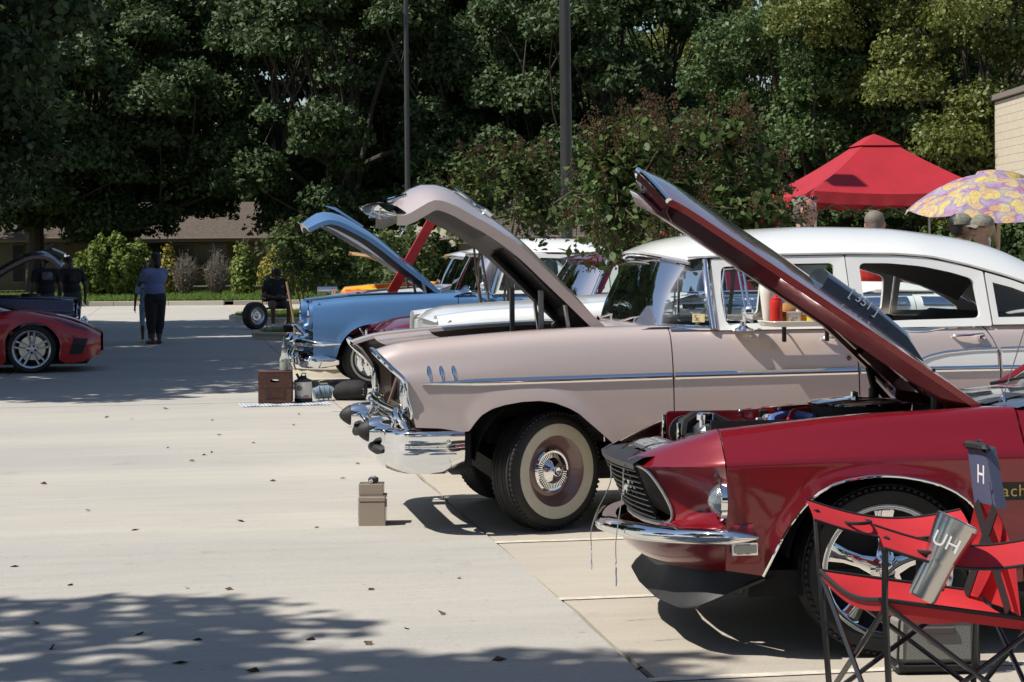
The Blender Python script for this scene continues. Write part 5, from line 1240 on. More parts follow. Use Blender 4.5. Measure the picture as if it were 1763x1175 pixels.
# red mid-engined sports car at the left
def build_sports():
    root = thing('sports_car', 'low bright red modern sports car with five-spoke silver wheel, facing the aisle', 'car', (-1.77, 27.95, 0), R(180))
    REDC = paint('torch_red_paint', (.46, .006, .008), rough=.35)
    xs = [-.88, -.70, -.41, -.16, .05, .25, .45, .8, 1.4, 2.0, 2.6, 3.1]
    zt = [.49, .585, .70, .755, .80, .815, .80, .79, .80, .86, .90, .80]; ws = [.60, .84, .95, .985, 1, 1, .99, .98, .98, 1.0, 1.0, .95]
    rows = []
    for x, z, k in zip(xs, zt, ws):
        w_ = .91 * k; f = .78
        rows.append([(.50 * w_ / .91, z - .015), (.66 * w_ / .91, z), (.76 * w_ / .91, z - .008), (.845 * w_ / .91, z - .06), (.885 * w_ / .91, z - .14), (.905 * w_ / .91, max(.36, z - .28)), (.90 * w_ / .91, .34), (.89 * w_ / .91, .22), (.86 * w_ / .91, .11)])
    rows[0] = [(.30, .475), (.42, .478), (.48, .472), (.52, .46), (.545, .44), (.55, .40), (.55, .34), (.545, .24), (.53, .20)]
    S = Surf(xs, rows); r = .355
    A = [(r * -math.cos(a), .315 + r * .98 * math.sin(a)) for a in np.linspace(-.6, math.pi + .6, 25)]; A = [(x, z) for x, z in A if z > .13]
    fr = lambda z: float(np.interp(z, [.1, .2, .31, .44, .49], [-.52, -.78, -.84, -.865, -.875]))
    for sg in (-1, 1):
        S.panel(sg, [(-.80, .205), (-.60, .14), (-.42, .115)] + A + [(.36, .115), (.50, .115)], lambda z: -.87, .50, nu=80, nv=24, flare=.01).build('front_fender', REDC, root)
        S.panel(sg, [(.508, .115), (1.55, .115)], .508, 1.55, nu=20, nv=16).build('door', REDC, root)
        B = [(x + 2.55, z) for x, z in A]
        S.panel(sg, [(1.558, .115), (2.15, .12)] + B + [(2.93, .14), (3.1, .25)], 1.558, 3.1, nu=60, nv=18, flare=.01).build('rear_quarter', REDC, root)
        S.patch(sg, [(-.72, .44), (-.54, .455)], [(-.64, .24), (-.47, .24)], .003, 8, 8).build('air_intake', BLACK, root)
        S.patch(sg, [(-.72, .452), (-.54, .467)], [(-.71, .435), (-.53, .452)], .006, 8, 3).build('intake_lip', REDC, root)
        m = S.patch(sg, [(-.70, .570), (-.45, .655), (-.28, .715)], [(-.72, .535), (-.5, .60), (-.30, .69)], .003, 12, 4); m.build('headlight', mat('lamp_dark', (.03, .03, .04), .05, coat=1), root)
        S.patch(sg, [(-.60, .13), (-.45, .12)], [(-.60, .09), (-.45, .09)], .0, 4, 3).build('splitter_end', BLACK, root)
        wheel(root, 0, sg * .78, .315, .22, sg, 'vette', 0, rimr=.237, rimmat=mat('silver_alloy', (.62, .63, .65), .3, .9))
        wheel(root, 2.55, sg * .78, .33, .26, sg, 'vette', 0, rimr=.245, rimmat=MT['silver_alloy'])
        for cx in (0, 2.55):
            m = MB(); m.lathe([(.365, .55), (.365, .88)], (cx, 0, .315), 'y', 18, a0=R(5), a1=R(175))
            if sg < 0: m.xf(Matrix.Scale(-1, 4, (0, 1, 0)))
            m.build('wheel_housing', DARK, root)
    MB().grid([[(x, v * S.at(x, 0)[0], S.at(x, 0)[1] + .02 * (1 - v * v)) for v in np.linspace(-1, 1, 13)] for x in np.linspace(-.87, -.62, 5)]).build('nose', REDC, root)
    MB().grid([[(-.865 + .30 * (y / .55) ** 2 * .1 + o, y, z) for y in np.linspace(-.55, .55, 9)] for o, z in ((0, .47), (.02, .42), (.02, .25), (.06, .19))]).build('front_fascia', BLACK, root)
    MB().grid([[(x, v * .50, z + .01 * (1 - v * v)) for v in np.linspace(-1, 1, 9)] for x, z in ((-.62, .60), (-.3, .60), (.2, .62), (.55, .70))]).build('front_boot', BLACK, root)
    MB().grid([[(.20 + 1.1 * t + .25 * v * v, v * (.72 - .2 * t), .80 + .30 * t) for v in np.linspace(-1, 1, 13)] for t in np.linspace(0, 1, 6)]).build('windscreen', GLASSC, root)
    MB().grid([[(x, v * .55, z + .03 * (1 - v * v)) for v in np.linspace(-1, 1, 11)] for x, z in ((1.28, 1.10), (1.6, 1.13), (2.0, 1.08), (2.5, .95), (3.0, .86))]).build('roof', REDC, root)
    for sg in (-1, 1): MB().grid([[(x, sg * (.55 + .3 * (1 - t)), .79 + (z - .79) * t) for x, z in ((.7, .95), (1.28, 1.10), (1.6, 1.13), (2.0, 1.08), (2.4, .97))] for t in (0, .5, 1)]).build('side_glass', GLASSC, root)
    MB().grid([[(3.1 - .02 * v * v, v * .85, z) for v in np.linspace(-1, 1, 9)] for z in (.84, .5, .25)]).build('tail', REDC, root)
    m = MB(); m.box((1.0, 0, .14), (3.4, 1.5, .06)); m.build('chassis', DARK, root)
    m = MB(); m.box((1.1, -.35, .5), (.5, .5, .3), .06); m.box((1.1, .35, .5), (.5, .5, .3), .06); m.build('cabin', BLACK, root)
    return root
sports = build_sports()
# ---------------------------------------------------------------- trees and shrubs
def np_mesh(name, V, n, mt, k=4):
    """V: (n*k,3) vertices, n faces of k corners."""
    me = bpy.data.meshes.new(name); V = np.ascontiguousarray(V, dtype=np.float32)
    me.vertices.add(n * k); me.vertices.foreach_set('co', V.ravel())
    me.loops.add(n * k); me.loops.foreach_set('vertex_index', np.arange(n * k, dtype=np.int32))
    me.polygons.add(n); me.polygons.foreach_set('loop_start', np.arange(0, n * k, k, dtype=np.int32))
    me.materials.append(mt); me.update(calc_edges=True); return me
def unit(a): return a / (np.linalg.norm(a, axis=1)[:, None] + 1e-9)
def leaves(pos, nrm, size, aspect=1.7, up=None):
    n = len(pos); nrm = unit(nrm); t = unit(np.cross(nrm, unit(rng.normal(size=(n, 3))) if up is None else up)); b = np.cross(nrm, t)
    s = np.asarray(size)[:, None] * np.ones((n, 1)); L = s * aspect
    V = np.stack([pos - t * L * .5, pos + b * s * .5 + nrm * s * .10, pos + t * L * .5, pos - b * s * .5 + nrm * s * .10], 1)
    return V.reshape(-1, 3)
def oval_leaves(pos, nrm, size, aspect=1.6):
    n = len(pos); nrm = unit(nrm); t = unit(np.cross(nrm, unit(rng.normal(size=(n, 3))))); b = np.cross(nrm, t); s = np.asarray(size)[:, None]; L = s * aspect
    droop = -nrm * s * .22
    V = np.stack([pos - t * L * .5, pos - t * L * .22 + b * s * .40 + nrm * s * .08, pos + t * L * .15 + b * s * .42 + nrm * s * .06, pos + t * L * .5 + droop, pos + t * L * .15 - b * s * .42 + nrm * s * .06, pos - t * L * .22 - b * s * .40 + nrm * s * .08], 1)
    return V.reshape(-1, 3)
def clump_leaves(C, Rr, n, size, flat=.8, shell=.5, jit=.7):
    w_ = Rr ** 2; idx = rng.choice(len(C), n, p=w_ / w_.sum()); d = unit(rng.normal(size=(n, 3))); d[:, 2] = np.where(d[:, 2] < -.35, -d[:, 2] * .6, d[:, 2])
    r = Rr[idx] * (shell + (1 - shell) * rng.random(n) ** .6) * (1 + .22 * np.sin(d[:, 0] * 7 + idx) * np.cos(d[:, 1] * 6 + idx * 2))
    pos = C[idx] + d * r[:, None] * np.array([1, 1, flat])
    nr = d * .7 + rng.normal(size=(n, 3)) * jit + np.array([0, 0, .35])
    return leaves(pos, nr, size * (.6 + .8 * rng.random(n)))
def limb(m, a, b, r0, r1, sag=.0, n=6):
    a = np.array(a, float); b = np.array(b, float); k = np.linalg.norm(b - a); off = rng.normal(size=3) * k * .07
    m.tube([tuple(a + (b - a) * t + off * math.sin(math.pi * t) + np.array([0, 0, sag * math.sin(math.pi * t)])) for t in np.linspace(0, 1, n)], [r0 + (r1 - r0) * t for t in np.linspace(0, 1, n)], 7)
BARK = mat('bark', (.075, .06, .045), .95, var=.5, vs=9, bump=.6, bs=25)
def make_oak(seed, H=12.5, W=6.2, low=2.8, n=62000, lm=None, size=.17, nc=95, hollow=.55):
    global rng
    rng = np.random.default_rng(seed)
    C = []; Rr = []
    for i in range(nc):
        a = rng.random() * 6.283; u = rng.random() ** .8; z = low + (H - low) * u; k = (4 * u * (1 - u)) ** .42 if u < .98 else .2
        k = max(k, .35); r = W * k * (hollow + (1 - hollow) * rng.random()) ; C.append((r * math.cos(a), r * math.sin(a), z)); Rr.append(rng.uniform(.75, 1.75) * W / 6.2)
    C = np.array(C); Rr = np.array(Rr)
    V = clump_leaves(C, Rr, n, size)
    crown = np_mesh('crown', V, n, lm)
    m = MB(); th = H * .35; m.tube([(0, 0, -.1), (.05, .02, th * .4), (.12, -.05, th * .8), (.1, 0, H * .7)], [.42, .33, .26, .05], 9)
    for i in range(14):
        q = C[int(rng.integers(len(C)))]; z0 = th * rng.uniform(.55, 1.3); limb(m, (.1, 0, min(z0, q[2] - .4)), q, rng.uniform(.10, .19), .03, .3)
    for q in C[::2]:
        b = C[int(np.argmin(np.linalg.norm(C - q * .6 - np.array([0, 0, .2]), axis=1)))]; limb(m, b, q, .05, .02, 0, 4)
    return crown, m.mesh('trunk', BARK, None)
OAKL = leaf_mat('oak_leaf', (.036, .064, .022), (.082, .122, .042), .55, .22, .3)
LIGL = leaf_mat('privet_leaf', (.045, .085, .025), (.095, .145, .042), .5, .25, .35)
YELL = leaf_mat('elm_leaf', (.10, .135, .028), (.19, .20, .045), .5, .3, .4)
oakA = make_oak(11, 13, 6.4, 2.7, 120000, OAKL, .135)
oakB = make_oak(12, 12, 5.8, 2.2, 105000, OAKL, .13)
oakS = make_oak(17, 12, 5.8, 2.2, 46000, OAKL, .16, 75)
privet = make_oak(13, 9.0, 4.6, .8, 110000, LIGL, .088, 80)
elm = make_oak(14, 12.5, 5.4, 1.8, 95000, YELL, .092, 75, .35)
CA, SA_ = math.cos(YAW), math.sin(YAW)
def spot(px, D):
    """lot position seen in direction px (pixels of the 1763-wide view) at depth D."""
    X = (px - 881.5) / 3500 * D; return (X * CA + D * SA_, -X * SA_ + D * CA)
def tree(name, label, tm, px, D, sc_=1.0, rot=0.0, xy=None, z=.05, group='trees behind the car park'):
    x, y = xy or spot(px, D); t = thing(name, label, 'tree', (x, y, z), rot, group); t.scale = (sc_, sc_, sc_)
    for nm, me in (('crown', tm[0]), ('trunk', tm[1])):
        o = bpy.data.objects.new(nm, me); col.objects.link(o); o.parent = t
    return t
tree('oak_tree', 'dark oak overhanging the left end of the brown-roofed house', oakA, 60, 82, 1.0, .4)
tree('oak_tree', 'dark oak between the shadowed left oak and the house ridge', oakB, 215, 83, 1.0, 1.9)
tree('oak_tree', 'broad oak spreading above the middle of the brown house roof', oakA, 480, 106, 1.25, 2.4)
tree('oak_tree', 'oak behind the blue hood, left of the thinner lamp pole', oakB, 612, 82, 1.02, 3.6)
tree('oak_tree', 'oak filling the gap between the two lamp poles', oakA, 800, 88, 1.1, 4.4)
tree('oak_tree', 'full round oak standing right behind the thicker lamp pole', oakB, 1060, 80, 1.05, 5.3)
tree('oak_tree', 'tall oak rising in the far row behind the round oak', oakA, 1110, 112, 1.0, .9)
tree('elm_tree', 'loose yellow-green elm with sky showing through its limbs', elm, 1300, 96, 1.12, 1.2)
tree('privet_tree', 'dense privet behind the red canopy peak', privet, 1450, 68, 1.12, 2.2)
tree('elm_tree', 'yellow-green elm beside the pale sided building', elm, 1660, 64, .98, .3)
tree('privet_tree', 'privet with hanging twigs between the canopy and the elm', privet, 1575, 76, 1.2, 4.1)
tree('oak_tree', 'far oak seen above the privet tops', oakA, 1530, 118, 1.05, 3.3)
tree('oak_tree', 'far oak behind the house chimney end', oakB, 330, 120, 1.35, 5.9)
tree('oak_tree', 'far oak closing the row behind the poles', oakB, 930, 122, 1.3, 2.8)
tree('oak_tree', 'far oak closing the row behind the shadowed left oak', oakA, -20, 110, 1.25, 2.1)
tree('oak_tree', 'far oak behind the thinner lamp pole', oakA, 700, 124, 1.3, .2)
tree('elm_tree', 'far yellow-green elm at the end of the row', elm, 1800, 100, 1.1, 1.0)
# oaks standing beside the aisle, whose shade lies on the concrete
tree('oak_tree', 'oak left of the aisle shading the near concrete', oakS, 0, 0, .80, .7, xy=(-7.35, 3.75), z=.0, group='oaks beside the aisle')
tree('oak_tree', 'oak left of the aisle shading the red sports car', oakS, 0, 0, .80, 1.5, xy=(-8.0, 24.8), z=.0, group='oaks beside the aisle')
tree('oak_tree', 'oak left of the aisle between its two neighbours', oakS, 0, 0, .82, 4.4, xy=(-7.0, 29.5), z=.0, group='oaks beside the aisle')
tree('oak_tree', 'oak left of the aisle shading the two men in black', oakB, 0, 0, .84, 2.9, xy=(-7.2, 34.2), z=.0, group='oaks beside the aisle')
tree('oak_tree', 'dark oak reaching in over the lot in front of the left house wing', oakB, 0, 0, .95, 5.0, xy=(-6.6, 42.5), z=.0, group='oaks beside the aisle')
for k, (x, y, s_) in enumerate(((-26, -24, 1.0), (-13, -34, 1.1), (2, -37, 1.05), (16, -35, 1.1), (30, -26, 1.0), (-36, -6, 1.0), (-34, 20, 1.1))):  # unseen oaks added behind the camera so paint and chrome reflect trees
    tree('oak_tree', 'unseen oak added behind the camera for reflections', (oakA, oakB)[k % 2], 0, 0, s_, k * 1.3, xy=(x, y), group='unseen oaks added for reflections')

# crape myrtles with seed heads
MYL = leaf_mat('myrtle_leaf', (.045, .085, .022), (.115, .16, .045), .55, .3, .3)
SEED = leaf_mat('myrtle_seed', (.060, .030, .016), (.15, .085, .035), .7, .0, .3)
BLOOM = mat('red_bloom', (.50, .02, .06), .6)
TWIG = mat('twig_bark', (.16, .12, .085), .85, var=.4, vs=15)
def myrtle(label, x, y, zb, zt_, rx, ry, n_tw=130, lf=.05, per=26, seeds=.45, seed=1, blooms=3):
    global rng
    rng = np.random.default_rng(seed)
    t = thing('crape_myrtle', label, 'tree', (x, y, 0), 0, 'crape myrtles between the parked cars'); m = MB(); LP = []; LN = []; SP = []; BP = []
    stems = []
    for k in range(5):
        a = rng.random() * 6.28; top = (rx * .45 * math.cos(a), ry * .4 * math.sin(a), zb + (zt_ - zb) * rng.uniform(.35, .7)); limb(m, (.05 * math.cos(a), .05 * math.sin(a), .0), top, .019, .010, 0, 7); stems.append(np.array(top))
    for k in range(n_tw):
        a = rng.random() * 6.283; u = rng.random(); rr = (.25 + .75 * rng.random() ** .5); zz = zb + (zt_ - zb) * u; prof = (1 - .55 * abs(u - .35) ** 1.2 * 1.3)
        e = np.array([rx * rr * prof * math.cos(a), ry * rr * prof * math.sin(a), zz]); s0 = stems[int(np.argmin([np.linalg.norm(q - e) for q in stems]))]
        b = s0 + (e - s0) * rng.uniform(.15, .5); mid = (b + e) / 2 + rng.normal(size=3) * .05 + np.array([0, 0, .05])
        m.tube([tuple(b), tuple(mid), tuple(e)], [.007, .005, .0025], 5)
        for j in range(per):
            v = rng.random() ** .7; p = (b * (1 - v) ** 2 + 2 * mid * v * (1 - v) + e * v * v); d = unit(rng.normal(size=(1, 3)))[0]; LP.append(p + d * lf * .7 + rng.normal(size=3) * lf * .8); LN.append(d * .5 + np.array([0, 0, .7]) + rng.normal(size=3) * .45)
        if rng.random() < seeds * (0.4 + u):
            hgt = rng.uniform(.10, .20)
            for j in range(46):
                v = rng.random(); w_ = .055 * (1 - v * .75); q = rng.normal(size=2) * w_ * .75; SP.append(e + np.array([q[0], q[1], v * hgt]))
        elif blooms and rng.random() < .05:
            blooms -= 1
            for j in range(16): BP.append(e + rng.normal(size=3) * .022 + np.array([0, 0, .04]))
    m.build('stems', TWIG, t)
    LP = np.array(LP); n = len(LP); V = oval_leaves(LP, np.array(LN), lf * (.5 + .6 * rng.random(n)), 1.55)
    o = bpy.data.objects.new('crown', np_mesh('crown', V, n, MYL, 6)); col.objects.link(o); o.parent = t
    if SP:
        SP = np.array(SP); r = .0075 * lf / .05; OF = np.array([(1, 0, 0), (-.5, .87, 0), (-.5, -.87, 0), (0, 0, 1.2), (0, 0, -1)]); tri = [(0, 1, 3), (1, 2, 3), (2, 0, 3), (1, 0, 4), (2, 1, 4), (0, 2, 4)]
        V = []; 
        for f in tri: V.append(np.stack([SP + OF[i] * r for i in f], 1))
        V = np.stack(V, 1)      # seeds, faces, 3, xyz
        sm = bpy.data.meshes.new('seed_heads'); nS = len(SP)
        vv = (SP[:, None, :] + OF[None] * r * (.7 + .6 * rng.random((nS, 1, 1)))).reshape(-1, 3)
        fs = [(a + 5 * k, b + 5 * k, c + 5 * k) for k in range(nS) for a, b, c in tri]
        sm.from_pydata([tuple(p) for p in vv], [], fs); sm.materials.append(SEED); o = bpy.data.objects.new('seed_heads', sm); col.objects.link(o); o.parent = t; o['kind'] = 'stuff'
    if BP:
        bm_ = MB()
        for p in BP: bm_.ball(tuple(p), .012, 4)
        o = bm_.build('blossoms', BLOOM, t); o['kind'] = 'stuff'
    return t
myrtle('crape myrtle with brown seed heads behind the white-roofed rose sedan', 3.26, 12.83, 1.36, 2.38, .90, .50, 215, .048, 30, .75, 3)
myrtle('smaller crape myrtle between the blue sedan and the dark red coupe', 3.55, 21.5, 1.62, 2.62, .85, .62, 170, .054, 28, .6, 5, 5)
myrtle('low crape myrtle on the wide island behind the seated man', 3.2, 46.5, .75, 2.4, 1.35, 1.1, 120, .10, 26, .3, 7, 0)
myrtle('thin crape myrtle at the kerb behind the raised silver hood', 4.6, 41.0, .6, 2.0, 1.0, .9, 80, .09, 26, .1, 9, 0)

# shrubs along the far kerb
def shrub(label, x, y, hgt, rx, ry, lm, n=9000, size=.09, lobes=2, twig=False, seed=1, group='shrubs along the far kerb', z=.1):
    global rng
    rng = np.random.default_rng(seed); t = thing('shrub', label, 'shrub', (x, y, z), 0, group); m = MB(); LP = []; LN = []
    ns_ = 46 if not twig else 130
    for k in range(ns_):
        lob = rng.integers(lobes); cx = (lob - (lobes - 1) / 2) * rx * .8; a = rng.random() * 6.28; rr = math.sqrt(rng.random()); hh = hgt * (1 - .45 * rr ** 2) * rng.uniform(.72, 1.08)
        e = np.array([cx + rx * .62 * rr * math.cos(a), ry * rr * math.sin(a), hh]); b = np.array([cx * .6 + .1 * math.cos(a), .1 * math.sin(a), 0.0]); mid = (b + e) / 2 + np.array([math.cos(a) * rx * .14 * rr, math.sin(a) * .1, 0])
        m.tube([tuple(b), tuple(mid), tuple(e)], [.014, .010, .004], 4)
        if twig:
            for j in range(5):
                v = rng.uniform(.4, 1); p = b * (1 - v) ** 2 + 2 * mid * v * (1 - v) + e * v * v; q = p + unit(rng.normal(size=(1, 3)))[0] * .22 + np.array([0, 0, .12]); m.tube([tuple(p), tuple(q)], [.006, .003], 4)
        for j in range(int(n / ns_)):
            v = rng.uniform(.22, 1.05); p = b * (1 - v) ** 2 + 2 * mid * v * (1 - v) + e * v * v; d = rng.normal(size=3); LP.append(p + d * .17 * (1.2 - v * .75)); LN.append(d + np.array([0, 0, .4]))
    m.build('branches', mat('grey_twig', (.24, .21, .18), .9, var=.4, vs=10) if twig else BARK, t)
    LP = np.array(LP); V = leaves(LP, np.array(LN), size * (.6 + .8 * rng.random(len(LP))), 1.8)
    o = bpy.data.objects.new('foliage', np_mesh('foliage', V, len(LP), lm)); col.objects.link(o); o.parent = t
    return t
SHG = leaf_mat('shrub_leaf', (.11, .16, .028), (.20, .25, .05), .55, .3, .3)
SHY = leaf_mat('shrub_yellow', (.22, .21, .03), (.34, .28, .05), .6, .3, .3)
SHB = leaf_mat('shrub_brown', (.13, .10, .05), (.20, .15, .07), .7, .2, .3)
for args in (('big two-lobed green shrub behind the two men in black', 185, 73, 2.25, 1.15, .9, SHG, 15000, .10, 2, False, 21), ('tall green shrub beside the big two-lobed one', 240, 74, 1.9, .75, .7, SHG, 8000, .10, 1, False, 22),
             ('bare grey twiggy shrub nearest the woman in blue', 318, 74, 1.55, .75, .6, SHB, 500, .05, 1, True, 23), ('bare grey twiggy shrub between its twin and the green shoots', 372, 74, 1.6, .75, .6, SHB, 500, .05, 1, True, 24),
             ('half-bare shrub with tall fresh green shoots', 418, 72, 1.85, .55, .5, SHG, 3000, .09, 1, True, 25), ('yellowing shrub behind the seated man', 478, 66, 1.7, .75, .6, SHY, 5000, .09, 1, True, 26),
             ('small yellow shrub behind the woman in blue', 288, 76, 1.85, .35, .4, SHY, 1800, .09, 1, False, 27), ('green shrub behind the yellowing one', 520, 74, 1.6, .9, .7, SHG, 6000, .10, 1, False, 28),
             ('low green shrub behind the red plank', 600, 78, 1.7, 1.3, .8, LIGL, 8000, .10, 2, False, 29), ('low shrub behind the far men and the canopy', 1400, 60, 1.9, 1.9, .8, LIGL, 13000, .09, 2, False, 30),
             ('long low shrub behind the patterned umbrella', 1560, 62, 2.1, 2.2, .8, LIGL, 14000, .09, 3, False, 31), ('tall shrub under the pale sided building', 1725, 50, 3.0, 1.2, .9, LIGL, 13000, .08, 2, False, 32),
             ('low shrub between the lamp poles', 850, 80, 2.2, 2.6, .8, LIGL, 12000, .11, 3, False, 33), ('broad low shrub behind the thicker pole', 1120, 76, 2.4, 2.6, .8, LIGL, 12000, .11, 3, False, 34)):
    lb, px, D, *rest = args; x, y = spot(px, D); hgt, rx, ry, lm, n, size, lobes, tw, sd = rest
    shrub(lb, x, y, hgt, rx, ry, lm, n, size, lobes, tw, sd)
rng = np.random.default_rng(99)
# fallen leaves
DRY = mat('dry_leaf', (.12, .07, .03), .8, var=.5, vs=40)
lm_ = []
for k in range(4):
    m = MB(); c = rng.uniform(.2, .6); m.add([(-.03, 0, .004), (-.005, .016, .012 + .01 * c), (.03, .002, .006), (-.002, -.015, .010 * c + .002), (0, 0, .002)], [(0, 4, 1), (1, 4, 2), (2, 4, 3), (3, 4, 0)]); lm_.append(m.mesh('dry_leaf', DRY, None))
for px, py in ((75, 835), (322, 1015), (395, 1018), (62, 1076), (240, 1095), (340, 1105), (640, 1018), (632, 1112), (435, 1160), (184, 720), (226, 722), (365, 725), (365, 780), (352, 785), (377, 750), (515, 714), (290, 772), (436, 764), (415, 900), (545, 910), (1100, 1155), (120, 1010), (25, 978), (790, 998), (232, 915), (505, 733), (590, 825), (616, 800), (330, 795), (285, 705), (90, 1120), (700, 1085), (760, 1060), (310, 1145), (860, 1140), (535, 1105), (150, 880), (470, 830)):
    u, w_ = (px - 881.5), (437.6 - py); u, w_ = u + w_ * .01, w_ - u * .01; D = 3500 * -1.49 / w_; x, y = (u / 3500 * D) * CA + D * SA_, -(u / 3500 * D) * SA_ + D * CA
    o = bpy.data.objects.new('dry_leaf', lm_[int(rng.integers(4))]); col.objects.link(o); o.location = (x, y, .003); o.rotation_euler = (rng.normal() * .2, rng.normal() * .2, rng.random() * 6.28); s_ = rng.uniform(.6, 1.2); o.scale = (s_, s_, s_)
    tag(o, 'small dry brown leaf fallen on the concrete', 'leaf', 'fallen leaves')
# ---------------------------------------------------------------- houses, building, poles, canopy, umbrella
SHING = mat('roof_shingle', (.125, .098, .076), .9, var=.55, vs=7, c2=(.065, .05, .04), bump=.5, bs=9)
def house(label, cx, cy, L, Wd, eave, ridge, wallc, rz, wins):
    h = thing('house', label, 'house', (cx, cy, 0), rz); hl, hw_ = L / 2, Wd / 2
    MB().box((0, 0, eave / 2), (L, Wd, eave), .01).build('wall', wallc, h)
    o = .6; E = [(-hl - o, -hw_ - o), (hl + o, -hw_ - o), (hl + o, hw_ + o), (-hl - o, hw_ + o)]; rl = hl - Wd * .25
    rf = MB(); rf.add([(x, y, eave) for x, y in E] + [(-rl, 0, ridge), (rl, 0, ridge)], [(0, 1, 5, 4), (2, 3, 4, 5), (1, 2, 5), (3, 0, 4), (3, 2, 1, 0)]); ro = rf.build('roof', SHING, h, ang=None)
    # shingle courses: thin steps up the street-side slope
    n = 16; cs = []
    for k in range(n):
        t = (k + .2) / n; y = (-hw_ - o) * (1 - t); z = eave + (ridge - eave) * t; xl = (hl + o) * (1 - t) + rl * t
        c = MB(); c.box((0, y, z + .02), (xl * 2 - .1, .30, .02), 0, rot=Matrix.Rotation(math.atan2(ridge - eave, hw_ + o), 3, 'X')); c.build('shingle_course', SHING, ro, ang=None)
    MB().box((0, -hw_ - o - .02, eave - .06), (L + 2 * o, .06, .20), .01).build('fascia', mat('fascia_tan', (.26, .21, .15), .7), h)
    for (wx, wz, ww, wh, kind) in wins:
        f = MB(); f.box((wx, -hw_ - .03, wz), (ww, .06, wh), .008); fo = f.build('door' if kind == 'door' else 'window', mat('trim_tan', (.24, .20, .16), .7) if kind != 'door' else mat('door_dark', (.02, .018, .016), .6), h)
        if kind == 'win':
            for q in (-.25, .25): MB().box((wx + q * ww, -hw_ - .065, wz), (ww * .45, .02, wh * .86), .004).build('pane', mat('pane_dark', (.05, .055, .06), .08), fo)
        if kind == 'shut': MB().box((wx, -hw_ - .065, wz), (ww * .9, .03, wh * .92), .005).build('shutter', mat('shutter_dark', (.02, .022, .022), .6), fo)
    return h
TANW = mat('tan_siding', (.20, .16, .105), .85, var=.25, vs=3)
x, y = spot(330, 97)
house('long low house with brown shingle roof behind the shrubs', x - 1.0, y + 1.5, 17.0, 7.5, 2.35, 4.15, TANW, R(-2), [(-6.6, 1.35, .5, 1.7, 'shut'), (-5.6, 1.3, 1.4, 1.6, 'win'), (-4.6, 1.35, .5, 1.7, 'shut'), (-.6, 1.1, .9, 2.0, 'door'), (1.3, 1.45, 2.9, 1.4, 'win'), (3.2, 1.35, .4, 1.7, 'shut'), (5.5, 1.4, 1.6, 1.4, 'win')])
x, y = spot(40, 90)
house('dark shaded wing of the low house under the left oak', x - 1.5, y, 9.0, 6.0, 2.35, 3.5, TANW, R(-2), [(-1.5, 1.3, .5, 1.7, 'shut'), (0, 1.3, 1.5, 1.5, 'win'), (1.6, 1.3, .5, 1.7, 'shut')])
x, y = spot(985, 58)
house('small house with dark brown roof behind the thicker lamp pole', x, y + 3, 5.2, 6.0, 1.95, 3.15, mat('brown_wall', (.07, .05, .038), .85), R(-4), [(-1.0, 1.1, 1.2, 1.1, 'win'), (1.0, 1.1, 1.2, 1.1, 'win')])
# pale building at the right
x, y = spot(1778, 55); bd = thing('building', 'pale cream sided building with a brown roof edge', 'building', (x, y, 0), R(-9))
for k in range(25):
    MB().box((4.0, 2.0 + .006 * (k % 2), .12 + .23 * k), (8.0, 4.0, .225), .006).build('siding_board', mat('cream_siding', (.56, .49, .38), .8, var=.12, vs=4), bd)
MB().box((4.0, 2.0, 5.87), (8.2, 4.2, .16), .01).build('roof_edge', mat('coping_brown', (.20, .17, .15), .6), bd)

def lamp_pole(label, px, D, r0, h_):
    x, y = spot(px, D); t = thing('lamp_pole', label, 'lamp pole', (x, y, 0), 0, 'lamp poles')
    PM = mat('pole_bronze', (.055, .055, .052), .45, .35, var=.2, vs=3)
    MB().lathe([(r0 * 2.4, 0), (r0 * 2.4, .6), (r0 * 2.2, .66), (0, .66)], n=24).build('footing', KERB, t)
    MB().lathe([(r0 * 1.5, .66), (r0 * 1.5, .70), (r0, .74), (r0 * .99, h_ * .4), (r0 * .82, h_)], n=24).build('shaft', PM, t)
    MB().box((0, 0, h_ + .03), (r0 * 3, r0 * 3, .06), .01).build('cap', PM, t)
    for s_ in (-1, 1):
        MB().box((s_ * .30, 0, h_ - .05), (.5, .06, .06), .01).build('arm', PM, t); hd_ = MB().box((s_ * .75, 0, h_ - .03), (.55, .32, .12), .03).build('lamp_head', PM, t); MB().box((s_ * .75, 0, h_ - .095), (.42, .24, .02), .004).build('lens', LENS, hd_)
lamp_pole('thick bronze lamp pole standing among the crape myrtles', 976.5, 30.5, .089, 8.0)
lamp_pole('thin bronze lamp pole rising behind the rose hood', 703, 58, .078, 9.0)

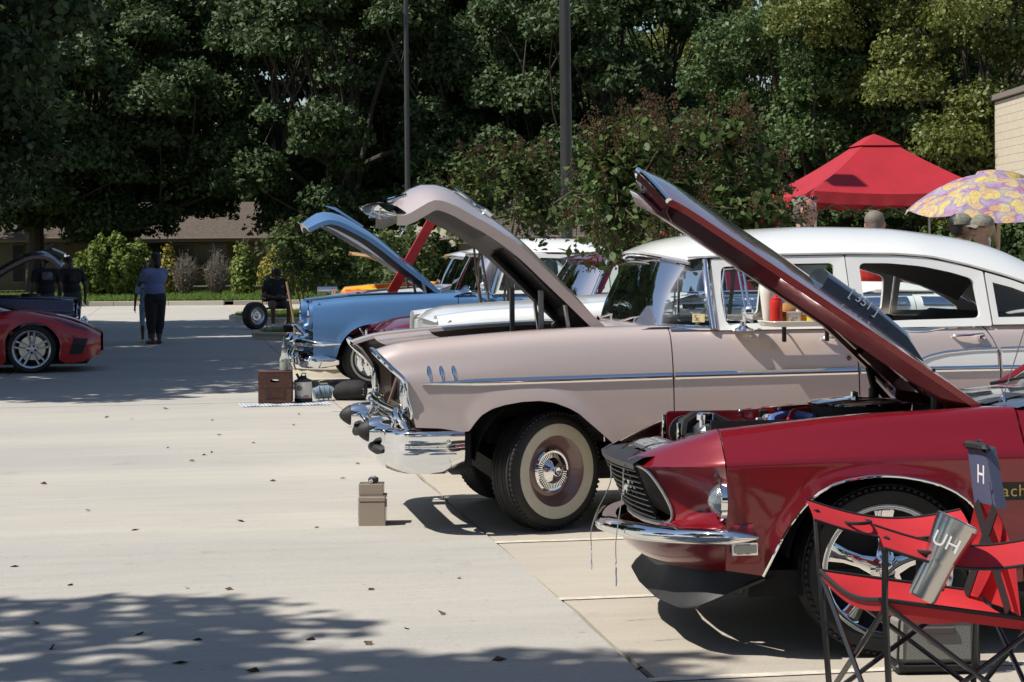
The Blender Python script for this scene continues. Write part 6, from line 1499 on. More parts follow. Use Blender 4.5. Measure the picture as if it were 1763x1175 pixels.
# red canopy
def canopy():
    x, y = spot(1507, 33.0); t = thing('canopy_tent', 'red pop-up canopy with silver legs behind the white-roofed sedan', 'canopy', (x, y, 0), R(-2))
    RED_ = mat('canopy_red', (.40, .012, .022), .65, var=.18, vs=2.5, bump=.25, bs=6); h_ = 1.42; e = 2.42; v = .18; tp = 3.38
    A = [(-h_, -h_), (h_, -h_), (h_, h_), (-h_, h_)]
    for k in range(4):
        a, b = A[k], A[(k + 1) % 4]; rows = []
        for i in range(11):
            u = i / 10; s_ = u ** 1.0; rr = []
            for j in range(13):
                q = j / 12; px_ = (a[0] + (b[0] - a[0]) * q) * (1 - s_ * .80); py_ = (a[1] + (b[1] - a[1]) * q) * (1 - s_ * .80); z = e + (tp - .20 - e) * u - .05 * math.sin(math.pi * q) * (1 - u) * 1.2 - .03 * math.sin(math.pi * u)
                rr.append((px_, py_, z))
            rows.append(rr)
        MB().grid(rows).build('roof_panel', RED_, t)
        c = MB(); w_ = .235; c.add([(a[0] * w_, a[1] * w_, tp - .20), (b[0] * w_, b[1] * w_, tp - .20), ((a[0] + b[0]) / 2 * w_ * .5, (a[1] + b[1]) / 2 * w_ * .5, tp - .06), (0, 0, tp)], [(0, 1, 2), (1, 3, 2), (3, 0, 2)]); c.build('vent_panel', RED_, t)
        rows = []
        for i in range(4):
            rr = []
            for j in range(25):
                q = j / 24; f = 1.004 + .012 * math.sin(j * 1.9 + k) * i / 3; z = e - .05 * math.sin(math.pi * q) * 1.2 - v * i / 3 + .006 * math.sin(j * 1.3) * i / 3; rr.append(((a[0] + (b[0] - a[0]) * q) * f, (a[1] + (b[1] - a[1]) * q) * f, z))
            rows.append(rr)
        MB().grid(rows).build('valance', RED_, t)
        MB().tube([(a[0] * .985, a[1] * .985, 0), (a[0] * .985, a[1] * .985, e - .02)], .020, 6).build('leg', mat('leg_grey', (.40, .41, .42), .4, .5), t)
        for s_ in range(4):
            p = [a[0] + (b[0] - a[0]) * s_ / 4, a[1] + (b[1] - a[1]) * s_ / 4]; q = [a[0] + (b[0] - a[0]) * (s_ + 1) / 4, a[1] + (b[1] - a[1]) * (s_ + 1) / 4]
            for (z0, z1) in ((e - .06, e - .34), (e - .34, e - .06)): MB().tube([(p[0] * .98, p[1] * .98, z0), (q[0] * .98, q[1] * .98, z1)], .011, 5).build('truss_bar', mat('truss_dark', (.05, .045, .045), .5, .4), t)
    return t
canopy()

def umbrella():
    x, y = spot(1716, 18.6); t = thing('beach_umbrella', 'yellow and lilac patterned beach umbrella with ruffled vent', 'umbrella', (x, y, 0), 0)
    m = mat('umbrella_print', (.6, .6, .3), .75); n = m.node_tree.nodes; l = m.node_tree.links; b = n['Principled BSDF']; tc = n.new('ShaderNodeTexCoord')
    nz = n.new('ShaderNodeTexNoise'); nz.inputs['Scale'].default_value = 5; nz.inputs['Detail'].default_value = 2; l.new(tc.outputs['Object'], nz.inputs['Vector'])
    mxv = n.new('ShaderNodeMix'); mxv.data_type = 'RGBA'; mxv.inputs[0].default_value = .16; l.new(tc.outputs['Object'], mxv.inputs[6]); l.new(nz.outputs['Color'], mxv.inputs[7])
    vo = n.new('ShaderNodeTexVoronoi'); vo.inputs['Scale'].default_value = 11; l.new(mxv.outputs[2], vo.inputs['Vector'])
    cr = n.new('ShaderNodeValToRGB'); e = cr.color_ramp.elements; e[0].position = 0; e[0].color = (.62, .08, .10, 1); e[1].position = .10; e[1].color = (.72, .58, .05, 1)
    for p, c in ((.22, (.75, .70, .12)), (.30, (.68, .15, .28)), (.36, (.74, .68, .20)), (.46, (.62, .56, .20)), (.60, (.26, .18, .44)), (.75, (.42, .36, .54))): q = e.new(p); q.color = (*c, 1)
    l.new(vo.outputs['Distance'], cr.inputs[0])
    ml = n.new('ShaderNodeMath'); ml.operation = 'MULTIPLY'; ml.inputs[1].default_value = 1.0; l.new(vo.outputs['Distance'], ml.inputs[0]); l.new(ml.outputs[0], cr.inputs[0])
    n2 = n.new('ShaderNodeTexNoise'); n2.inputs['Scale'].default_value = 7; n2.inputs['Detail'].default_value = 3; l.new(tc.outputs['Object'], n2.inputs['Vector']); r2 = n.new('ShaderNodeValToRGB'); q = r2.color_ramp.elements; q[0].position = .36; q[0].color = (.70, .62, .06, 1); q[1].position = .64; q[1].color = (.42, .06, .18, 1); z_ = q.new(.5); z_.color = (.40, .34, .42, 1); l.new(n2.outputs['Fac'], r2.inputs[0])
    mq = n.new('ShaderNodeMix'); mq.data_type = 'RGBA'; mq.inputs[0].default_value = .38; l.new(cr.outputs[0], mq.inputs[6]); l.new(r2.outputs[0], mq.inputs[7]); cr = mq; l.new(mq.outputs[2], b.inputs['Base Color'])
    tr = n.new('ShaderNodeBsdfTranslucent'); l.new(mq.outputs[2], tr.inputs[0]); ms = n.new('ShaderNodeMixShader'); ms.inputs[0].default_value = .35; o_ = n['Material Output']; l.new(b.outputs[0], ms.inputs[1]); l.new(tr.outputs[0], ms.inputs[2]); l.new(ms.outputs[0], o_.inputs[0])
    Rm = Matrix.Rotation(R(5), 4, 'Y') @ Matrix.Rotation(R(3), 4, 'X'); Rm = Matrix.Translation((0, 0, 1.78)) @ Rm; K = 8
    for k in range(K):
        rows = []
        for i in range(9):
            u = .16 + .84 * i / 8; rr = []
            for j in range(9):
                a = 2 * math.pi * (k + j / 8) / K; sag = math.cos(math.pi / K) / math.cos((j / 8 - .5) * 2 * math.pi / K)
                r_ = .86 * u * (sag * .6 + .4); z = .40 * (1 - u ** 2.1) - .02 * (1 - abs(j / 8 - .5) * 2) * u + (-.03 * (1 - (2 * j / 8 - 1) ** 2) if i == 8 else 0); rr.append(tuple(Rm @ Vector((r_ * math.cos(a), r_ * math.sin(a), z))))
            rows.append(rr)
        MB().grid(rows).build('canopy_panel', m, t, ang=50)
        MB().grid([[tuple(Rm @ Vector((.86 * q * math.cos(a), .86 * q * math.sin(a), .40 * (1 - q ** 2.1) + .035 - dz))) for a in [2 * math.pi * (k + j / 6) / K for j in range(7)]] for q, dz in ((.0, 0), (.12, 0), (.24, .01), (.27, .055))]).build('vent_panel', m, t, ang=50)
        a = 2 * math.pi * k / K; MB().tube([tuple(Rm @ Vector((.86 * q * math.cos(a), .86 * q * math.sin(a), .40 * (1 - q ** 2.1) - .012))) for q in np.linspace(0, 1, 8)], .004, 5).build('rib', STEEL, t)
    MB().tube([(0, 0, 0), (0, 0, 1.2), tuple(Rm @ Vector((0, 0, .42)))], .018, 10).build('pole', mat('pole_wood', (.36, .30, .20), .6), t)
    MB().lathe([(.22, 0), (.22, .03), (.05, .05), (.04, .18), (0, .18)], n=20).build('base', BLACK, t)
umbrella()

# ---------------------------------------------------------------- small things on the concrete
WOOD = mat('crate_wood', (.115, .040, .022), .75, var=.6, vs=5, c2=(.05, .022, .016), bump=.4, bs=40)
cr = thing('wooden_crate', 'old red-brown wooden crate with a hand hole, an oil bottle on top', 'crate', (1.055, 20.70, .012), R(-6))
w2, d2, hh = .168, .15, .31
ov = [(.048 * math.cos(a), .225 + .016 * math.sin(a)) for a in np.linspace(0, 2 * math.pi, 25)[:-1]]
def hole_board(z0, z1, yy, th):
    out = loop([(w2, (z0 + z1) / 2), (w2, z1), (-w2, z1), (-w2, z0), (w2, z0)], 24); m = MB()
    i = min(range(24), key=lambda k: abs(math.atan2(out[k][1] - .225, out[k][0]) - 0)); out = out[i:] + out[:i]
    f0 = [(a, yy, b) for a, b in out]; f1 = [(a, yy, b) for a, b in ov]; b0 = [(a, yy + th, b) for a, b in out]; b1 = [(a, yy + th, b) for a, b in ov]
    m.grid([b1, f1, f0, b0, b1], cv=True); return m
for yy in (-d2, d2 - .014):
    hole_board(.155, .305, yy, .014).build('board', WOOD, cr, ang=30); MB().box((0, yy + .007, .078), (2 * w2, .014, .148), .003).build('board', WOOD, cr)
for xx in (-w2 + .007, w2 - .007):
    for z in (.078, .230): MB().box((xx, 0, z), (.014, 2 * d2 - .03, .148), .003).build('board', WOOD, cr)
MB().box((0, 0, .012), (2 * w2 - .03, 2 * d2 - .03, .016)).build('bottom_board', WOOD, cr)
for k in range(3): MB().box((0, -.10 + .10 * k, .313), (2 * w2, .094, .012), .003).build('top_slat', WOOD, cr)
MB().box((0, -d2 - .003, .10), (.20, .003, .09), .001).build('faded_mark', mat('crate_stain', (.028, .016, .014), .8, var=.6, vs=30, c2=(.10, .035, .022)), cr)
bt = thing('oil_bottle', 'clear glass oil bottle with grey spout on the crate', 'bottle', (1.145, 20.66, .333), 0)
MB().lathe([(0, 0), (.045, 0), (.052, .008), (.052, .105), (.048, .13), (.034, .165), (.028, .20), (.030, .225)], n=28).build('glass_body', mat('bottle_glass', (.75, .80, .78), .05, trans=.85), bt)
MB().lathe([(0, .004), (.046, .006), (.047, .085), (0, .085)], n=24).build('oil', mat('pale_oil', (.62, .62, .55), .3, trans=.3), bt)
MB().lathe([(.034, .215), (.036, .24), (.030, .25), (.014, .31), (.010, .345), (0, .346)], n=20).build('spout', mat('spout_grey', (.10, .11, .12), .4, .5), bt)
can = thing('fuel_can', 'round metal can painted with pink roses, black spouted lid', 'can', (1.335, 20.72, .012), 0)
fm = mat('rose_print', (.72, .70, .62), .5); n = fm.node_tree.nodes; l = fm.node_tree.links; tc = n.new('ShaderNodeTexCoord'); vo = n.new('ShaderNodeTexVoronoi'); vo.inputs['Scale'].default_value = 11; l.new(tc.outputs['Object'], vo.inputs['Vector'])
rp = n.new('ShaderNodeValToRGB'); e = rp.color_ramp.elements; e[0].position = 0; e[0].color = (.55, .10, .12, 1); e[1].position = .30; e[1].color = (.68, .30, .30, 1)
for p, c in ((.38, (.06, .14, .05)), (.46, (.72, .70, .62))): q = e.new(p); q.color = (*c, 1)
e[-1].color = (.72, .70, .62, 1); l.new(vo.outputs['Distance'], rp.inputs[0]); l.new(rp.outputs[0], n['Principled BSDF'].inputs['Base Color'])
MB().lathe([(.088, .035), (.088, .205)], n=32).build('printed_wall', fm, can); MB().lathe([(0, 0), (.09, 0), (.092, .005), (.092, .03), (.088, .036)], n=32).build('base_band', BLACK, can)
MB().lathe([(.090, .203), (.092, .21), (.09, .218), (.05, .232), (.035, .24), (.033, .262), (0, .264)], n=28).build('lid', mat('lid_dark', (.035, .035, .038), .4, .6), can)
MB().tube([(-.04, 0, .228), (-.055, 0, .262), (-.068, 0, .285)], [.016, .013, .012], 10).build('spout', MT['lid_dark'], can)
MB().tube([(.02, 0, .262), (.03, 0, .285), (-.01, 0, .29), (-.02, 0, .262)], .006, 6).build('handle', BLACK, can)
MTM = mat('mat_stripe', (.50, .54, .58), .9); n = MTM.node_tree.nodes; l = MTM.node_tree.links; tc = n.new('ShaderNodeTexCoord'); wv = n.new('ShaderNodeTexWave'); wv.inputs['Scale'].default_value = 9; wv.inputs['Distortion'].default_value = 2; l.new(tc.outputs['Object'], wv.inputs['Vector'])
rp = n.new('ShaderNodeValToRGB'); rp.color_ramp.elements[0].color = (.16, .22, .32, 1); rp.color_ramp.elements[1].color = (.66, .66, .64, 1); l.new(wv.outputs['Color'], rp.inputs[0]); l.new(rp.outputs[0], n['Principled BSDF'].inputs['Base Color'])
mt_ = MB(); mt_.grid([[(x, y, .006 + .004 * math.sin(x * 30 + y * 5)) for y in np.linspace(-.22, .22, 5)] for x in np.linspace(-.44, .44, 26)]); mt_.grid([[(x, -.22, z) for z in (.006 + .004 * math.sin(x * 30 - 1.1), 0)] for x in np.linspace(-.44, .44, 26)])
o = mt_.build('floor_mat', MTM); o.location = (1.13, 20.50, .003); o.rotation_euler = (0, 0, R(4)); tag(o, 'thin blue and white striped mat under the crate and can', 'mat')
DEN = mat('denim', (.20, .28, .36), .85, var=.4, vs=14, bump=.4, bs=120)
m = MB(); m.tube([(0, 0, .07), (.06, .01, .085), (.14, 0, .088), (.19, -.005, .08)], [.055, .068, .07, .06], 14)
for k in range(3): m.tube([(.05 + .05 * k, .07 * math.cos(a), .082 + .07 * math.sin(a)) for a in np.linspace(0, 6.28, 16)], .006, 5)
o = m.build('rolled_jeans', DEN); o.location = (1.46, 20.98, 0); tag(o, 'rolled faded blue jeans lying behind the rose can', 'jeans')
m = MB(); rows = []
for i, (x, r_, zc) in enumerate(((0, .03, .07), (.03, .075, .085), (.10, .095, .098), (.18, .10, .102), (.25, .102, .103), (.30, .10, .10), (.335, .085, .098), (.35, .05, .096), (.352, .0, .096))): rows.append([(x, r_ * math.cos(a) * 1.05, max(.004, zc + r_ * (1 + .08 * math.sin(3 * a + i)) * math.sin(a))) for a in np.linspace(0, 6.283, 25)[:-1]])
m.grid(rows, cv=True); bag = m.build('duffel_bag', mat('bag_black', (.014, .013, .014), .8, bump=.5, bs=12)); bag.location = (1.66, 20.98, 0); bag.rotation_euler = (0, 0, R(-18)); tag(bag, 'black duffel with grey striped end under the blue bumper', 'bag')
for k in range(3): MB().box((.30, -.085 + .0 * k, .07 + .028 * k), (.09, .008, .012), .003, rot=Matrix.Rotation(R(12), 3, 'Y')).build('stripe', mat('bag_stripe', (.25, .25, .25), .8), bag)
# stepped beige box
bx = thing('speaker_box', 'stepped beige metal box standing by the rose bumper', 'box', (1.10, 11.22, .0), R(-9)); BG = mat('beige_metal', (.36, .29, .235), .25, .35, coat=.6)
MB().box((0, .0, .068), (.148, .19, .136), .004).build('case', BG, bx); MB().box((0, 0, .151), (.152, .194, .028), .005).build('lid', BG, bx); MB().box((-.008, .035, .196), (.138, .12, .064), .004).build('upper_case', BG, bx)
PRT = mat('box_print', (.62, .62, .64), .5, var=1, vs=28, c2=(.10, .16, .34)); MB().box((-.0755, 0, .075), (.003, .17, .115), .001).build('end_label', PRT, bx); MB().box((.0775, -.05, .125), (.006, .03, .04), .002).build('latch', STEEL, bx)
tc_ = thing('toy_camera', 'small black and chrome camera on top of the beige box', 'camera', (1.105, 11.23, .230), R(-12)); MB().box((0, 0, .017), (.055, .034, .030), .006).build('body', BLACK, tc_); MB().lathe([(.012, 0), (.012, -.016), (.008, -.018), (0, -.016)], (-.010, -.016, .015), 'y', 14).build('lens', CHROME, tc_); MB().box((0, 0, .034), (.030, .022, .010), .003).build('viewfinder', STEEL, tc_)
# wooden post and little posts beyond the rose fender, broom
def stick(name, label, cat, a, b, r_, mt, n=8): 
    a = Vector(a); o = MB().tube([(0, 0, 0), tuple((Vector(b) - a) * .5), tuple(Vector(b) - a)], r_, n).build(name, mt); o.location = a; return tag(o, label, cat)
br = thing('broom', 'wooden broom leaning behind the blue front bumper', 'broom', (1.62, 26.6, .0), 0); MB().tube([(0.02, 0, .2), (-.03, 0, .7), (-.11, 0, 1.16)], .014, 8).build('handle', mat('broom_wood', (.45, .30, .14), .6), br); MB().box((.03, 0, .11), (.10, .26, .20), .03).build('bristles', mat('bristle', (.28, .22, .10), .9, bump=1, bs=200), br)
# red plank
pl = MB().box((0, 0, .555), (.115, .05, 1.11), .004).build('red_plank', mat('plank_red', (.42, .012, .014), .55, var=.35, vs=9, bump=.2, bs=30)); pl.location = (2.62, 24.26, 1.03); pl.rotation_euler = (0, R(30), 0); tag(pl, 'red painted plank leaning behind the raised blue hood', 'plank')
# flame-painted hot rod
def hot_rod():
    t = thing('hot_rod', 'small orange hot rod with yellow flames and raised flame-painted hood', 'car', (3.45, 33.5, 0), 0); FL = paint('flame_paint', (.62, .12, .01), rough=.35)
    n = FL.node_tree.nodes; l = FL.node_tree.links; tc = n.new('ShaderNodeTexCoord'); wv = n.new('ShaderNodeTexNoise'); wv.inputs['Scale'].default_value = 4; mp = n.new('ShaderNodeMapping'); mp.inputs['Scale'].default_value = (.6, 2, 3.5); l.new(tc.outputs['Object'], mp.inputs[0]); l.new(mp.outputs[0], wv.inputs['Vector'])
    r_ = n.new('ShaderNodeValToRGB'); e = r_.color_ramp.elements; e[0].position = .42; e[0].color = (.60, .10, .008, 1); e[1].position = .52; e[1].color = (.70, .42, .03, 1); l.new(wv.outputs['Fac'], r_.inputs[0]); l.new(r_.outputs[0], n['Principled BSDF'].inputs['Base Color'])
    MB().grid([[(x, v * w_, z0 + (z1 - z0) * (1 - abs(v) ** 3)) for v in np.linspace(-1, 1, 13)] for x, w_, z0, z1 in ((-.75, .30, .62, .80), (-.6, .40, .55, .98), (0, .45, .5, 1.03), (.7, .5, .5, 1.05), (1.6, .62, .5, 1.06), (2.6, .6, .5, 1.0), (3.0, .4, .5, .7))]).build('body', FL, t)
    MB().grid([[(x, v * .42, z + .06 * (1 - v * v)) for v in np.linspace(-1, 1, 9)] for x, z in ((.70, 1.08), (.25, 1.30), (-.25, 1.47), (-.50, 1.50))]).build('hood', FL, t); MB().box((-.80, 0, .72), (.06, .5, .5), .02).build('grille', CHROME, t)
    MB().grid([[(x, v * .55, z + .03 * (1 - v * v)) for v in np.linspace(-1, 1, 9)] for x, z in ((1.1, 1.45), (1.6, 1.5), (2.2, 1.42))]).build('roof', FL, t); MB().grid([[(.85 + .28 * q, v * (.6 - .05 * q), 1.05 + .40 * q) for v in (-1, -.3, .3, 1)] for q in (0, .5, 1)]).build('windscreen', GLASSC, t)
    for sg in (-1, 1):
        for x in (1.15, 1.9): MB().tube([(x, sg * .60, 1.05), (x + .05, sg * .55, 1.45)], .03, 6).build('pillar', FL, t)
        for x, r2 in ((-.25, .30), (2.35, .34)): wheel(t, x, sg * .70, r2, .18, sg, 'cap', 0, rimr=.18, rimmat=CHROME)
        MB().tube([(-.05, sg * .45, .75), (.2, sg * .52, .70), (.6, sg * .56, .45)], .04, 8).build('exhaust', CHROME, t)
        MB().lathe([(0, -.10), (.07, -.08), (.09, -.02), (.09, .02), (0, .03)], (-.72, sg * .50, .80), 'x', 14).build('headlight', CHROME, t)
    MB().box((.1, 0, .30), (3.4, .5, .10)).build('chassis', DARK, t); MB().tube([(-1.05, .0, .93), (-.72, 0, .93)], .05, 12).build('chrome_tank', CHROME, t)
hot_rod()

# ---------------------------------------------------------------- drive-in tray with lunch on the rose sedan's door
TX, TY, TZ = 2.0 + 1.36, 11.5 - 1.06, 1.092
tr = thing('serving_tray', 'pale drive-in serving tray hooked on the rose door window', 'tray', (TX, TY, TZ), 0); TM = mat('tray_enamel', (.66, .64, .56), .35, coat=.4)
ho = [(-.24, -.155), (.24, -.155), (.24, .155), (-.24, .155)]; hi2 = rounded([(x * .93, y * .9) for x, y in ho], .03); ho2 = rounded(ho, .035)
m = MB(); m.grid([[(x, y, .030) for x, y in ho2], [(x * 1.01, y * 1.01, .026) for x, y in ho2], [(x * .95, y * .93, .0) for x, y in ho2], [(x * .9, y * .88, .004) for x, y in hi2], [(x * .97, y * .96, .030) for x, y in hi2]], cv=True); m.add([(x * .9, y * .88, .0045) for x, y in hi2], [tuple(range(len(hi2)))]); m.build('pan', TM, tr)
for x in (-.10, .14): MB().box((x, .10, -.045), (.022, .02, .09), .004).build('support_foot', BLACK, tr); MB().tube([(x, .15, .02), (x, .20, .035), (x, .24, .02)], .006, 6).build('hook', STEEL, tr)
kb = thing('ketchup_bottle', 'red squeeze ketchup bottle on the tray', 'bottle', (TX - .195, TY - .07, TZ + .006), 0); KR = mat('ketchup_red', (.55, .018, .012), .4)
MB().lathe([(0, 0), (.030, 0), (.033, .004), (.033, .085), (.034, .09), (.034, .125), (.031, .135)], n=24).build('bottle_body', KR, kb); MB().lathe([(.030, .134), (.030, .145), (.012, .150), (.007, .17), (.003, .188), (0, .189)], n=20).build('nozzle', KR, kb)
mb = thing('mustard_bottle', 'yellow squeeze mustard bottle on the tray', 'bottle', (TX + .005, TY - .075, TZ + .006), 0); YL = mat('mustard_yellow', (.70, .52, .02), .4)
MB().lathe([(0, 0), (.030, 0), (.033, .004), (.033, .085), (.034, .09), (.034, .125), (.031, .135)], n=24).build('bottle_body', YL, mb); MB().lathe([(.030, .134), (.030, .145), (.012, .150), (.007, .17), (.003, .188), (0, .189)], n=20).build('nozzle', YL, mb)
ms_ = thing('milkshake', 'tall white milkshake with a cherry on the tray', 'drink', (TX - .205, TY + .045, TZ + .006), 0); MB().lathe([(0, 0), (.030, 0), (.024, .012), (.028, .03), (.042, .16), (.045, .20), (.040, .215), (.022, .235), (0, .24)], n=24).build('glass', mat('shake_white', (.72, .68, .60), .4), ms_); MB().ball((0, 0, .243), .012, 8).build('cherry', KR, ms_)
bk = thing('food_basket', 'woven yellow food basket with checked paper on the tray', 'basket', (TX - .085, TY + .015, TZ + .006), 0)
m = MB(); m.grid([[(q * .105 * math.cos(a), q * .062 * math.sin(a), z) for a in np.linspace(0, 6.283, 29)[:-1]] for q, z in ((.85, 0), (.9, .02), (1.0, .05), (.97, .05), (.86, .015))], cv=True); m.build('basket', mat('basket_weave', (.45, .26, .04), .7, var=.5, vs=60, c2=(.25, .10, .02), bump=.8, bs=70), bk)
m = MB(); m.grid([[(q * .10 * math.cos(a), q * .06 * math.sin(a), z + .012 * math.sin(5 * a)) for a in np.linspace(0, 6.283, 29)[:-1]] for q, z in ((1.02, .062), (.6, .07), (.0, .066))], cv=True); m.build('checked_paper', mat('paper_check', (.70, .55, .50), .8, var=1, vs=45, c2=(.55, .20, .18)), bk)
bg_ = MB(); bg_.lathe([(0, .0), (.048, .002), (.052, .012), (.048, .022), (0, .022)], n=22); bg_.ball((0, 0, .034), (.052, .052, .034), 10); o = bg_.build('burger', mat('bun', (.48, .22, .05), .55, var=.3, vs=20)); o.location = (TX - .115, TY + .03, TZ + .058); o.rotation_euler = (R(28), 0, 0); tag(o, 'burger with glossy bun leaning in the basket', 'burger')
nc = thing('number_card', 'orange and white number card standing on the tray', 'sign', (TX - .105, TY - .095, TZ + .006), 0); MB().box((0, 0, .036), (.080, .004, .072), .001, rot=Matrix.Rotation(R(10), 3, 'X')).build('card', mat('card_white', (.74, .73, .70), .6), nc)
OR = mat('card_orange', (.65, .20, .02), .6)
for (cx, cz, sx, sz) in ((-.0375, .034, .006, .068), (.0375, .034, .006, .068), (0, .071, .08, .005), (0, .060, .07, .003)): MB().box((cx, -.0042 + .17 * (cz - .036) * -1 * -1 * .0 - (cz - .036) * -.176, cz), (sx, .003, sz), 0, rot=Matrix.Rotation(R(10), 3, 'X')).build('card_border', OR, nc)
for k in range(8): MB().box((-.028 + .008 * k, -.004 + .0025, .051 - .003 * (k % 2)), (.004, .003, .012), 0).build('card_stripe', OR, nc)
text_mesh('card_number', '47', .040, OR, nc, Matrix.Translation((0, -.0058, .026)) @ Matrix.Rotation(R(80) , 4, 'X'))

# ---------------------------------------------------------------- folding camp chair, tumbler, cooler bag
REDF = mat('chair_red', (.52, .018, .025), .75, bump=.25, bs=350, var=.15, vs=6); NAVY = mat('chair_navy', (.075, .095, .17), .8, bump=.3, bs=300); PIP = mat('piping_black', (.012, .012, .013), .7); TUB = mat('chair_tube', (.010, .010, .011), .28, .0, coat=.5)
ch = thing('camp_chair', 'red folding camp chair with navy headrest and a steel tumbler in its arm', 'chair', (2.36, 6.10, 0), 0)
fx, bx_, ny, fy = -.27, .27, -.33, .33     # front, back, near, far
seat = []
for i in range(13):
    u = i / 12; rr = []
    for j in range(13):
        v = j / 12; x = fx + (bx_ - fx) * u * .95; y = (ny + (fy - ny) * v) * (.86); z = .445 - .085 * u - .09 * math.sin(math.pi * v) * (.35 + .65 * math.sin(math.pi * min(1, u * 1.2))) + (.0 if u else .0); rr.append((x, y, z))
    seat.append(rr)
m = MB(); m.grid(seat); m.grid([seat[0], [(p[0] + .01, p[1], p[2] - .035) for p in seat[0]]]); m.grid([[r[0] for r in seat], [(r[0][0], r[0][1], r[0][2] - .035) for r in seat]]); m.build('seat', REDF, ch)
MB().tube(seat[0], .007, 6).build('seat_piping', PIP, ch)
for k in (0, -1): MB().tube([r[k] for r in seat], .007, 6).build('seat_piping', PIP, ch)
def backgrid(z0, z1, n):
    rows = []
    for i in range(n):
        z = z0 + (z1 - z0) * i / (n - 1); wd = float(np.interp(z, [.34, .55, .66, .87], [.20, .19, .09, .075])); x = float(np.interp(z, [.34, .6, .87], [.235, .215, .175])); rows.append([(x + .035 * (1 - (2 * q - 1) ** 2) * (1 if z < .66 else .5), (-1 + 2 * q) * wd + .055, z) for q in np.linspace(0, 1, 9)])
    return rows
bgd = backgrid(.34, .672, 10); MB().grid(bgd).build('backrest', REDF, ch); hdg = backgrid(.672, .86, 6)
m = MB(); m.grid(hdg); m.grid([[(p[0] + .035, p[1], p[2]) for p in r] for r in hdg]); 
for k in (0, -1): m.grid([[r[k] for r in hdg], [(r[k][0] + .035, r[k][1], r[k][2]) for r in hdg]])
hr_ = m.build('headrest', NAVY, ch); MB().tube([hdg[-1][0], *hdg[-1], hdg[-1][-1]], .014, 7).build('headrest_top', PIP, hr_)
text_mesh('headrest_mark', 'H', .085, mat('mark_white', (.7, .68, .68), .6), hr_, frame((.168, .0, .775), (0.02, -1, 0), (0, 0, 1)), spacing=1.0)
for (a, b) in (((.205, -.12, .36), (.205, .13, .67)), ((.205, .22, .36), (.205, -.02, .67))): MB().tube([a, tuple((Vector(a) + Vector(b)) / 2 + Vector((.0, 0, 0))), b], .026, 6, flat=.15, up=(1, 0, 0)).build('back_strap', PIP, ch)
for sy, yy in ((-1, ny), (1, fy)):
    ar = []
    for i in range(13):
        u = i / 12; x = fx - .02 + (bx_ - fx + .0) * u; z = .64 - .05 * u - .045 * math.sin(math.pi * u); ar.append([(x, yy + q * .045, z + .006 * (1 - q * q) + .028 * q) for q in (-1, -.33, .33, 1)])
    MB().grid(ar).build('arm_strap', REDF, ch)
    for q in (0, -1): MB().tube([r[q] for r in ar], .005, 5).build('arm_piping', PIP, ch)
    # uprights and crossing legs
    MB().tube([(fx, yy, .64), (fx + .005, yy * .93, .44), (fx + .03, yy * .86, .01)], .0105, 8).build('front_leg', TUB, ch)
    MB().tube([(bx_, yy * .80, .86 if sy > 0 else .62), (bx_, yy * .84, .40), (bx_ - .02, yy * .86, .01)], .0105, 8).build('back_leg', TUB, ch)
    MB().tube([(fx + .01, yy * .90, .43), (bx_ - .01, yy * .88, .03)], .009, 8).build('side_brace', TUB, ch); MB().tube([(bx_ - .01, yy * .88, .37), (fx + .02, yy * .88, .03)], .009, 8).build('side_brace', TUB, ch)
for xx in (fx + .01, bx_ - .01):
    MB().tube([(xx, ny * .9, .42), (xx + .01, fy * .88, .03)], .009, 8).build('cross_brace', TUB, ch); MB().tube([(xx, fy * .9, .42), (xx - .01, ny * .88, .03)], .009, 8).build('cross_brace', TUB, ch)
for (x, y) in ((fx + .03, ny * .86), (fx + .03, fy * .86), (bx_ - .02, ny * .86), (bx_ - .02, fy * .86)): MB().lathe([(0, 0), (.022, 0), (.022, .012), (.013, .03), (.011, .05)], (x, y, .002), 'z', 12).build('foot', PIP, ch)
for (x, y) in ((-.13, ny + .0), (-.13, fy)): MB().tube([(x + .046 * math.cos(a), y + .046 * math.sin(a), .595) for a in np.linspace(0, 6.283, 21)[:-1]], .006, 6, closed=True).build('cup_ring', PIP, ch); 
MB().lathe([(.044, .588), (.043, .53), (.040, .475), (0, .473)], (-.13, ny, 0), 'z', 20).build('cup_net', mat('cup_mesh', (.02, .018, .018), .8, trans=.0), ch)
tb_ = thing('steel_tumbler', 'brushed steel tumbler with painted red reflection and white lettering leaning in the chair arm', 'cup', (2.36 - .165, 6.10 - .33 - .015, .455), 0); tb_.rotation_euler = (R(4), R(26), 0); tb_.scale = (1.4, 1.4, 1.45)
TSM = mat('tumbler_steel', (.55, .54, .53), .25, 1.0); MB().lathe([(0, 0), (.028, 0), (.031, .006), (.033, .08), (.034, .084), (.035, .09), (.046, .155), (.047, .165)], n=32).build('cup_base', TSM, tb_)
o = MB().lathe([(.0345, .088), (.0475, .170), (.048, .176), (.0455, .178), (.044, .165)], n=32).build('cup_body', TSM, tb_); MB().lathe([(.0, .166), (.043, .166), (.044, .172)], n=28).build('lid', glass_mat('lid_clear', (.7, .72, .74)), tb_)
MB().lathe([(.0352, .0905), (.0477, .163), (.0482, .166)], n=16, a0=R(-60), a1=R(30)).build('painted_reflection', mat('reflection_red', (.45, .02, .03), .3, .5), tb_)  # red strip painted on the steel in place of a reflection
text_mesh('tumbler_mark', 'UH', .042, WHITE, tb_, frame((-.0205, -.0385, .126), (.90, -.45, 0), (-.06, -.13, 1)), depth=.001)
cb = thing('cooler_bag', 'grey and black soft cooler bag under the camp chair', 'bag', (2.66, 6.88, 0), R(-8)); CG = mat('cooler_grey', (.20, .20, .185), .8, bump=.3, bs=200)
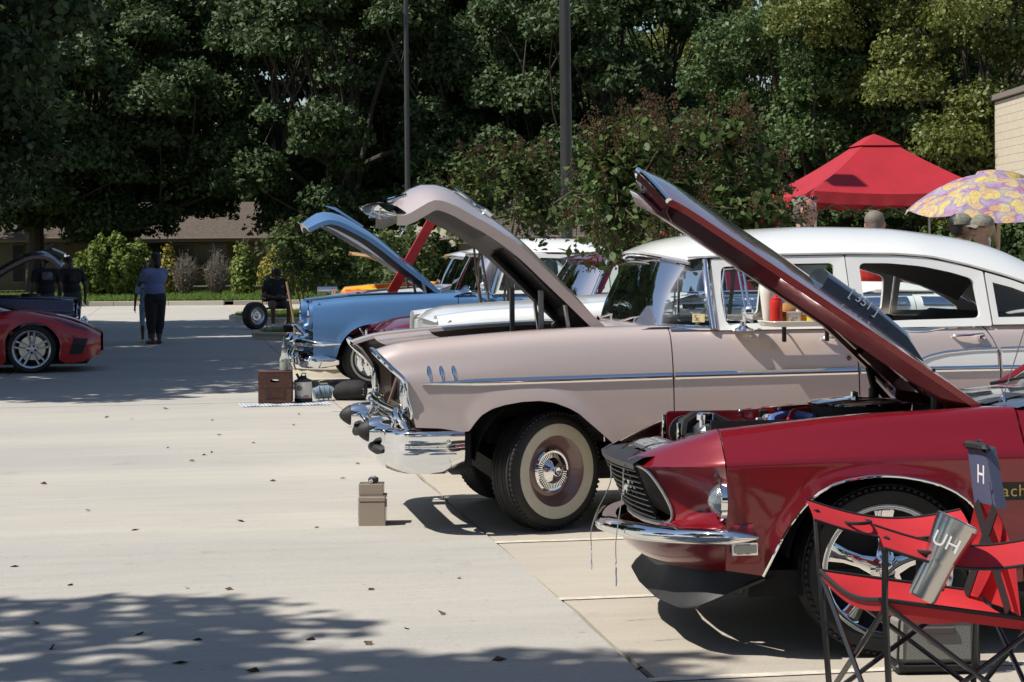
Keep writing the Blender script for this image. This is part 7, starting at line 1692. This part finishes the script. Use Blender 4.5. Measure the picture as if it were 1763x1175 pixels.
MB().box((0, 0, .12), (.30, .20, .20), .035).build('body', CG, cb); MB().box((0, 0, .02), (.30, .20, .035), .01).build('base', BLACK, cb); MB().box((0, 0, .232), (.29, .19, .05), .022).build('top_flap', CG, cb)
MB().tube([(x, -.103, z) for x, z in rounded([(-.145, .03), (.145, .03), (.135, .21), (-.135, .21)], .03)], .005, 6, closed=True).build('piping', PIP, cb)
MB().box((.0, -.104, .155), (.12, .008, .026), .004).build('badge', mat('badge_grey', (.09, .075, .075), .5), cb); MB().tube(crom([(-.15, 0, .16), (-.17, 0, .32), (-.05, -.02, .40), (.10, 0, .36), (.17, 0, .22), (.15, 0, .12)], 5), .016, 6, flat=.25).build('strap', PIP, cb)
# ---------------------------------------------------------------- people
SKIN = mat('skin_light', (.42, .24, .17), .55, var=.15, vs=25); SKIN2 = mat('skin_tan', (.20, .105, .065), .55, var=.15, vs=25); SKIN3 = mat('skin_brown', (.10, .052, .035), .55, var=.15, vs=25)
HAIRB = mat('hair_black', (.010, .009, .008), .5, bump=.6, bs=90); HAIRG = mat('hair_grey', (.17, .14, .115), .6, bump=.6, bs=120); HAIRY = mat('hair_blond', (.28, .21, .12), .55, bump=.6, bs=120)
TBLK = mat('tee_black', (.010, .010, .011), .85, bump=.25, bs=22); TBLU = mat('tee_blue', (.15, .18, .34), .85, bump=.25, bs=18); TLBL = mat('tee_lightblue', (.25, .36, .50), .85); TRED = mat('tee_red', (.50, .03, .022), .85, bump=.25, bs=18); TGRN = mat('tee_greygreen', (.17, .21, .19), .85, bump=.2, bs=18); TNVY = mat('tee_navy', (.03, .038, .065), .85, bump=.2, bs=18)
PNTB = mat('capri_black', (.012, .011, .013), .85); SHRT = mat('shorts_taupe', (.10, .085, .075), .85, bump=.2, bs=25); SHRTD = mat('shorts_dark', (.035, .036, .04), .85); SHOE = mat('shoe_dark', (.03, .028, .028), .6); SHOEW = mat('shoe_white', (.55, .55, .55), .6); SAND = mat('sandal', (.12, .05, .035), .6)
CAPB = mat('cap_black', (.010, .010, .010), .8); CAMO = mat('cap_camo', (.26, .24, .19), .85, var=1, vs=45, c2=(.10, .10, .075)); DKGL = mat('sunglass', (.008, .008, .01), .08)
def body(name, prims, mats, parent, voxel=.011):
    """prims: ('c', p0, p1, r0, r1, tag) tapered limb or ('e', centre, radii, tag); fused into one skin by voxel remeshing."""
    m = MB()
    for p in prims:
        if p[0] == 'c':
            a, b = Vector(p[1]), Vector(p[2]); m.tube([a, a * .67 + b * .33, a * .33 + b * .67, b], [p[3], p[3] * .67 + p[4] * .33, p[3] * .33 + p[4] * .67, p[4]], 14); m.ball(a, p[3] * .995, 8); m.ball(b, p[4] * .995, 8)
        else: m.ball(p[1], p[2], 10)
    me = m.mesh(name + '_tmp', [SKIN], None); o = bpy.data.objects.new(name + '_tmp', me); col.objects.link(o)
    md = o.modifiers.new('r', 'REMESH'); md.mode = 'VOXEL'; md.voxel_size = voxel; md.use_smooth_shade = True
    ms = o.modifiers.new('s', 'SMOOTH'); ms.iterations = 3; ms.factor = .5
    dg = bpy.context.evaluated_depsgraph_get(); res = bpy.data.meshes.new_from_object(o.evaluated_get(dg)); bpy.data.objects.remove(o)
    n = len(res.polygons); ctr = np.empty(n * 3, np.float32); res.polygons.foreach_get('center', ctr); ctr = ctr.reshape(-1, 3).astype(float)
    best = np.full(n, 1e9); tagi = np.zeros(n, np.int32); tags = []
    for p in prims:
        tg = p[-1]
        if tg not in tags: tags.append(tg)
        if p[0] == 'c':
            a = np.array(p[1], float); b = np.array(p[2], float); ab = b - a; t = np.clip(((ctr - a) @ ab) / (ab @ ab + 1e-9), 0, 1); d = np.linalg.norm(ctr - a - t[:, None] * ab, axis=1) - (p[3] + (p[4] - p[3]) * t)
        else:
            r = np.array(p[2] if isinstance(p[2], (tuple, list)) else (p[2],) * 3, float); q = (ctr - np.array(p[1], float)) / r; k = np.linalg.norm(q, axis=1); d = (k - 1) * r.min()
        s = d < best; best[s] = d[s]; tagi[s] = tags.index(tg)
    res.materials.clear()
    for t in tags: res.materials.append(mats[t])
    res.polygons.foreach_set('material_index', tagi); res.polygons.foreach_set('use_smooth', [True] * n); res.name = name
    ob = bpy.data.objects.new(name, res); col.objects.link(ob); ob.parent = parent; return ob
def V3(*a): return Vector(a)
def hand(pr, wrist, d, side, curl=.5, tg='skin', s=1.0):
    """palm, four unequal bent fingers and a thumb leaving the side of the palm; d = pointing direction, side = thumb direction."""
    d = Vector(d).normalized(); side = Vector(side); side = (side - d * side.dot(d)).normalized(); nrm = d.cross(side); w_ = Vector(wrist)
    pc = w_ + d * .045 * s; pr.append(('c', tuple(w_), tuple(pc + d * .02 * s), .024 * s, .030 * s, tg))
    for k, L in enumerate((.072, .080, .074, .058)):
        b = w_ + d * .08 * s + side * (.027 - .018 * k) * s; m_ = b + (d * math.cos(curl * .6) + nrm * math.sin(curl * .6)) * L * .5 * s; e = m_ + (d * math.cos(curl * 1.6) + nrm * math.sin(curl * 1.6)) * L * .5 * s
        pr.append(('c', tuple(b - d * .02 * s), tuple(m_), .0098 * s, .0090 * s, tg)); pr.append(('c', tuple(m_), tuple(e), .0088 * s, .0075 * s, tg))
    b = w_ + d * .03 * s + side * .026 * s; m_ = b + (d * .6 + side * .7).normalized() * .035 * s; e = m_ + (d * .9 + side * .25 + nrm * .2).normalized() * .03 * s
    pr.append(('c', tuple(b), tuple(m_), .012 * s, .0105 * s, tg)); pr.append(('c', tuple(m_), tuple(e), .0105 * s, .0085 * s, tg))
def head(pr, c, f, hair='hair', s=1.0, long=False, bald=False, down=0.0):
    """face towards f (unit, horizontal); down tilts the face."""
    f = Vector((f[0], f[1], 0)).normalized(); r_ = Vector((f.y, -f.x, 0)); u = Vector((0, 0, 1)); f2 = (f * math.cos(down) - u * math.sin(down)); u2 = (u * math.cos(down) + f * math.sin(down)); c = Vector(c)
    def at(a, b, h): return tuple(c + f2 * a * s + r_ * b * s + u2 * h * s)
    pr.append(('e', at(-.005, 0, .025), (.078 * s, .078 * s, .088 * s), 'skin')); pr.append(('e', at(.022, 0, -.035), (.056 * s, .056 * s, .068 * s), 'skin')); pr.append(('e', at(.045, 0, -.078), (.028 * s, .028 * s, .024 * s), 'skin'))
    pr.append(('c', at(.072, 0, .012), at(.084, 0, -.018), .009 * s, .013 * s, 'skin'))
    for b in (-1, 1):
        pr.append(('c', at(-.005, .078 * b, .015), at(-.012, .082 * b, -.02), .014 * s, .010 * s, 'skin')); pr.append(('e', at(.068, .032 * b, .012), (.013 * s, .013 * s, .008 * s), 'eye')); pr.append(('c', at(.070, .018 * b, .030), at(.062, .05 * b, .032), .010 * s, .008 * s, 'skin'))
    pr.append(('c', at(.078, -.02, -.050), at(.078, .02, -.050), .007 * s, .007 * s, 'lip'))
    if not bald:
        pr.append(('e', at(-.036, 0, .046), (.083 * s, .083 * s, .079 * s), hair)); pr.append(('e', at(-.045, 0, .0), (.062 * s, .070 * s, .075 * s), hair))
        if long: pr.append(('e', at(-.05, 0, -.05), (.075 * s, .09 * s, .10 * s), hair)); pr.append(('e', at(-.03, 0, .06), (.095 * s, .095 * s, .075 * s), hair))
    return at
def cap(root, at, mt, s=1.0, mesh_name='cap'):
    c = Vector(at(0, 0, 0)); f = (Vector(at(1, 0, 0)) - c) / s; r_ = (Vector(at(0, 1, 0)) - c) / s; u = (Vector(at(0, 0, 1)) - c) / s; m = MB(); rows = []
    for i in range(8):
        th = i / 7 * R(100); rows.append([tuple(c + (f * (math.sin(th) * math.cos(a) * .100 - .015) + r_ * math.sin(th) * math.sin(a) * .094 + u * (.045 + .085 * math.cos(th))) * s) for a in np.linspace(0, 6.283, 21)[:-1]])
    m.grid(rows, cv=True); br = []
    for i in range(6):
        q = i / 5; br.append([tuple(c + (f * (.075 + q * .075 * math.cos(b * 1.2)) + r_ * (.080 * b) + u * (.045 - .018 * q - .020 * b * b)) * s) for b in np.linspace(-1, 1, 11)])
    m.grid(br); return m.build(mesh_name, mt, root, ang=60)
def standing(H, f, shirt_len=.50, build=1.0, belly=0.0, arms=None, lean=(0, 0), sleeve=.55, leg_tag=('pants', 'skin', .35), spread=.085, sk=1.0):
    """skeleton of an upright person, feet on z=0; f = facing; returns prims and joints."""
    k = H / 1.72; f = Vector((f[0], f[1], 0)).normalized(); r_ = Vector((f.y, -f.x, 0)); B = build
    def at(a, b, h): 
        q = max(0, (h - .9) / .8); return (f * (a + lean[0] * q) + r_ * (b + lean[1] * q) + Vector((0, 0, h))) * k
    pr = []; T = tuple
    top, low, cut = leg_tag
    for b in (-1, 1):
        hip = at(0, spread * b * B, .90); kn = at(.025, (spread + .005) * b * B, .49); an = at(-.02, spread * b, .085); toe = at(.14, (spread + .03) * b, .035)
        pr.append(('c', T(hip), T(kn), .092 * k * B, .066 * k * B, top)); q = kn + (an - kn) * cut
        pr.append(('c', T(kn), T(q), .064 * k * B, .056 * k * B, top)); pr.append(('c', T(q), T(an), .052 * k * B, .038 * k, low)); pr.append(('e', T(kn + (an - kn) * .35 - f * .02 * k), (.056 * k * B, .056 * k * B, .10 * k), top if cut > .5 else low))
        pr.append(('c', T(at(-.055, spread * b, .04)), T(toe), .040 * k, .034 * k, 'shoe'))
    pr += [('e', T(at(-.01, 0, .92)), (.165 * k * B, .135 * k * B, .13 * k), top), ('e', T(at(.03 * belly, 0, 1.06)), (.165 * k * B, (.13 + .05 * belly) * k * B, .17 * k), 'shirt'), ('e', T(at(.01, 0, 1.27)), (.178 * k * B, .130 * k * B, .19 * k), 'shirt'), ('c', T(at(-.01, -.15, 1.40)), T(at(-.01, .15, 1.40)), .072 * k * B, .072 * k * B, 'shirt'),
           ('c', T(at(-.01, 0, 1.40)), T(at(.015, 0, 1.54)), .062 * k, .054 * k, 'skin'), ('e', T(at(-.03, 0, .88)), (.15 * k * B, .14 * k * B, .11 * k), top)]
    arms = arms or {}
    J = dict(k=k, at=at, f=f, r=r_)
    for b in (-1, 1):
        sh = at(-.01, .195 * b * (B * .5 + .5), 1.40); el, wr, hd_, sd = arms.get(b, (at(-.04, .26 * b * (B * .5 + .5), 1.11), at(.03, .27 * b * (B * .5 + .5), .87), Vector((0, 0, -1)) + f * .2, f))
        q = sh + (el - sh) * sleeve
        pr += [('c', T(sh), T(q), .062 * k * B, .056 * k * B, 'shirt'), ('c', T(q), T(el), .046 * k * B, .040 * k * B, 'skin'), ('c', T(el), T(wr), .040 * k * B, .027 * k, 'skin')]
        hand(pr, wr, hd_, sd, .5, 'skin', k)
    return pr, J
def person(label, loc, pr, mats, group=None, voxel=.011):
    t = thing('person', label, 'person', loc, 0, group); body('body', pr, mats, t, voxel); return t
LIP = mat('lip', (.22, .09, .07), .5); EYE = mat('eye_dark', (.03, .02, .02), .2)
def kit(skin, shirt, pants, shoe, hair): return dict(skin=skin, shirt=shirt, pants=pants, shoe=shoe, hair=hair, lip=LIP, eye=EYE)
def back_print(t, J, z, w_, h_, mt, txt=None):
    """printed patch following the back of the shirt."""
    at = J['at']; rows = [[tuple(at(-.128 - .026 * math.cos(v * 1.5) + .004 * abs(u), v * w_, z + u * h_)) for v in np.linspace(-1, 1, 9)] for u in np.linspace(-1, 1, 5)]
    return MB().grid(rows).build('back_print', mt, t)
# two men in black tees at the open plum car
x, y = spot(78, 34.6); pr, J = standing(1.55, (-.35, 1, 0), belly=.3, build=1.08, leg_tag=('pants', 'skin', .15)); a = head(pr, J['at'](.03, 0, 1.635), (-.6, .7, 0), s=J['k'] * 1.0)
t = person('man in black tee with crest print, bending by the plum car hood', (x, y, 0), pr, kit(SKIN3, TBLK, SHRTD, SHOE, HAIRB)); back_print(t, J, 1.33, .10, .07, mat('print_pale', (.20, .20, .24), .8, var=1, vs=22, c2=(.05, .03, .07)))
x, y = spot(124, 36.0); pr, J = standing(1.53, (-.5, 1, 0), belly=.5, build=1.12, lean=(.10, 0), leg_tag=('pants', 'skin', .25)); a = head(pr, J['at'](.10, 0, 1.60), (-.7, .6, 0), s=J['k'], down=.5)
t = person('man in black tee, shorts and cap with his back turned, head bowed', (x, y, 0), pr, kit(SKIN3, TBLK, SHRTD, SHOE, HAIRB)); cap(t, a, CAPB, J['k']); back_print(t, J, 1.30, .08, .08, mat('print_faint', (.035, .04, .04), .8, var=1, vs=25, c2=(.012, .012, .012)))
# woman in blue on the phone, child behind her
x, y = spot(266, 35.0); f = Vector((-.55, .83, 0)); r_ = Vector((f.y, -f.x, 0)); k = 1.52 / 1.72
def fat(a, b, h): return (f * a + r_ * b + Vector((0, 0, h))) * k
arms = {-1: (fat(.16, -.26, 1.17), fat(.17, -.12, 1.47), Vector((0, 0, 1)) + r_ * .3, f), 1: (fat(.12, .24, 1.12), fat(.26, .02, 1.10), -r_, f)}
pr, J = standing(1.52, f, build=1.30, belly=.5, arms=arms, sleeve=.5, leg_tag=('pants', 'skin', .62), spread=.075); a = head(pr, J['at'](.0, 0, 1.64), (-.8, .5, 0), s=J['k'] * 1.14, long=True)
for b in (-1, 1): pr.append(('c', tuple(fat(-.01, .10 * b, .88)), tuple(fat(.0, .095 * b, .34)), .135 * k, .092 * k, 'pants'))
t = person('woman in blue tee and black capris with a phone at her ear', (x, y, 0), pr, kit(SKIN3, TBLU, PNTB, SAND, HAIRB)); MB().box(tuple(fat(.14, -.085, 1.56)), (.02, .06, .12), .006).build('phone', mat('phone_case', (.35, .25, .26), .4), t)
x, y = spot(250, 35.7); pr, J = standing(1.22, (-.2, 1, 0), build=.95, leg_tag=('pants', 'skin', .3)); head(pr, J['at'](.0, 0, 1.64), (-.2, 1, 0), s=J['k'] * 1.1, long=True)
person('child in light blue mostly hidden behind the woman', (x, y, 0), pr, kit(SKIN3, TLBL, TLBL, SHOEW, HAIRB))
# seated man
def seated():
    x, y = spot(476, 42.9); t = thing('person', 'seated man in black tee, cap and shorts looking down at his phone', 'person', (x, y, 0), R(9.6)); pr = []; s = .95
    def P3(a, b, c): return (a * s, b * s, c * s)
    for b in (-1, 1):
        pr += [('c', P3(.10 * b, .05, .50), P3(.17 * b, -.38, .52), .098 * s, .072 * s, 'pants'), ('c', P3(.17 * b, -.38, .52), P3(.18 * b, -.40, .44), .068 * s, .062 * s, 'skin'), ('c', P3(.18 * b, -.40, .46), P3(.17 * b, -.36, .09), .058 * s, .040 * s, 'skin'), ('c', P3(.17 * b, -.33, .045), P3(.19 * b, -.54, .035), .042 * s, .036 * s, 'shoe')]
        pr += [('c', P3(.21 * b, .06, .98), P3(.27 * b, .0, .80), .080 * s, .068 * s, 'shirt'), ('c', P3(.27 * b, .0, .80), P3(.30 * b, -.06, .70), .052 * s, .046 * s, 'skin'), ('c', P3(.30 * b, -.06, .70), P3(.10 * b, -.27, .66), .046 * s, .030 * s, 'skin')]
        hand(pr, P3(.10 * b, -.27, .66), (-b * .8, -.5, .1), (0, 0, 1), .7)
    pr += [('e', P3(0, .05, .52), (.20 * s, .17 * s, .12 * s), 'pants'), ('e', P3(0, .02, .70), (.215 * s, .19 * s, .20 * s), 'shirt'), ('e', P3(0, .05, .88), (.22 * s, .155 * s, .18 * s), 'shirt'), ('c', P3(-.16, .07, 1.0), P3(.16, .07, 1.0), .085 * s, .085 * s, 'shirt'), ('c', P3(0, .06, 1.0), P3(0, .0, 1.10), .066 * s, .058 * s, 'skin')]
    a = head(pr, P3(0, -.03, 1.17), (0, -1, 0), s=s, down=.55); body('body', pr, kit(SKIN3, TBLK, SHRT, SHOEW, HAIRB), t); cap(t, a, CAPB, s)
    MB().box(P3(0, -.33, .68), (.075, .012, .14), .004, rot=Matrix.Rotation(R(-50), 3, 'X')).build('phone', BLACK, t); MB().lathe([(.03, 0), (0, -.001)], P3(.10, -.118, .90), 'y', 12).build('chest_print', mat('print_pale2', (.10, .10, .12), .8), t)
    c = thing('folding_chair', 'black folding chair under the seated man', 'chair', (x, y, 0), R(9.6)); MB().box((0, .03, .395), (.50, .44, .03), .01).build('seat', BLACK, c); MB().box((0, .25, .70), (.50, .03, .34), .01, rot=Matrix.Rotation(R(-8), 3, 'X')).build('backrest', BLACK, c)
    for b in (-1, 1):
        MB().tube([(.26 * b, -.20, .005), (.26 * b, .23, .40), (.26 * b, .29, .88)], .012, 7).build('frame_tube', TUB, c); MB().tube([(.24 * b, .24, .005), (.24 * b, -.16, .40)], .012, 7).build('leg', TUB, c); MB().tube([(.27 * b, -.2, .60), (.27 * b, .26, .62)], .018, 7).build('armrest', BLACK, c)
    x2, y2 = spot(438, 41.6); w_ = thing('spare_wheel', 'spare tyre standing on the concrete beside the seated man', 'tyre', (x2, y2, 0), R(38)); wheel(w_, 0, 0, .28, .19, -1, 'cap', 0, rimr=.17)
seated()
# people behind the rose sedan
def far_people():
    x, y = spot(1381, 16.6); pr, J = standing(1.90, (.75, -.55, 0), leg_tag=('pants', 'skin', .1)); k = J['k']; a = head(pr, J['at'](.03, 0, 1.635), (.85, -.5, 0), s=k)
    t = person('man in grey-green tee with sunglasses pushed up on his hair', (x, y, 0), pr, kit(SKIN, TGRN, SHRTD, SHOE, HAIRG)); g = MB()
    for b in (-1, 1): g.ball(a(.068, .035 * b, .102), (.024, .028, .019), 7)
    g.tube([a(-.03, -.088, .06), a(.05, -.07, .105), a(.08, 0, .108), a(.05, .07, .105), a(-.03, .088, .06)], .004, 5); g.build('sunglasses', DKGL, t)
    x, y = spot(1508, 17.2); pr, J = standing(1.79, (.25, 1, 0), build=1.05, leg_tag=('pants', 'skin', .05)); head(pr, J['at'](.02, 0, 1.635), (.5, .8, 0), s=J['k'])
    person('grey-haired man in red tee and dark shorts seen through the sedan windows', (x, y, 0), pr, kit(SKIN, TRED, SHRTD, SHOE, HAIRG))
    x, y = spot(1652, 17.4); pr, J = standing(1.76, (1, .25, 0), leg_tag=('pants', 'skin', .05)); a = head(pr, J['at'](.03, 0, 1.635), (1, .0, 0), s=J['k'])
    t = person('man in camouflage cap and navy tee facing the ponytailed woman', (x, y, 0), pr, kit(SKIN2, TNVY, SHRTD, SHOE, HAIRB)); cap(t, a, CAMO, J['k'])
    x, y = spot(1694, 16.9); pr, J = standing(1.74, (-.9, -.3, 0), build=.95, leg_tag=('pants', 'skin', .05)); a = head(pr, J['at'](.03, 0, 1.635), (-1, -.2, 0), s=J['k'], hair='hair'); pr.append(('c', a(-.10, 0, .02), a(-.15, 0, -.14), .035, .018, 'hair'))
    t = person('ponytailed woman in camouflage cap and sunglasses by the umbrella', (x, y, 0), pr, kit(SKIN, TNVY, SHRTD, SHOE, HAIRY)); cap(t, a, CAMO, J['k']); g = MB()
    for b in (-1, 1): g.ball(a(.078, .032 * b, .012), (.016, .024, .017), 7)
    g.tube([a(-.02, -.085, .015), a(.06, -.06, .02), a(.085, 0, .022), a(.06, .06, .02), a(-.02, .085, .015)], .004, 5); g.build('sunglasses', DKGL, t)
far_people()
